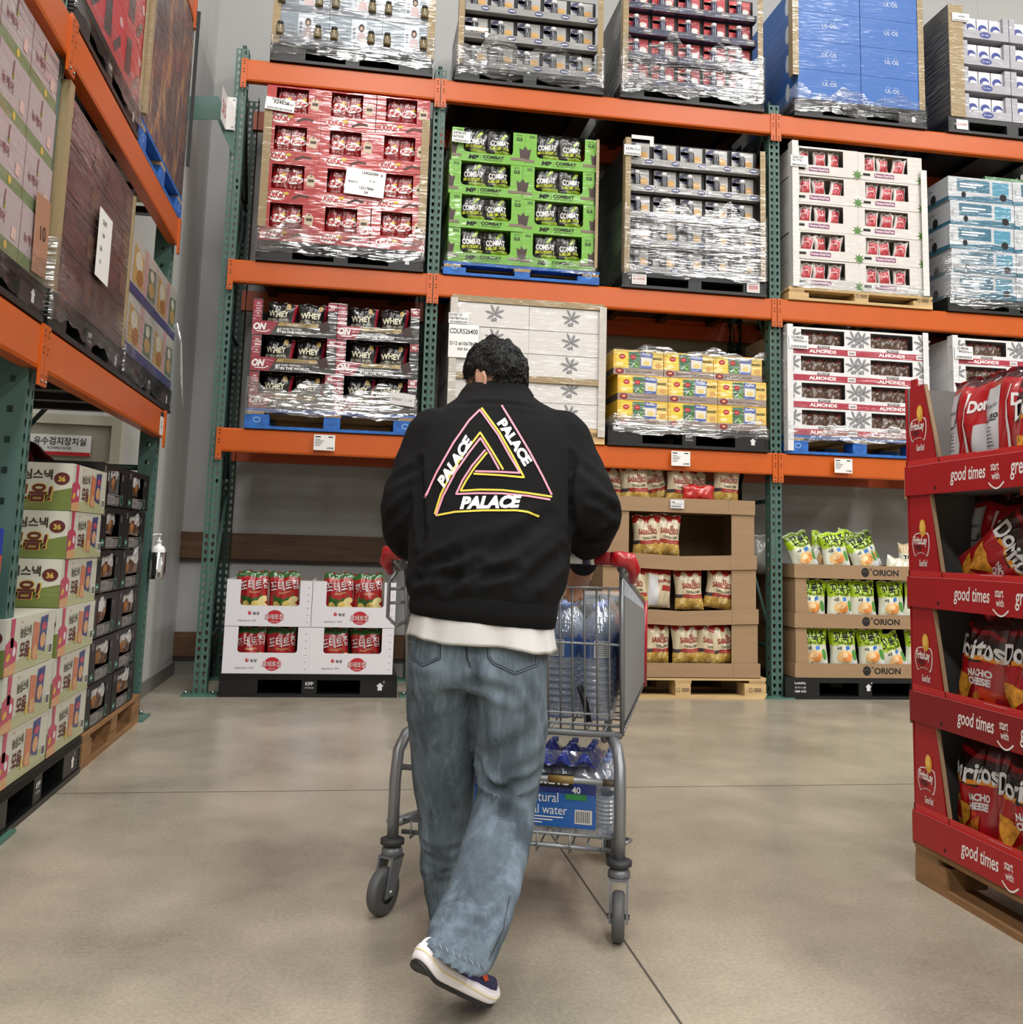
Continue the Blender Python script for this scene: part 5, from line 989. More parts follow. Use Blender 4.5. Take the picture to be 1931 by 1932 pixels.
for k, z in enumerate(tz):
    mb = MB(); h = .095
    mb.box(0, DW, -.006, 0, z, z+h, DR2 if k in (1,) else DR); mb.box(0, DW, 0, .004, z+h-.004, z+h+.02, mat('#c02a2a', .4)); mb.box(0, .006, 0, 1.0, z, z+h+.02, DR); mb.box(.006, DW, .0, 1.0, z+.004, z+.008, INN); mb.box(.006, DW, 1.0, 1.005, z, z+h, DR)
    mb.box(-.006, 0, -.004, .25, z-.01, z+h-.012, mat('#b59a75', .7) if k == 3 else EDGE)
    art_lip(mb, z); mb.build('shelf_tray', ds)
    z1 = tz[k+1] if k < 3 else 1.455
    mb = MB(); b, t_ = (.185, .118) if k < 3 else (.185, .10)
    mb.prism([(.006, z+h*.0), (b, z+h*.0), (t_+.012, z1), (.012 if k < 3 else .03, z1)], .002, .008, DR)
    if k == 3: mb.box(.035, .07, .002, .008, z1, z1+.025, DR)
    mb.prism([(b, z+h), (b+.004, z+h), (t_+.016, z1), (t_+.012, z1)], .0, .012, EDGE)
    mb.box(.006, .010, .008, 1.0, z, z1, INN); mb.box(.0, .006, .002, 1.0, z, z1, DR)
    mb.box(.010, .03, .25, 1.0, z, z1, DR) if k in (0, 3) else None
    zc = z+(.208 if k < 3 else .222); xc = .072
    mb.frame((xc, .002, zc)); E_ = lambda g: [(g*.048*math.copysign(abs(math.cos(a))**.5, math.cos(a)), -.006+g*(.036*math.copysign(abs(math.sin(a))**.6, math.sin(a))+(.007*math.cos(2*math.cos(a)*PI) if math.sin(a) < 0 else .006*math.cos(a)))) for a in (2*PI*q/32 for q in range(32))]; mb.poly(E_(1), LOGO, 1); mb.poly(E_(.91), DR, 2)
    mb.ell(.014, .045, .018, .028, YO, 3); mb.ell(.012, .05, .012, .019, YO2, 4); mb.poly([(-.03, -.022), (-.005, -.03), (.01, -.018), (-.01, -.010), (-.03, -.012)], mat('#5a0d10', .5), 3); mb.rect(-.038, -.004, .040, .014, DR, 4)
    mb.txt('FritoLay', .002, -.016, .034, LOGO, 5, bold=.03, w=.074, shear=.05); mb.txt('Good fun!', .012, -.078, .022, LOGO, 2, shear=.2, bold=.02, w=.045)
    mb.build('side_panel', ds)
mb = MB(); mb.box(DW-.006, DW, 0, 1.0, 0, 1.45, DR); mb.box(.006, DW-.006, .52, .525, 0, 1.1, INN); mb.build('inner_wall', ds)
# chip bags
DB, DB2, DB3, DBK = foil('#a3121a'), foil('#3d0c12'), foil('#c43a12'), foil('#141012'); DCH, DCH2 = mat('#c98a2c', .45, vary=.4, vscale=(60, 60, 60)), mat('#b5651f', .45, vary=.4, vscale=(60, 60, 60)); SLV = mat('#b3b3b6', .4)
def doritos(seed, back=False):
    S = BagS(.24, .36, .13, seed, puff=.36)
    def col(u, v):
        if v > .86: return DB2
        if .56 < v < .80 and abs(u) < .95 and v > .56+.08*u: return DBK if v < .76 else DB2
        if v < .38 and noise.noise((u*2+seed, v*3, 2)) > .12: return DB3
        return DB
    if back: return bag_mesh('chip_bag', S, lambda u, v: DB2 if v > .9 else DB, DB, [('quad', [(-.42, .05), (-.14, .05), (-.14, .86), (-.42, .86)], SLV, .002), ('quad', [(.02, .03), (.06, .03), (.06, .97), (.02, .97)], W, .002), ('txt', 'Nutrition Facts', -.28, .7, .014, INK, dict(w=.06, off=.003)), ('txt', '150', -.2, .6, .016, INK, dict(bold=.03, off=.003)), ('quad', [(-.4, .56), (-.16, .56), (-.16, .57), (-.4, .57)], INK, .003), ('quad', [(.2, .3), (.4, .3), (.4, .55), (.2, .55)], SLV, .002), ('txt', 'Dorit', .28, .72, .04, W, dict(bold=.05, w=.08))]+[('quad', [(-.4, .5-.03*k), (-.2, .5-.03*k), (-.2, .505-.03*k), (-.4, .505-.03*k)], INK, .003) for k in range(6)])
    tri = lambda cx, cy, s, r: [(cx+s*math.cos(r+a)/.24, cy+s*math.sin(r+a)/.36) for a in (0, 2.09, 4.19, 4.19)]
    pr = [('quad', [(-.30, .60), (.42, .66), (.36, .615), (-.28, .565)], mat('#d98a2a', .4), .002), ('txt', 'Doritos', .02, .685, .062, W, dict(bold=.028, w=.195, rot=.12, off=.003)), ('txt', 'NACHO', .18, .50, .022, W, dict(bold=.05, w=.07, rot=.1)), ('txt', 'CHEESE', .18, .43, .022, W, dict(bold=.05, w=.07, rot=.1)), ('quad', tri(-.14, .34, .062, .4), DCH, .002), ('quad', tri(.12, .2, .066, 1.1), DCH2, .003), ('quad', tri(-.2, .15, .05, 2.3), DCH, .0035)]
    return bag_mesh('chip_bag', S, col, DB, pr, 18, 26)
db = [doritos(k+100) for k in range(3)]+[doritos(110, True), doritos(111, True)]
DP = [  # tier, x, y, dz, variant, rx, ry, rz, words
    (3, .27, .12, 0, 3, 0, .02, .0, 'showing its white nutrition panel, end one of the top tier'), (3, .45, .13, 0, 4, 0, 0, .1, 'showing its back seam, second along the top tier'), (3, .60, .10, -.02, 0, -.1, -.05, .1, 'with big white lettering, third along the top tier'), (3, .82, .12, 0, 1, 0, .05, 0, 'facing the aisle, fourth along the top tier'), (3, 1.02, .12, 0, 2, 0, 0, 0, 'facing the aisle, last along the top tier'),
    (2, .27, .22, 0, 3, 0, .1, .2, 'upright in shade at the end of the second tier'), (2, .30, .10, .05, 1, -.1, 1.02, .1, 'tipped sideways across the second tier'), (2, .68, .11, -.08, 2, -.05, .55, 0, 'slumped low on the second tier'), (2, .90, .13, 0, 0, 0, .05, 0, 'facing the aisle, last of the second tier'), (2, .5, .3, 0, 4, 0, .1, 0, 'standing at the back of the second tier'),
    (1, .33, .11, .0, 0, -.05, .16, -.15, 'with two orange chips, end one of the third tier'), (1, .57, .10, 0, 1, -.05, .08, .05, 'with bright orange front, second of the third tier'), (1, .80, .12, 0, 2, 0, 0, 0, 'facing the aisle, third of the third tier'), (1, 1.02, .12, 0, 0, 0, 0, 0, 'facing the aisle, last of the third tier'),
    (0, .31, .11, 0, 2, -.05, .06, -.1, 'reading nacho cheese, end one of the bottom tier'), (0, .53, .10, 0, 0, -.05, .05, .1, 'leaning back, second of the bottom tier'), (0, .77, .11, 0, 1, 0, 0, 0, 'facing the aisle, third of the bottom tier'), (0, 1.0, .11, 0, 2, 0, 0, 0, 'facing the aisle, last of the bottom tier')]
for t, x, y, dz, v, rx, ry, rz, words_ in DP:
    place_mesh(db[v], 'chip_bag', DS, x-(.11 if t < 3 else .04), y, .132+tz[t]+dz, 'shiny red tortilla chip bag %s' % words_, 'chip bag', 'red chip bags on the stand', rx=rx, ry=ry, rz=rz)
# ================================================================== shopping cart: local x to its right, y forward
CA = Spot(.4525, 2.735, 0, math.radians(-21.2))
ct = thing('shopping_cart', 'grey wire shopping cart with red handle ends pushed by the man', 'shopping cart', CA(0), CA.rz)
CM = mat('#85888b', .35, metal=.55, spec=.5); CM2 = mat('#6f7275', .4, metal=.4); CRED = mat('#a8141e', .35, coat=.4); RUB = mat('#2c2d2e', .6); CGY = mat('#8a8d90', .45)
def loop(p, q, r, s): return [p, q, r, s]
# handle
h = bpy.data.objects.new('handle', None); C.objects.link(h); h.parent = ct; HY, HZ = -.075, .987
mb = MB(); mb.cyl((-.30, HY, HZ), (.30, HY, HZ), .0165, mat('#b9bbbf', .35), 16); mb.build('grip', h)
for s in (-1, 1):
    mb = MB(); mb.cyl((s*.245, HY, HZ), (s*.315, HY, HZ), .0175, mat('#8e1a24', .4), 16); mb.cyl((s*.235, HY, HZ), (s*.246, HY, HZ), .018, W, 16); mb.cyl((s*.215, HY, HZ), (s*.236, HY, HZ), .0178, mat('#2a2a52', .4), 16); mb.build('band', h)
    mb = MB(); mb.tube([(s*.29, HY, HZ), (s*.315, HY, HZ), (s*.340, HY+.002, HZ-.002), (s*.352, HY+.015, HZ-.028), (s*.345, HY+.04, HZ-.06)], [.019, .022, .023, .018, .010], CRED, 14); mb.build('end_cap', h)
    mb = MB(); mb.tube([(s*.325, HY+.01, HZ-.02), (s*.318, -.02, .945), (s*.31, .03, .955)], .010, CM, 8); mb.tube([(s*.318, -.03, .962), (s*.318, .06, .957)], [.016, .012], CM2, 10); mb.build('handle_arm', h)
# frame legs with casters
for s in (-1, 1):
    mb = MB(); mb.tube([(s*.262, .18, .485), (s*.285, .10, .483), (s*.303, .045, .47), (s*.314, .012, .43), (s*.317, .002, .35), (s*.317, 0, .165)], .0165, CM, 14); mb.build('rear_leg', ct)
    mb = MB(); mb.tube([(s*.313, .005, .235), (s*.285, .2, .215), (s*.235, .55, .21), (s*.22, .66, .19), (s*.22, .67, .15)], .0135, CM, 12); mb.build('side_rail', ct)
    mb = MB(); mb.tube([(s*.262, .10, .483), (s*.245, .40, .50), (s*.225, .74, .53)], .012, CM, 10); mb.build('basket_rail', ct)
mb = MB(); mb.tube([(-.314, .01, .385), (.314, .01, .385)], .0085, CM, 10); mb.cyl((.12, .01, .385), (.19, .01, .385), .0105, mat('#7d6632', .5), 12); mb.cyl((.27, .01, .385), (.312, .01, .385), .0092, mat('#4a4030', .6), 10); mb.build('cross_bar', ct)
def caster(x, y, sw, parent):
    c = bpy.data.objects.new('caster', None); C.objects.link(c); c.parent = parent; c.location = (x, y, 0); c.rotation_euler = (0, 0, sw); R_ = .0625
    mb = MB(); mb.lathe([(.022, .148), (.03, .15), (.03, .165), (.022, .175)], CM2, 16); mb.lathe([(.026, .176), (.034, .18), (.034, .192), (.024, .196)], RUB, 16); mb.build('swivel', c)
    mb = MB()
    for s in (-1, 1): mb.hexa([(s*.022-.003, -.055, .05), (s*.022+.003, -.055, .05), (s*.022+.003, -.02, .05), (s*.022-.003, -.02, .05), (s*.022-.003, -.03, .15), (s*.022+.003, -.03, .15), (s*.022+.003, .025, .15), (s*.022-.003, .025, .15)], CM2)
    mb.box(-.025, .025, -.03, .025, .145, .152, CM2); mb.build('fork', c)
    mb = MB(); prof = [(-.0165, .03), (-.0165, .052), (-.013, .06), (-.006, R_), (.006, R_), (.013, .06), (.0165, .052), (.0165, .03)]
    vs, fs, n_ = [], [], 28
    for a, r in prof:
        for k in range(n_): an = 2*PI*k/n_; vs.append((a, -.035+r*math.cos(an), R_+r*math.sin(an)))
    for i in range(len(prof)-1):
        for k in range(n_): fs.append((i*n_+k, (i+1)*n_+k, (i+1)*n_+(k+1) % n_, i*n_+(k+1) % n_))
    mb.add(vs, fs, mat('#4a4b4b', .55), True); mb.cyl((-.014, -.035, R_), (.014, -.035, R_), .031, mat('#3a3b3c', .5), 20); mb.cyl((-.03, -.035, R_), (.03, -.035, R_), .007, STEEL, 10); mb.build('wheel', c)
    return c
caster(-.317, 0, -.28, ct); caster(.317, 0, .08, ct); caster(-.22, .67, .3, ct); caster(.22, .67, .3, ct)
# basket: tapers to the front
def bk(x, y, z):                                         # unit basket -> cart space
    w = .312+.008*y; zz0 = .497+.05*y; zz1 = .955-.125*y
    return (x*w, .09*(1-z)*(1-y)+y*.79, zz0+(zz1-zz0)*z)
def wire(mb, a, b, r=.0028, n=5): mb.tube([bk(*a), bk(*b)], r, CM, n)
mb = MB()
for k in range(19): x = -1+2*k/18; wire(mb, (x, 0, 0), (x, 0, 1 if k in (0, 18) else .89), .0030 if 0 < k < 18 else .0065, 8)
for z in (.06, .12, .55, .89): wire(mb, (-1, 0, z), (1, 0, z), .0034, 8)
mb.tube([bk(-1, 0, 0), bk(1, 0, 0)], .010, CM2, 12); b = bk(.25, 0, 0); mb.box(b[0]-.025, b[0]+.025, b[1]-.014, b[1]+.01, b[2]-.014, b[2]+.016, CGY); mb.build('rear_gate', ct)
for s in (-1, 1):
    mb = MB()
    for k in range(1, 21): wire(mb, (s, k/20, 0), (s, k/20, .97), .0026)
    for z in (.0, .25, .5, .75): wire(mb, (s, 0, z), (s, 1, z), .0042, 6)
    mb.tube([bk(s, 0, 1), bk(s, .5, 1), bk(s, 1, 1)], .007, CM, 8)
    P8 = [bk(s*1.004, .06, .07), bk(s*1.004, .97, .05), bk(s*1.004, .97, .9), bk(s*1.004, .06, .86)]; th = Vector((s*.003, 0, 0)); P8 = [Vector(p) for p in P8]
    mb.build('basket_side', ct)
    mb = MB(); mb.hexa([P8[0], P8[1], P8[1]+th, P8[0]+th, P8[3], P8[2], P8[2]+th, P8[3]+th], mat('#7c7f83', .5)); mb.build('side_panel', ct)
    mb = MB(); mb.tube([bk(s, 1.0, -.02), bk(s, 1.005, .5), bk(s, 1, 1.02)], .0125, CRED, 10); mb.build('corner_bumper', ct)
mb = MB()
for k in range(9): x = -1+2*k/8; wire(mb, (x, 1, 0), (x, 1, 1), .003)
for z in (0, .33, .66, 1): wire(mb, (-1, 1, z), (1, 1, z), .004, 6)
mb.build('basket_front', ct)
mb = MB()
for k in range(13): x = -1+2*k/12; wire(mb, (x, 0, 0), (x, 1, 0), .0028)
for k in range(1, 8): wire(mb, (-1, k/8, 0), (1, k/8, 0), .003)
mb.build('basket_floor', ct)
mb = MB()                                                # fold-down seat frame at the left of the gate
mb.tube([(-.345, .02, .93), (-.36, .0, .90), (-.36, .0, .80), (-.335, .01, .775), (-.31, .02, .79)], .0055, CM, 8)
for z in (.88, .84): mb.tube([(-.36, .0, z), (-.29, .03, z+.004)], .005, CM, 6)
mb.tube([(-.335, -.01, .94), (-.30, -.02, .955)], .012, CM2, 10); mb.build('seat_hinge', ct)
# lower tray
mb = MB(); TZ0 = .205
mb.tube([(-.30, .03, TZ0), (.30, .03, TZ0)], .0065, CM, 8); mb.tube([(-.30, .03, TZ0+.032), (.30, .03, TZ0+.032)], .0045, CM, 8); mb.tube([(-.23, .62, TZ0), (.23, .62, TZ0)], .0055, CM, 8)
for k in range(13): x = -.27+.045*k; mb.tube([(x, .02, TZ0+.034), (x, .015, TZ0-.012), (x, .05, TZ0-.012), (x*.86, .62, TZ0-.002)], .0028, CM, 5) if k % 2 == 0 else mb.tube([(x, .03, TZ0), (x*.86, .62, TZ0)], .0026, CM, 5)
for s in (-1, 1): mb.tube([(s*.30, .03, TZ0+.03), (s*.335, .0, TZ0+.032), (s*.345, .04, TZ0+.03), (s*.31, .09, TZ0+.02)], .0045, CM, 6)
mb.build('lower_tray', ct)
# ------------------------------------------------------------------ goods in the cart
PET = clear_mat('clear_bottle', '#f0f5fb', strength=.24, rough=.06, milk=.55, milk_col=(.72, .80, .92, 1)); CAPB = mat('#93a8e0', .4); LBLUE = mat('#1c62b4', .4); LDEEP = mat('#173a94', .4, coat=.3); SHR = clear_mat('shrink_wrap', '#fafbfd', strength=.11, rough=.12)
def bottle_mesh(r, h, label=True):
    mb = MB(); pr = [(r*.8, 0), (r, .012)]; n = 7
    for k in range(n): z = .03+k*(h*.5-.03)/n; pr += [(r, z), (r*.955, z+.010), (r, z+.020)]
    pr += [(r, h*.52), (r, h*.72), (r*.93, h*.78), (r*.62, h*.87), (r*.30, h*.93), (r*.28, h*.96)]
    mb.lathe(pr, PET, 14); mb.lathe([(r*.34, h*.945), (r*.34, h*.995), (r*.30, h)], CAPB, 12)
    if label: mb.lathe([(r*1.01, h*.53), (r*1.01, h*.70)], LBLUE, 16, caps=False); mb.frame((0, -r*1.015, h*.54)); mb.rect(-r*.5, .0, r*.35, h*.15, mat('#d4d8dc', .5)); [mb.rect(-r*.4, h*.02+.006*k, r*.25, h*.02+.006*k+.002, LEAF2, 2) for k in range(7)]
    return mb.build('bottle', link=False).data
BM = bottle_mesh(.052, .335)
wp = thing('water_bottle_pack', 'shrink wrapped pack of large water bottles standing in the cart basket', 'water bottle pack', CA(.165, .19, .513), CA.rz)
for i in range(2):
    for j in range(3): child(BM, 'bottle', wp, (-.055+.11*i, .055+.108*j, 0), (0, 0, .4*i-.3*j))
def shrink(parent, w, d, h, r, name, bulge=.02, seed=0):
    mb = MB(); vs, fs = [], []; n = 40; rows = 8; rr = random.Random(seed)
    for j in range(rows+1):
        v = j/rows
        for k in range(n):
            a = 2*PI*k/n; c, s_ = math.cos(a), math.sin(a); e = .28; sx = math.copysign(abs(c)**e, c); sy = math.copysign(abs(s_)**e, s_); f = 1 if v < .72 else 1-.30*((v-.72)/.28)**1.5
            vs.append((sx*w/2*f+rr.uniform(-1, 1)*.002, d/2+sy*d/2*f+rr.uniform(-1, 1)*.002, h*(v if v < .72 else v)))
    for j in range(rows):
        for k in range(n): fs.append((j*n+k, j*n+(k+1) % n, (j+1)*n+(k+1) % n, (j+1)*n+k))
    mb.add(vs, fs, SHR, True); return mb.build(name, parent)
shrink(wp, .222, .330, .35, .03, 'shrink_film')
mb = MB(); mb.frame((.1135, .0, .06), (0, 1, 0), (0, 0, 1), (1, 0, 0)); mb.rect(.03, 0, .30, .19, LDEEP); mb.rect(.03, .13, .30, .19, LBLUE, 2); mb.rect(.04, .015, .10, .05, W, 2); mb.txt('natural', .17, .07, .03, W, 3, w=.12)
mb.frame((.02, -.004, .0)); mb.build('printed_sleeve', wp)
mb = MB(); mb.tube([(.012, -.004, .10), (.03, -.008, .05), (.04, -.006, .0)], .010, K, 6); mb.build('carry_strap', wp)
# bottle pack on the lower tray
sp_ = thing('water_bottle_pack', 'flat pack of forty small water bottles with blue sleeve on the lower tray', 'water bottle pack', CA(.05, .075, .216), CA.rz)
SBM = bottle_mesh(.031, .215, False)
for i in range(8):
    for j in range(5): child(SBM, 'bottle', sp_, (-.218+.0623*i, .035+.0623*j, 0), (0, 0, .3*i))
sm_ = shrink(sp_, .505, .325, .222, .02, 'shrink_film', seed=3)
mb = MB(); SB1, SB2 = mat('#1b5fae', .35, coat=.4), mat('#1a2f7c', .35, coat=.4); mb.frame((-.235, -.012, .03))
mb.rect(0, 0, .43, .125, SB1); mb.rect(0, .09, .43, .125, SB2, 2); mb.rect(.25, .105, .365, .142, INK, 3); mb.txt('KIRKLAND', .307, .113, .020, WT, 4, bold=.04, w=.1); mb.txt('natural', .24, .065, .026, WT, 4, al='l', w=.085); mb.txt('mineral water', .185, .033, .024, WT, 4, al='l', w=.165)
mb.txt('40', .405-.03, .092, .018, WT, 5, bold=.02); mb.rect(.345, .075, .405, .09, mat('#2f8a4a', .5), 4); mb.rect(.372, .012, .42, .05, W, 4); [mb.rect(.376+.005*k, .016, .378+.005*k, .046, INK, 5) for k in range(8)]
for k in range(3): mb.rect(.19, .024-.008*k, .34-.03*k, .027-.008*k, WT, 4)
mb.frame((-.235, -.012, .155), (1, 0, 0), (0, .94, .34), (0, -.34, .94)); nx, ny = 56, 36; mb.add([(-.24+.435*i/nx, -.012+.27*j/ny, .192+.030*max(0, math.cos(2*PI*(-.24+.435*i/nx+.218)/.0623)*.5+.5)*max(0, math.cos(2*PI*(-.012+.27*j/ny-.035)/.0623)*.5+.5)+.004*noise.noise(Vector((i*.35, j*.35, 1)))) for j in range(ny+1) for i in range(nx+1)], [(j*(nx+1)+i, j*(nx+1)+i+1, (j+1)*(nx+1)+i+1, (j+1)*(nx+1)+i) for j in range(ny) for i in range(nx)], mat('#2a3a8c', .25, vary=.7, vscale=(22, 22, 22), coat=.6), True); mb.build('printed_sleeve', sp_)
# canned drinks further forward and a green box
jp = thing('drink_pack', 'shrink wrapped tray of green and yellow drink cartons in the cart basket', 'drink pack', CA(.10, .545, .53), CA.rz)
JG, JY = mat('#1d5a30', .35, coat=.2), mat('#b5892f', .4, coat=.4)
jm = MB(); jm.box(-.03, .03, 0, .06, 0, .33, JG, top=mat('#b3a48f', .5)); jm.frame((0, 0, 0)); jm.poly([(-.03, .295), (.03, .305), (.03, .33), (-.03, .33)], mat('#c4cfc0', .4)); jm.poly([(.0, .25), (.03, .27), (.03, .31), (.01, .30)], JY, 2); jm.poly([(-.025, .2), (.0, .2), (.0, .27), (-.025, .27)], mat('#7fa58a', .4), 2); jm = jm.build('drink_carton', link=False).data
for i in range(5):
    for j in range(3): child(jm, 'drink_carton', jp, (-.135+.064*i, .062*j, 0))
mb = MB(); mb.box(-.170, .158, -.004, .19, .334, .336, SHR); mb.box(-.170, .158, -.008, -.006, .1, .334, SHR); mb.build('shrink_film', jp)
gb = MB(); gb.box(-.06, .06, 0, .12, 0, .40, mat('#2e7a3a', .45)); gb.frame((0, 0, 0)); gb.txt('THE', 0, .372, .012, W, bold=.02); gb.txt('ATCH', .01, .35, .016, W, w=.07, bold=.02); gb.rect(-.045, .333, .045, .338, W); gb.line([(-.05, .325), (.05, .325), (.05, .39), (-.05, .39), (-.05, .325)], .0025, W)
o = CA.put(gb.build('green_box'), .115, .655, .53); o.location = CA(.02, .665, .54); o.location.z = .535; tag(o, 'green box with white lettering behind the drink cartons in the cart', 'box')
bb = MB(); bb.box(-.05, .05, 0, .07, 0, .24, mat('#1f2f8c', .4)); bb.frame((0, 0, 0)); bb.box(-.05, .05, -.001, .071, .15, .241, RED); o = CA.put(bb.build('carton'), -.03, .17, .513); tag(o, 'blue carton with red top beside the large water bottles', 'carton')
# ================================================================== the man
man = thing('person', 'man seen from behind in black sweatshirt and blue jeans pushing the cart', 'person', (.30, 2.42, 0))
FW_ = Vector((.208, .978, 0)); LT = Vector((.978, -.208, 0))
def lr(l, r, Y, yaw=.21):                     # left and right outline points of a cross-section, turned with the body
    a = (at(*r, Y)-at(*l, Y)).length/2; return at(*l, Y+yaw*a), at(*r, Y-yaw*a)
def loft(mb, rings, m, e=.8, n=40, caps=True, fold=None):
    vs, fs = [], []
    for L_, R_, b, *rest in rings:
        c = (L_+R_)/2; u = (R_-L_)/2; f = u.normalized().cross(Vector((0, 0, -1))) if abs(u.normalized().z) < .95 else FW_
        ax = rest[0] if rest else None
        if ax is not None: f = ax
        f = f.normalized()
        if f.y < 0: f = -f
        for k in range(n):
            a = 2*PI*k/n; cx, sx = math.cos(a), math.sin(a)
            vs.append(tuple(c+u*math.copysign(abs(cx)**e, cx)+f*b*math.copysign(abs(sx)**e, sx)))
    N = len(rings)
    for i in range(N-1):
        for k in range(n): fs.append((i*n+k, i*n+(k+1) % n, (i+1)*n+(k+1) % n, (i+1)*n+k))
    if caps: fs += [tuple(range(n-1, -1, -1)), tuple((N-1)*n+k for k in range(n))]
    mb.add(vs, fs, m, True)
def ball(mb, c, rx, ry, rz, m, n=20, fwd=None):
    fwd = (fwd or Vector((0, 1, 0))).normalized(); up = Vector((0, 0, 1)); rt = fwd.cross(up).normalized(); up2 = rt.cross(fwd)
    vs, fs = [], []; h = n//2
    for i in range(1, h):
        t = PI*i/h
        for k in range(n): a = 2*PI*k/n; vs.append(tuple(Vector(c)+rt*rx*math.sin(t)*math.cos(a)+fwd*ry*math.sin(t)*math.sin(a)+up2*rz*math.cos(t)))
    top = len(vs); vs += [tuple(Vector(c)+up2*rz), tuple(Vector(c)-up2*rz)]
    for i in range(h-2):
        for k in range(n): fs.append((i*n+k, (i+1)*n+k, (i+1)*n+(k+1) % n, i*n+(k+1) % n))
    for k in range(n): fs += [(top, k, (k+1) % n), (top+1, (h-2)*n+(k+1) % n, (h-2)*n+k)]
    mb.add(vs, fs, m, True)
def capsule(mb, pts, rad, m, n=16):
    pts = [Vector(p) for p in pts]; a, b = (pts[0]-pts[1]).normalized(), (pts[-1]-pts[-2]).normalized(); P2, R2 = [], []
    for t in (.95, .6): P2.append(pts[0]+a*rad[0]*t); R2.append(rad[0]*math.sqrt(1-t*t))
    P2 += pts; R2 += list(rad)
    for t in (.6, .95): P2.append(pts[-1]+b*rad[-1]*t); R2.append(rad[-1]*math.sqrt(1-t*t))
    mb.tube(P2, R2, m, n)
def smooth_chain(pts, rad, sub=5):
    pts = [Vector(p) for p in pts]; P, R = [], []; n = len(pts)
    for i in range(n-1):
        p0, p1, p2, p3 = pts[max(i-1, 0)], pts[i], pts[i+1], pts[min(i+2, n-1)]
        for k in range(sub):
            t = k/sub; P.append(.5*((2*p1)+(p2-p0)*t+(2*p0-5*p1+4*p2-p3)*t*t+(3*p1-p0-3*p2+p3)*t**3)); R.append(rad[i]*(1-t)+rad[i+1]*t)
    return P+[pts[-1]], R+[rad[-1]]
def fuse(mb, name, voxel, smooth, m):
    o = mb.build('raw'); r = o.modifiers.new('r', 'REMESH'); r.mode = 'VOXEL'; r.voxel_size = voxel
    s = o.modifiers.new('s', 'SMOOTH'); s.factor = .5; s.iterations = smooth
    me = bpy.data.meshes.new_from_object(o.evaluated_get(bpy.context.evaluated_depsgraph_get())); me.name = name; bpy.data.objects.remove(o)
    me.materials.clear(); me.materials.append(m); return me
def tree(me): return BVHTree.FromPolygons([v.co.copy() for v in me.vertices], [tuple(p.vertices) for p in me.polygons])
def hit(T, px, py):
    d = (at(px, py, 2.3)-EYE).normalized(); return T.ray_cast(EYE, d)
def wrinkle(me, T, creases, fn):
    ns = [v.normal.copy() for v in me.vertices]; cr = []
    for (a, b, w, dep) in creases:
        A, B = hit(T, *a)[0], hit(T, *b)[0]
        if A and B: cr.append((A, B, w, dep))
    for v, nn in zip(me.vertices, ns):
        d = fn(v.co)
        for A, B, w, dep in cr:
            ab = B-A; t = max(-.2, min(1.2, (v.co-A).dot(ab)/ab.dot(ab))); q = (v.co-(A+ab*t)).length
            if q < w*3.2: e = 1 if 0 <= t <= 1 else .5; d += e*dep*(-math.exp(-(q/w)**2)+.75*math.exp(-((q-1.7*w)/(.8*w))**2))
        v.co += nn*d
    me.polygons.foreach_set('use_smooth', [True]*len(me.polygons)); me.update()
def put_mesh(me, name, parent):
    o = bpy.data.objects.new(name, me); C.objects.link(o); o.parent = parent; o.matrix_parent_inverse = Matrix.Translation(-parent.location) ; return o
# cloth materials
def cloth(name, a, b, scale, rough, bump, weave=0):
    m = bpy.data.materials.new(name); m.use_nodes = True; n, L = m.node_tree.nodes, m.node_tree.links; p = n['Principled BSDF']; p.inputs['Roughness'].default_value = rough; p.inputs['Specular IOR Level'].default_value = .2
    tc = n.new('ShaderNodeTexCoord'); mp = n.new('ShaderNodeMapping'); mp.inputs['Scale'].default_value = scale; L.new(tc.outputs['Object'], mp.inputs[0])
    nz = n.new('ShaderNodeTexNoise'); nz.inputs['Scale'].default_value = 1; nz.inputs['Detail'].default_value = 6; nz.inputs['Roughness'].default_value = .65; L.new(mp.outputs[0], nz.inputs['Vector'])
    mr = n.new('ShaderNodeMapRange'); mr.inputs[1].default_value = .32; mr.inputs[2].default_value = .68; L.new(nz.outputs['Fac'], mr.inputs[0])
    mx = n.new('ShaderNodeMix'); mx.data_type = 'RGBA'; mx.inputs[6].default_value = lin(a); mx.inputs[7].default_value = lin(b); L.new(mr.outputs[0], mx.inputs[0]); L.new(mx.outputs[2], p.inputs['Base Color'])
    n2 = n.new('ShaderNodeTexNoise'); n2.inputs['Scale'].default_value = 260; n2.inputs['Detail'].default_value = 2; L.new(tc.outputs['Object'], n2.inputs['Vector'])
    bp = n.new('ShaderNodeBump'); bp.inputs['Distance'].default_value = bump; bp.inputs['Strength'].default_value = .8; L.new(n2.outputs['Fac'], bp.inputs['Height']); L.new(bp.outputs[0], p.inputs['Normal'])
    p.inputs['Sheen Weight'].default_value = weave; p.inputs['Sheen Roughness'].default_value = .5
    return m
BLACK = cloth('black_jersey', '#09090a', '#0e0e0f', (3, 3, 3), .9, .0008, .0)
RIB = cloth('black_rib', '#080809', '#0d0d0e', (160, 160, 1), .9, .001, .0)
DENIM = cloth('washed_denim', '#363e45', '#65727c', (9, 9, 2.6), .9, .0008)
n, L = DENIM.node_tree.nodes, DENIM.node_tree.links; p = n['Principled BSDF']; src = p.inputs['Base Color'].links[0].from_socket
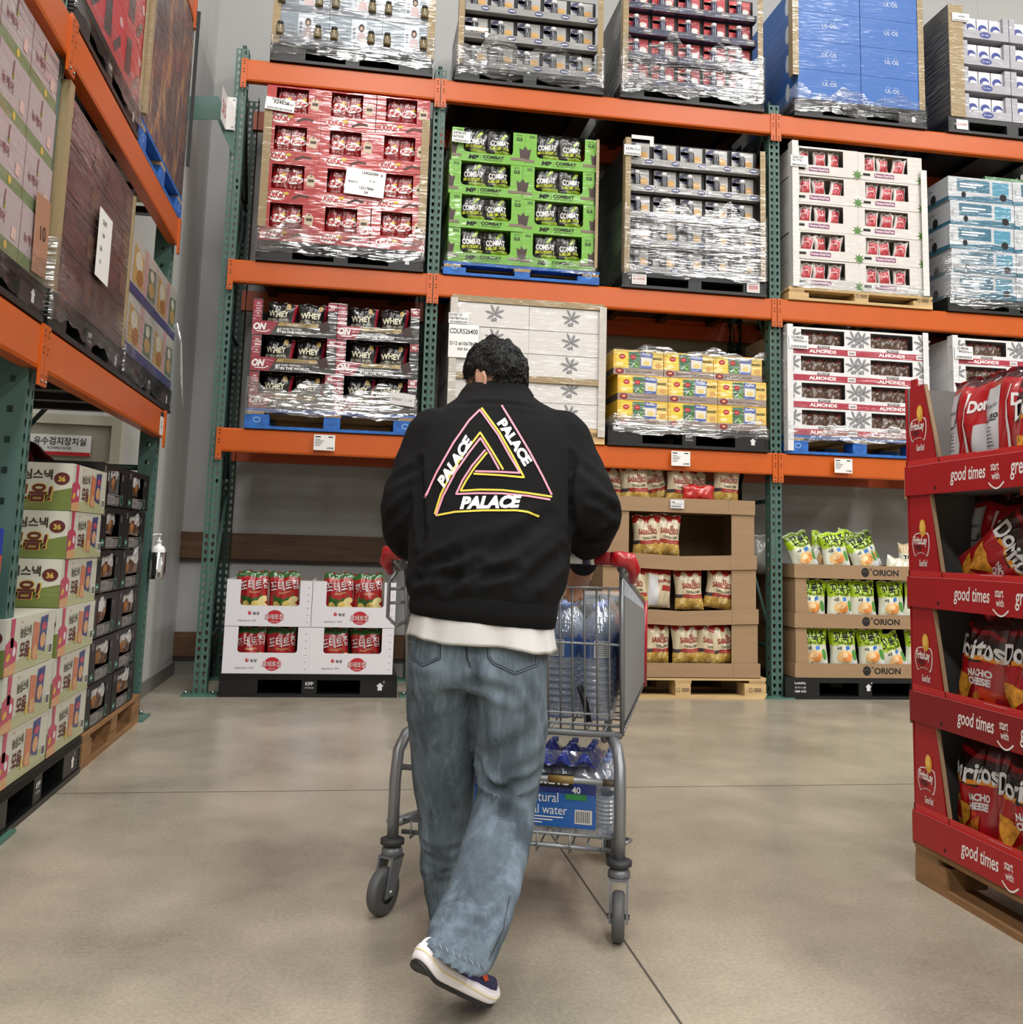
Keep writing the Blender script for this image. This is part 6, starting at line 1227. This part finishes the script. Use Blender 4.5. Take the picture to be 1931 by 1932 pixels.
tc = n.new('ShaderNodeTexCoord'); mp = n.new('ShaderNodeMapping'); mp.inputs['Scale'].default_value = (13, 13, 1.7); nz = n.new('ShaderNodeTexNoise'); nz.inputs['Scale'].default_value = 1; nz.inputs['Detail'].default_value = 8; nz.inputs['Roughness'].default_value = .7; nz.inputs['Distortion'].default_value = .15
L.new(tc.outputs['Object'], mp.inputs[0]); L.new(mp.outputs[0], nz.inputs['Vector']); mr = n.new('ShaderNodeMapRange'); mr.inputs[1].default_value = .48; mr.inputs[2].default_value = .72; mr.inputs[4].default_value = .6; L.new(nz.outputs['Fac'], mr.inputs[0])
mx = n.new('ShaderNodeMix'); mx.data_type = 'RGBA'; mx.inputs[7].default_value = lin('#8c9dac'); L.new(mr.outputs[0], mx.inputs[0]); L.new(src, mx.inputs[6]); L.new(mx.outputs[2], p.inputs['Base Color'])
WCOT = cloth('white_cotton', '#bfbebd', '#cbcac9', (4, 4, 4), .9, .0006)
SKIN = mat('#bd9078', .5); HAIR = mat('#0a0909', .42, spec=.4)
NO = lambda p: 0
# --- sweatshirt
mb = MB()
R_ = [((780, 1152), (1046, 1172), 2.40, .112), ((774, 1118), (1054, 1134), 2.41, .124), ((768, 1098), (1066, 1112), 2.42, .134), ((771, 1060), (1074, 1070), 2.44, .136), ((774, 1010), (1078, 1012), 2.47, .138), ((777, 950), (1081, 950), 2.51, .142), ((780, 890), (1084, 888), 2.55, .142), ((778, 840), (1092, 842), 2.585, .132), ((786, 806), (1088, 806), 2.61, .118), ((812, 782), (1058, 780), 2.63, .10), ((846, 764), (1022, 760), 2.65, .085), ((868, 749), (1002, 743), 2.67, .070), ((880, 734), (992, 730), 2.685, .062)]
loft(mb, [(*lr(l, r, Y), b) for l, r, Y, b in R_], BLACK, e=.82)
AL, AR = smooth_chain([at(822, 822, 2.62), at(797, 885, 2.60), at(770, 965, 2.56), at(782, 1018, 2.62), at(850, 1040, 2.86)], [.080, .077, .073, .064, .046])
capsule(mb, AL, AR, BLACK, 20)
BL, BR_ = smooth_chain([at(1058, 826, 2.57), at(1086, 888, 2.53), at(1119, 962, 2.44), at(1117, 1000, 2.52), at(1100, 1058, 2.735)], [.080, .077, .073, .064, .043])
capsule(mb, BL, BR_, BLACK, 20)
jme = fuse(mb, 'sweatshirt', .0085, 7, BLACK); T0 = tree(jme)
def jf(p):
    low = max(0, min(1, (1.12-p.z)/.22)); return .0075*low*noise.noise(Vector((p.x*7, p.y*7, p.z*16+3)))+.003*noise.noise(Vector((p.x*9+5, p.y*9, p.z*7)))+.004*(1 if p.x < .13 or p.x > .60 else 0)*noise.noise(Vector((p.x*12, p.y*14, p.z*22)))
wrinkle(jme, T0, [((795, 1078), (846, 1052), .016, .011), ((852, 1098), (893, 1072), .015, .014), ((905, 1090), (960, 1078), .014, .011), ((930, 1052), (1020, 985), .02, .007), ((1000, 1098), (1055, 1050), .018, .011), ((785, 1095), (850, 1085), .012, .010), ((860, 1050), (960, 1020), .022, .006), ((793, 890), (797, 1000), .012, .012), ((1079, 880), (1074, 1000), .012, .012), ((735, 985), (765, 950), .012, .008), ((1120, 940), (1160, 965), .012, .008), ((745, 905), (785, 885), .014, .006), ((1095, 880), (1140, 915), .014, .006), ((880, 762), (990, 766), .01, .005), ((1105, 1020), (1150, 1000), .012, .009)], jf)
jo = put_mesh(jme, 'sweatshirt', man); TJ = tree(jme)
mb = MB(); HB = [((779, 1112), (1053, 1132), 2.41, .122), ((776, 1118), (1054, 1140), 2.405, .121), ((773, 1140), (1052, 1164), 2.40, .118), ((774, 1154), (1048, 1184), 2.395, .112), ((780, 1156), (1044, 1186), 2.395, .108)]
loft(mb, [(*lr(l, r, Y), b) for l, r, Y, b in HB], RIB, e=.82, n=60); o = mb.build('hem_band', man); o.matrix_parent_inverse = Matrix.Translation(-man.location)
mb = MB(); CB = [((862, 753), (1008, 747), 2.672, .076), ((871, 738), (1000, 734), 2.685, .070), ((880, 727), (992, 724), 2.695, .064), ((885, 728), (987, 726), 2.695, .058)]
loft(mb, [(*lr(l, r, Y), b) for l, r, Y, b in CB], RIB, e=.9, n=40, caps=False); o = mb.build('collar', man); o.matrix_parent_inverse = Matrix.Translation(-man.location)
# print on the back
PK_, YL_, WH_ = mat('#d68a9c', .7), mat('#cbb838', .7), mat('#d9d7d5', .7)
zp = lambda X, Y_: (680+X/3.576, 600+Y_/3.576)
def cast(T, q, off): 
    h = hit(T, *q); 
    return None if h[0] is None else h[0]+h[1]*off*(1 if h[1].dot(EYE-h[0]) > 0 else -1)
def decal_line(mb, T, pts, t, m, off=.0022, step=7, conv=zp):
    q = []
    for (a, b) in zip(pts, pts[1:]):
        n_ = max(1, int(math.hypot(b[0]-a[0], b[1]-a[1])/step)); q += [(a[0]+(b[0]-a[0])*k/n_, a[1]+(b[1]-a[1])*k/n_) for k in range(n_)]
    q.append(pts[-1]); vs = []
    for i, p in enumerate(q):
        a, b = q[max(i-1, 0)], q[min(i+1, len(q)-1)]; l = math.hypot(b[0]-a[0], b[1]-a[1]) or 1; nx, ny = -(b[1]-a[1])/l*t/2, (b[0]-a[0])/l*t/2
        A, B = cast(T, conv(p[0]-nx, p[1]-ny), off), cast(T, conv(p[0]+nx, p[1]+ny), off)
        if A is None or B is None: return
        vs += [tuple(A), tuple(B)]
    mb.add(vs, [(2*i, 2*i+2, 2*i+3, 2*i+1) for i in range(len(q)-1)], m)
def decal_text(mb, T, s, x, y, h, w, ang, m, shear=.3, off=.0024):
    g, fs, W_, H_ = glyphs(s, shear, .058); c, d = math.cos(ang), math.sin(ang); vs = []
    for a, b in g:
        a, b = a*w/W_, b*h/H_; p = cast(T, zp(x+a*c-b*d, y-(a*d+b*c)), off)
        if p is None: return
        vs.append(tuple(p))
    mb.add(vs, fs, m)
mb = MB(); th = 13
for pts, m in (([(955, 592), (1060, 765), (1140, 900), (1230, 1070), (1290, 1195)], PK_), ([(437, 1215), (520, 1040), (630, 845), (735, 695), (808, 622), (930, 790), (1010, 935), (1078, 1048), (940, 1040), (775, 1036)], PK_),
               ([(818, 608), (940, 775), (1030, 935), (1105, 1078), (940, 1062), (765, 1053)], YL_), ([(505, 1325), (545, 1195), (625, 1030), (730, 880), (810, 775), (890, 900), (965, 1025)], YL_), ([(513, 1338), (560, 1205), (645, 1040), (740, 905), (812, 812), (880, 920), (938, 1025)], PK_),
               ([(845, 893), (755, 1000), (690, 1100), (648, 1190), (800, 1184), (960, 1186), (1130, 1202), (1280, 1228)], PK_), ([(857, 910), (770, 1015), (715, 1100), (678, 1168), (810, 1160), (960, 1163), (1130, 1183), (1292, 1208)], YL_), ([(520, 1333), (640, 1310), (830, 1300), (1050, 1300), (1130, 1311), (1205, 1340)], YL_)): decal_line(mb, TJ, pts, th, m)
decal_text(mb, TJ, 'PALACE', 568, 1152, 70, 385, math.radians(58), WH_); decal_text(mb, TJ, 'PALACE', 918, 712, 70, 350, math.radians(-57.5), WH_, shear=-.05); decal_text(mb, TJ, 'PALACE', 672, 1294, 88, 420, math.radians(1.5), WH_)
o = mb.build('back_print', jo); o.matrix_parent_inverse = jo.matrix_parent_inverse.copy(); o.matrix_parent_inverse = Matrix.Identity(4); tag(o, 'pink, yellow and white triangle print')
# --- white tee below the hem
mb = MB(); TE = [((782, 1140), (1040, 1160), 2.40, .108), ((777, 1160), (1046, 1190), 2.40, .114), ((770, 1190), (1050, 1222), 2.395, .117), ((768, 1195), (1053, 1229), 2.395, .118), ((774, 1192), (1046, 1224), 2.395, .113)]
n_ = 72; loft(mb, [(*lr(l, r, Y), b) for l, r, Y, b in TE], WCOT, e=.82, n=n_)
for i in range(len(mb.v)):
    r = i//n_; k = i % n_
    if r in (1, 2, 3, 4): v = Vector(mb.v[i]); a = 2*PI*k/n_; v += FW_*(.006*math.sin(a*9+1)+.004*math.sin(a*17))*(.5+.5*(r > 1)); v.z += (.004*math.sin(a*5+2)) if r > 1 else 0; mb.v[i] = tuple(v)
o = mb.build('tee_shirt', man); o.matrix_parent_inverse = Matrix.Translation(-man.location)
# --- jeans
mb = MB()
loft(mb, [(*lr(l, r, Y), b) for l, r, Y, b in (((780, 1170), (1036, 1185), 2.41, .105), ((774, 1215), (1037, 1222), 2.41, .113), ((768, 1258), (1035, 1262), 2.41, .118), ((770, 1290), (1032, 1294), 2.415, .112))], DENIM, e=.85)
def leg(rows): loft(mb, [(*lr(l, r, Y, .12), b) for l, r, Y, b in rows], DENIM, e=.9, n=36)
leg([((900, 1245), (1034, 1250), 2.39, .105), ((897, 1300), (1033, 1305), 2.38, .10), ((896, 1360), (1032, 1365), 2.385, .092), ((898, 1425), (1026, 1432), 2.40, .086), ((902, 1480), (1016, 1490), 2.405, .080), ((882, 1555), (1009, 1565), 2.35, .080), ((858, 1635), (989, 1648), 2.27, .078), ((834, 1700), (969, 1712), 2.205, .074), ((814, 1745), (956, 1764), 2.155, .080), ((802, 1778), (922, 1832), 2.115, .080)])
leg([((768, 1250), (897, 1250), 2.42, .105), ((768, 1310), (896, 1310), 2.44, .098), ((771, 1380), (897, 1380), 2.47, .09), ((777, 1450), (896, 1450), 2.51, .085), ((786, 1530), (894, 1530), 2.55, .08), ((793, 1610), (892, 1612), 2.57, .076), ((801, 1680), (890, 1685), 2.58, .072), ((812, 1735), (886, 1742), 2.58, .068)])
dme = fuse(mb, 'jeans', .0075, 5, DENIM); TD0 = tree(dme)
def df(p):
    lo = max(0, min(1, (.42-p.z)/.2)); return .0042*noise.noise(Vector((p.x*9, p.y*9, p.z*7)))+.0055*lo*noise.noise(Vector((p.x*8+2, p.y*8, p.z*26)))+.002*noise.noise(Vector((p.x*24, p.y*24, p.z*10)))
wrinkle(dme, TD0, [((908, 1462), (952, 1492), .011, .016), ((960, 1484), (1012, 1462), .013, .010), ((905, 1440), (925, 1475), .011, .010), ((915, 1430), (1000, 1385), .022, .007), ((838, 1735), (905, 1748), .011, .012), ((850, 1722), (880, 1728), .010, .007), ((905, 1775), (945, 1720), .012, .008), ((800, 1590), (860, 1600), .008, .006), ((805, 1612), (858, 1628), .008, .006), ((800, 1650), (850, 1640), .008, .006), ((896, 1262), (897, 1300), .010, .012), ((900, 1290), (960, 1310), .014, .007), ((780, 1330), (880, 1300), .02, .005), ((1000, 1300), (1028, 1400), .012, .007), ((930, 1530), (990, 1545), .014, .005)], df)
do = put_mesh(dme, 'jeans', man); TD = tree(dme)
idp = lambda a, b: (a, b); ST, STD = mat('#59646d', .8), mat('#20272d', .8)
for pts in ([(778, 1236), (781, 1244), (799, 1256), (830, 1242), (829, 1208)], [(921, 1205), (922, 1240), (931, 1252), (972, 1271), (1012, 1256), (1016, 1226)]):
    mb = MB(); decal_line(mb, TD, pts, 5.5, STD, .0012, 4, idp); decal_line(mb, TD, pts, 2, ST, .002, 4, idp); decal_line(mb, TD, [(a*.97+.03*(800 if a < 850 else 968), b-4) for a, b in pts], 1.2, ST, .002, 4, idp); tag(mb.build('back_pocket', do), 'dark stitched back pocket')
mb = MB()
decal_line(mb, TD, [(878, 1205), (881, 1240), (887, 1262)], 5, STD, .0012, 4, idp); decal_line(mb, TD, [(876, 1205), (879, 1240), (885, 1262)], 1.3, ST, .002, 4, idp)
mb.build('centre_seam', do)
mb = MB()
for k in range(19): t = k/18; a, b = 808+104*t, 1774+48*t**1.05; decal_line(mb, TD, [(a, b), (a+3.5, b+9)], 1.7, ST if k % 2 else mat('#7f8a93', .8), .002, 6, idp)
decal_line(mb, TD, [(962, 1690), (950, 1752), (922, 1812)], 1.2, STD, .0012, 6, idp); mb.build('frayed_hem', do)
# --- shoes: length along y, sole on z=0
SH_W, SH_N, SH_P, SH_K, SH_O, SH_Y = mat('#e6e2e6', .45), mat('#1c1c44', .6), mat('#34206e', .6), mat('#161617', .6), mat('#b5461e', .6), mat('#e2d6a8', .5)
def shoe_mesh(name):
    sh = bpy.data.objects.new(name, None); C.objects.link(sh)
    def outline(t):
        b = .5*(.066+.032*math.sin(PI*min(1, max(0, (t-.15)/.95)))**1.1)
        if t < .13: b *= math.sqrt(max(0, 1-((.13-t)/.13)**2))
        if t > .80: b *= math.sqrt(max(0, 1-((t-.80)/.20)**2))
        return b
    def slab(z0f, z1f, grow, m, nm):
        mb = MB(); n, vs, fs = 30, [], []; tt_ = [.5-.5*math.cos(PI*k/n) for k in range(n+1)]; ring = [(t, 1) for t in tt_]+[(t, -1) for t in tt_[-2:0:-1]]; N = len(ring)
        for lv, dg in ((0, -.005), (.08, -.0015), (.25, 0), (.75, 0), (.92, -.0015), (1, -.005)):
            for t, s in ring:
                z = z0f(t)+(z1f(t)-z0f(t))*lv; g = grow+dg; w_ = outline(t)+(g if 0 < t < 1 else 0)*min(1, outline(t)/.02); vs.append((s*w_, -.145-g+(.29+2*g)*t, z))
        for j in range(5):
            for k in range(N): fs.append((j*N+k, j*N+(k+1) % N, (j+1)*N+(k+1) % N, (j+1)*N+k))
        fs += [tuple(range(N-1, -1, -1)), tuple(5*N+k for k in range(N))]; mb.add(vs, fs, m, True); return mb.build(nm, sh, sharp=1.0)
    rk = lambda t: .022*max(0, (t-.72)/.28)**2+.016*max(0, (.16-t)/.16)**2
    slab(lambda t: rk(t), lambda t: rk(t)+.009, .003, SH_K, 'outsole'); slab(lambda t: rk(t)+.009, lambda t: rk(t)+.044-.016*t, .005, SH_W, 'midsole'); slab(lambda t: rk(t)+.026-.008*t, lambda t: rk(t)+.031-.008*t, .0062, SH_Y, 'midsole_stripe')
    mb = MB(); sec = [(.02, .022, .060), (.10, .028, .066), (.22, .030, .062), (.36, .033, .066), (.5, .037, .076), (.64, .041, .074), (.78, .041, .060), (.9, .033, .048), (.98, .012, .040)]; vs, fs, n = [], [], 18
    for t, w, top in sec:
        for k in range(n+1): a = PI*k/n; vs.append((w*math.cos(a)*1.0, -.145+.29*t, rk(t)+.03+(top-.03)*max(0, math.sin(a))**.7))
    for i in range(len(sec)-1):
        for k in range(n): fs.append((i*(n+1)+k, i*(n+1)+k+1, (i+1)*(n+1)+k+1, (i+1)*(n+1)+k))
    fs += [tuple(range(n+1)), tuple((len(sec)-1)*(n+1)+k for k in range(n, -1, -1))]
    for f in fs:
        c = sum(vs[k][1] for k in f)/len(f); z = sum(vs[k][2] for k in f)/len(f); mb.add([vs[k] for k in f], [tuple(range(len(f)))], SH_W if c < -.085 else SH_P if c < .0 else SH_N, True)
    mb.poly([(0, 0)]*3, SH_N) if 0 else None
    mb.build('upper', sh)
    mb = MB()
    for s in (-1, 1): mb.add([(s*.0395, .012, .058), (s*.0420, .045, .046), (s*.0425, .055, .052), (s*.0385, .022, .070)], [(0, 1, 2, 3)], SH_O)
    mb.build('side_mark', sh)
    return sh
sh = shoe_mesh('shoe'); H_, T_ = Vector((.172, 2.095, .146)), Vector((.3425, 2.275, 0)); d = (T_-H_).normalized(); up = Vector((.12, -.1, 1)); up = (up-d*up.dot(d)).normalized(); rt = d.cross(up)
m4 = Matrix((rt, d, up)).transposed().to_4x4(); m4.translation = T_-d*.145-Vector((0, 0, 0)); m4.translation += up*.0
sh.parent = man; sh.matrix_world = m4; sh.matrix_parent_inverse = Matrix.Translation(-man.location)
sh2 = dup(sh); sh2.matrix_world = Matrix.Translation((.305, 2.66, 0)) @ Matrix.Rotation(-.25, 4, 'Z')
sh.matrix_basis = m4; sh2.matrix_basis = Matrix.Translation((.322, 2.70, 0)) @ Matrix.Rotation(-.2, 4, 'Z')
# --- body inside the clothes, one surface from head to feet
mb = MB(); HC = at(938, 710, 2.715); FD = Vector((-.62, .72, -.30)).normalized(); LD = Vector((-.72, -.66, .05)).normalized()
HC = HC+Vector((0, 0, -.004))
ball(mb, HC, .076, .096, .108, SKIN, 28, FD); ball(mb, HC+FD*.045+Vector((0, 0, -.055)), .058, .055, .06, SKIN, 20, FD)
UPH = (Vector((0, 0, 1))-FD*FD.z).normalized()
ball(mb, HC+FD*.098-UPH*.018, .012, .016, .02, SKIN, 12, FD); ball(mb, HC+FD*.090-UPH*.052, .022, .010, .009, SKIN, 12, FD)
for s in (-1, 1):
    e = HC+LD*s*.074-UPH*.022+FD*.004; sd = LD*s
    ring_ = [e+sd*.012+UPH*(.030*math.cos(a)-.002)+FD*(.016*math.sin(a)-.010) for a in [2*PI*k/12 for k in range(11)]]; capsule(mb, ring_, [.0055]*11, SKIN, 8); ball(mb, e+sd*.005-FD*.006, .016, .013, .031, SKIN, 14, sd); ball(mb, e-UPH*.028+sd*.006, .007, .007, .009, SKIN, 10, sd)
    ball(mb, HC+FD*.078+LD*s*.030+UPH*.006, .016, .010, .010, SKIN, 10, FD)
NB = at(940, 770, 2.66); capsule(mb, [HC-UPH*.06-FD*.02, NB], [.056, .062], SKIN, 18)
PEL = at(905, 1230, 2.41); loft(mb, [(PEL-LT*.12-Vector((0, 0, .06)), PEL+LT*.12-Vector((0, 0, .06)), .08), (PEL-LT*.13, PEL+LT*.13, .09), (at(925, 1060, 2.47)-LT*.13, at(925, 1060, 2.47)+LT*.13, .09), (at(930, 900, 2.55)-LT*.165, at(930, 900, 2.55)+LT*.165, .095), (at(935, 815, 2.62)-LT*.15, at(935, 815, 2.62)+LT*.15, .075), (NB-LT*.06, NB+LT*.06, .055)], SKIN, e=.95)
wl, wr = at(862, 1048, 2.90), at(1107, 1066, 2.76)
capsule(mb, AL[:-1]+[wl], [r*.55 for r in AR], SKIN, 12); capsule(mb, BL[:-1]+[wr], [r*.55 for r in BR_[:-1]]+[.026], SKIN, 12)
for rows in ([(960, 1255, 2.41, .07), (962, 1470, 2.44, .045), (930, 1600, 2.36, .038), (875, 1770, 2.20, .032)], [(835, 1255, 2.42, .075), (836, 1480, 2.52, .055), (846, 1620, 2.57, .045), (850, 1720, 2.58, .036)]): capsule(mb, [at(a, b, Y) for a, b, Y, r in rows], [r for *_, r in rows], SKIN, 14)
def hand(mb, w, fdir, pdir, tdir):                      # wrist, finger direction, palm normal, thumb side
    fdir, tdir = fdir.normalized(), tdir.normalized(); side = tdir
    capsule(mb, [w, w+fdir*.03, w+fdir*.075], [.025, .030, .027], SKIN, 12)
    for k, (L_, off) in enumerate(((.072, .028), (.080, .010), (.074, -.009), (.058, -.026))):
        b = w+fdir*.075+side*off; p1 = b+fdir*L_*.45+pdir*.006; p2 = p1+(fdir*.6+pdir*.8).normalized()*L_*.32; p3 = p2+(fdir*.1+pdir).normalized()*L_*.28
        capsule(mb, [b-fdir*.02, b, p1, p2, p3], [.010, .0098, .0092, .0085, .0078], SKIN, 10)
    b = w+fdir*.022+side*.026; capsule(mb, [b, b+side*.02+fdir*.022, b+side*.022+fdir*.05+pdir*.006], [.012, .0105, .0088], SKIN, 10)
hand(mb, wr, Vector((-.06, .82, -.52)), Vector((-.25, -.35, -.9)).normalized(), Vector((-.9, -.25, .3)))
hand(mb, wl, Vector((.75, .5, -.4)), Vector((.0, -.3, -.95)), Vector((.3, -.75, .45)))
bme = fuse(mb, 'body', .0045, 3, SKIN); bme.polygons.foreach_set('use_smooth', [True]*len(bme.polygons)); put_mesh(bme, 'body', man)
# face details on the front of the head
mb = MB()
for s in (-1, 1):
    ball(mb, HC+FD*.083+LD*s*.029+UPH*.004, .010, .006, .006, mat('#e8e4e0', .3), 12, FD); ball(mb, HC+FD*.0885+LD*s*.029+UPH*.004, .0045, .002, .0045, INK, 10, FD)
    mb.tube([HC+FD*.088+LD*s*.014+UPH*.024, HC+FD*.090+LD*s*.032+UPH*.029, HC+FD*.080+LD*s*.050+UPH*.024], .0035, HAIR, 6)
o = mb.build('eyes', man); o.matrix_parent_inverse = Matrix.Translation(-man.location)
# black mask with ear loops
MK = mat('#131314', .8); mb = MB(); ball(mb, HC+FD*.062-UPH*.052, .056, .046, .045, MK, 24, FD)
for s in (-1, 1): e = HC+LD*s*.078-FD*.012; mb.tube([HC+FD*.062+LD*s*.050-UPH*.030, HC+FD*.03+LD*s*.074-UPH*.012, e+UPH*.010], .0022, MK, 6); mb.tube([HC+FD*.052+LD*s*.050-UPH*.075, HC+FD*.02+LD*s*.076-UPH*.052, e-UPH*.045], .0022, MK, 6)
o = mb.build('face_mask', man); o.matrix_parent_inverse = Matrix.Translation(-man.location)
# hair: tousled shell and locks
hr = random.Random(5); mb = MB(); n = 56; h = 40; vs, ok = [], []
HH = HC+Vector((-.004, .0, .004))
def hair_r(dv): return 1+.07*noise.noise(dv*4+Vector((3, 1, 2)))+.035*noise.noise(dv*11)
def keep(dv):
    f, u_, l_ = dv.dot(FD), dv.dot(UPH), dv.dot(LD)
    if u_ < -.60+.0*f: return False
    if f > .50 and u_ < .42: return False
    if abs(l_) > .62 and u_ < .05 and f > -.38: return False
    return u_ > -.55+.25*max(0, f)
def hp_(dv, k=1): return HH+(LD*dv.dot(LD)*.083+FD*dv.dot(FD)*.102+UPH*dv.dot(UPH)*.110)*hair_r(dv)*k
for i in range(h+1):
    for k in range(n):
        t, a = PI*i/h, 2*PI*k/n; dv = Vector((math.sin(t)*math.cos(a), math.sin(t)*math.sin(a), math.cos(t))); ok.append(keep(dv)); vs.append(tuple(hp_(dv)))
fs = []
for i in range(h):
    for k in range(n):
        q = (i*n+k, (i+1)*n+k, (i+1)*n+(k+1) % n, i*n+(k+1) % n)
        if all(ok[j] for j in q): fs.append(q)
mb.add(vs, fs, HAIR, True)
cr_ = (UPH*.75-FD*.62+LD*.15).normalized(); cnt_ = 0
while cnt_ < 5200:
    dv = Vector((hr.gauss(0, 1), hr.gauss(0, 1), hr.gauss(0, 1))).normalized()
    if not keep(dv): continue
    cnt_ += 1; away = dv-cr_; away = (away-dv*away.dot(dv)); away = away.normalized() if away.length > .05 else LD
    sw = 1.1*noise.noise(dv*3.2)+hr.gauss(0, .35); dr = (away*math.cos(sw)+dv.cross(away)*math.sin(sw)).normalized()
    l = hr.uniform(.14, .38)*(.55 if dv.dot(UPH) < -.15 else 1); cu = hr.gauss(0, .9)+1.2*noise.noise(dv*6); lift = hr.uniform(.004, .030); q = dv.copy(); pts = []
    for k in range(6):
        pts.append(hp_(q, 1+lift*math.sin(PI*(.15+.75*k/5))-.012*(k == 0)+(.02*hr.random() if k == 5 else 0))); sd = q.cross(dr).normalized()
        q2 = (q+(dr+sd*cu*.22*k/5*3).normalized()*l/5).normalized(); dr = (q2-q); dr = (dr-q2*dr.dot(q2)).normalized(); q = q2
    mb.tube(pts, [.0007, .0012, .0012, .0010, .0007, .0002], HAIR, 3)
o = mb.build('hair', man); o.matrix_parent_inverse = Matrix.Translation(-man.location)
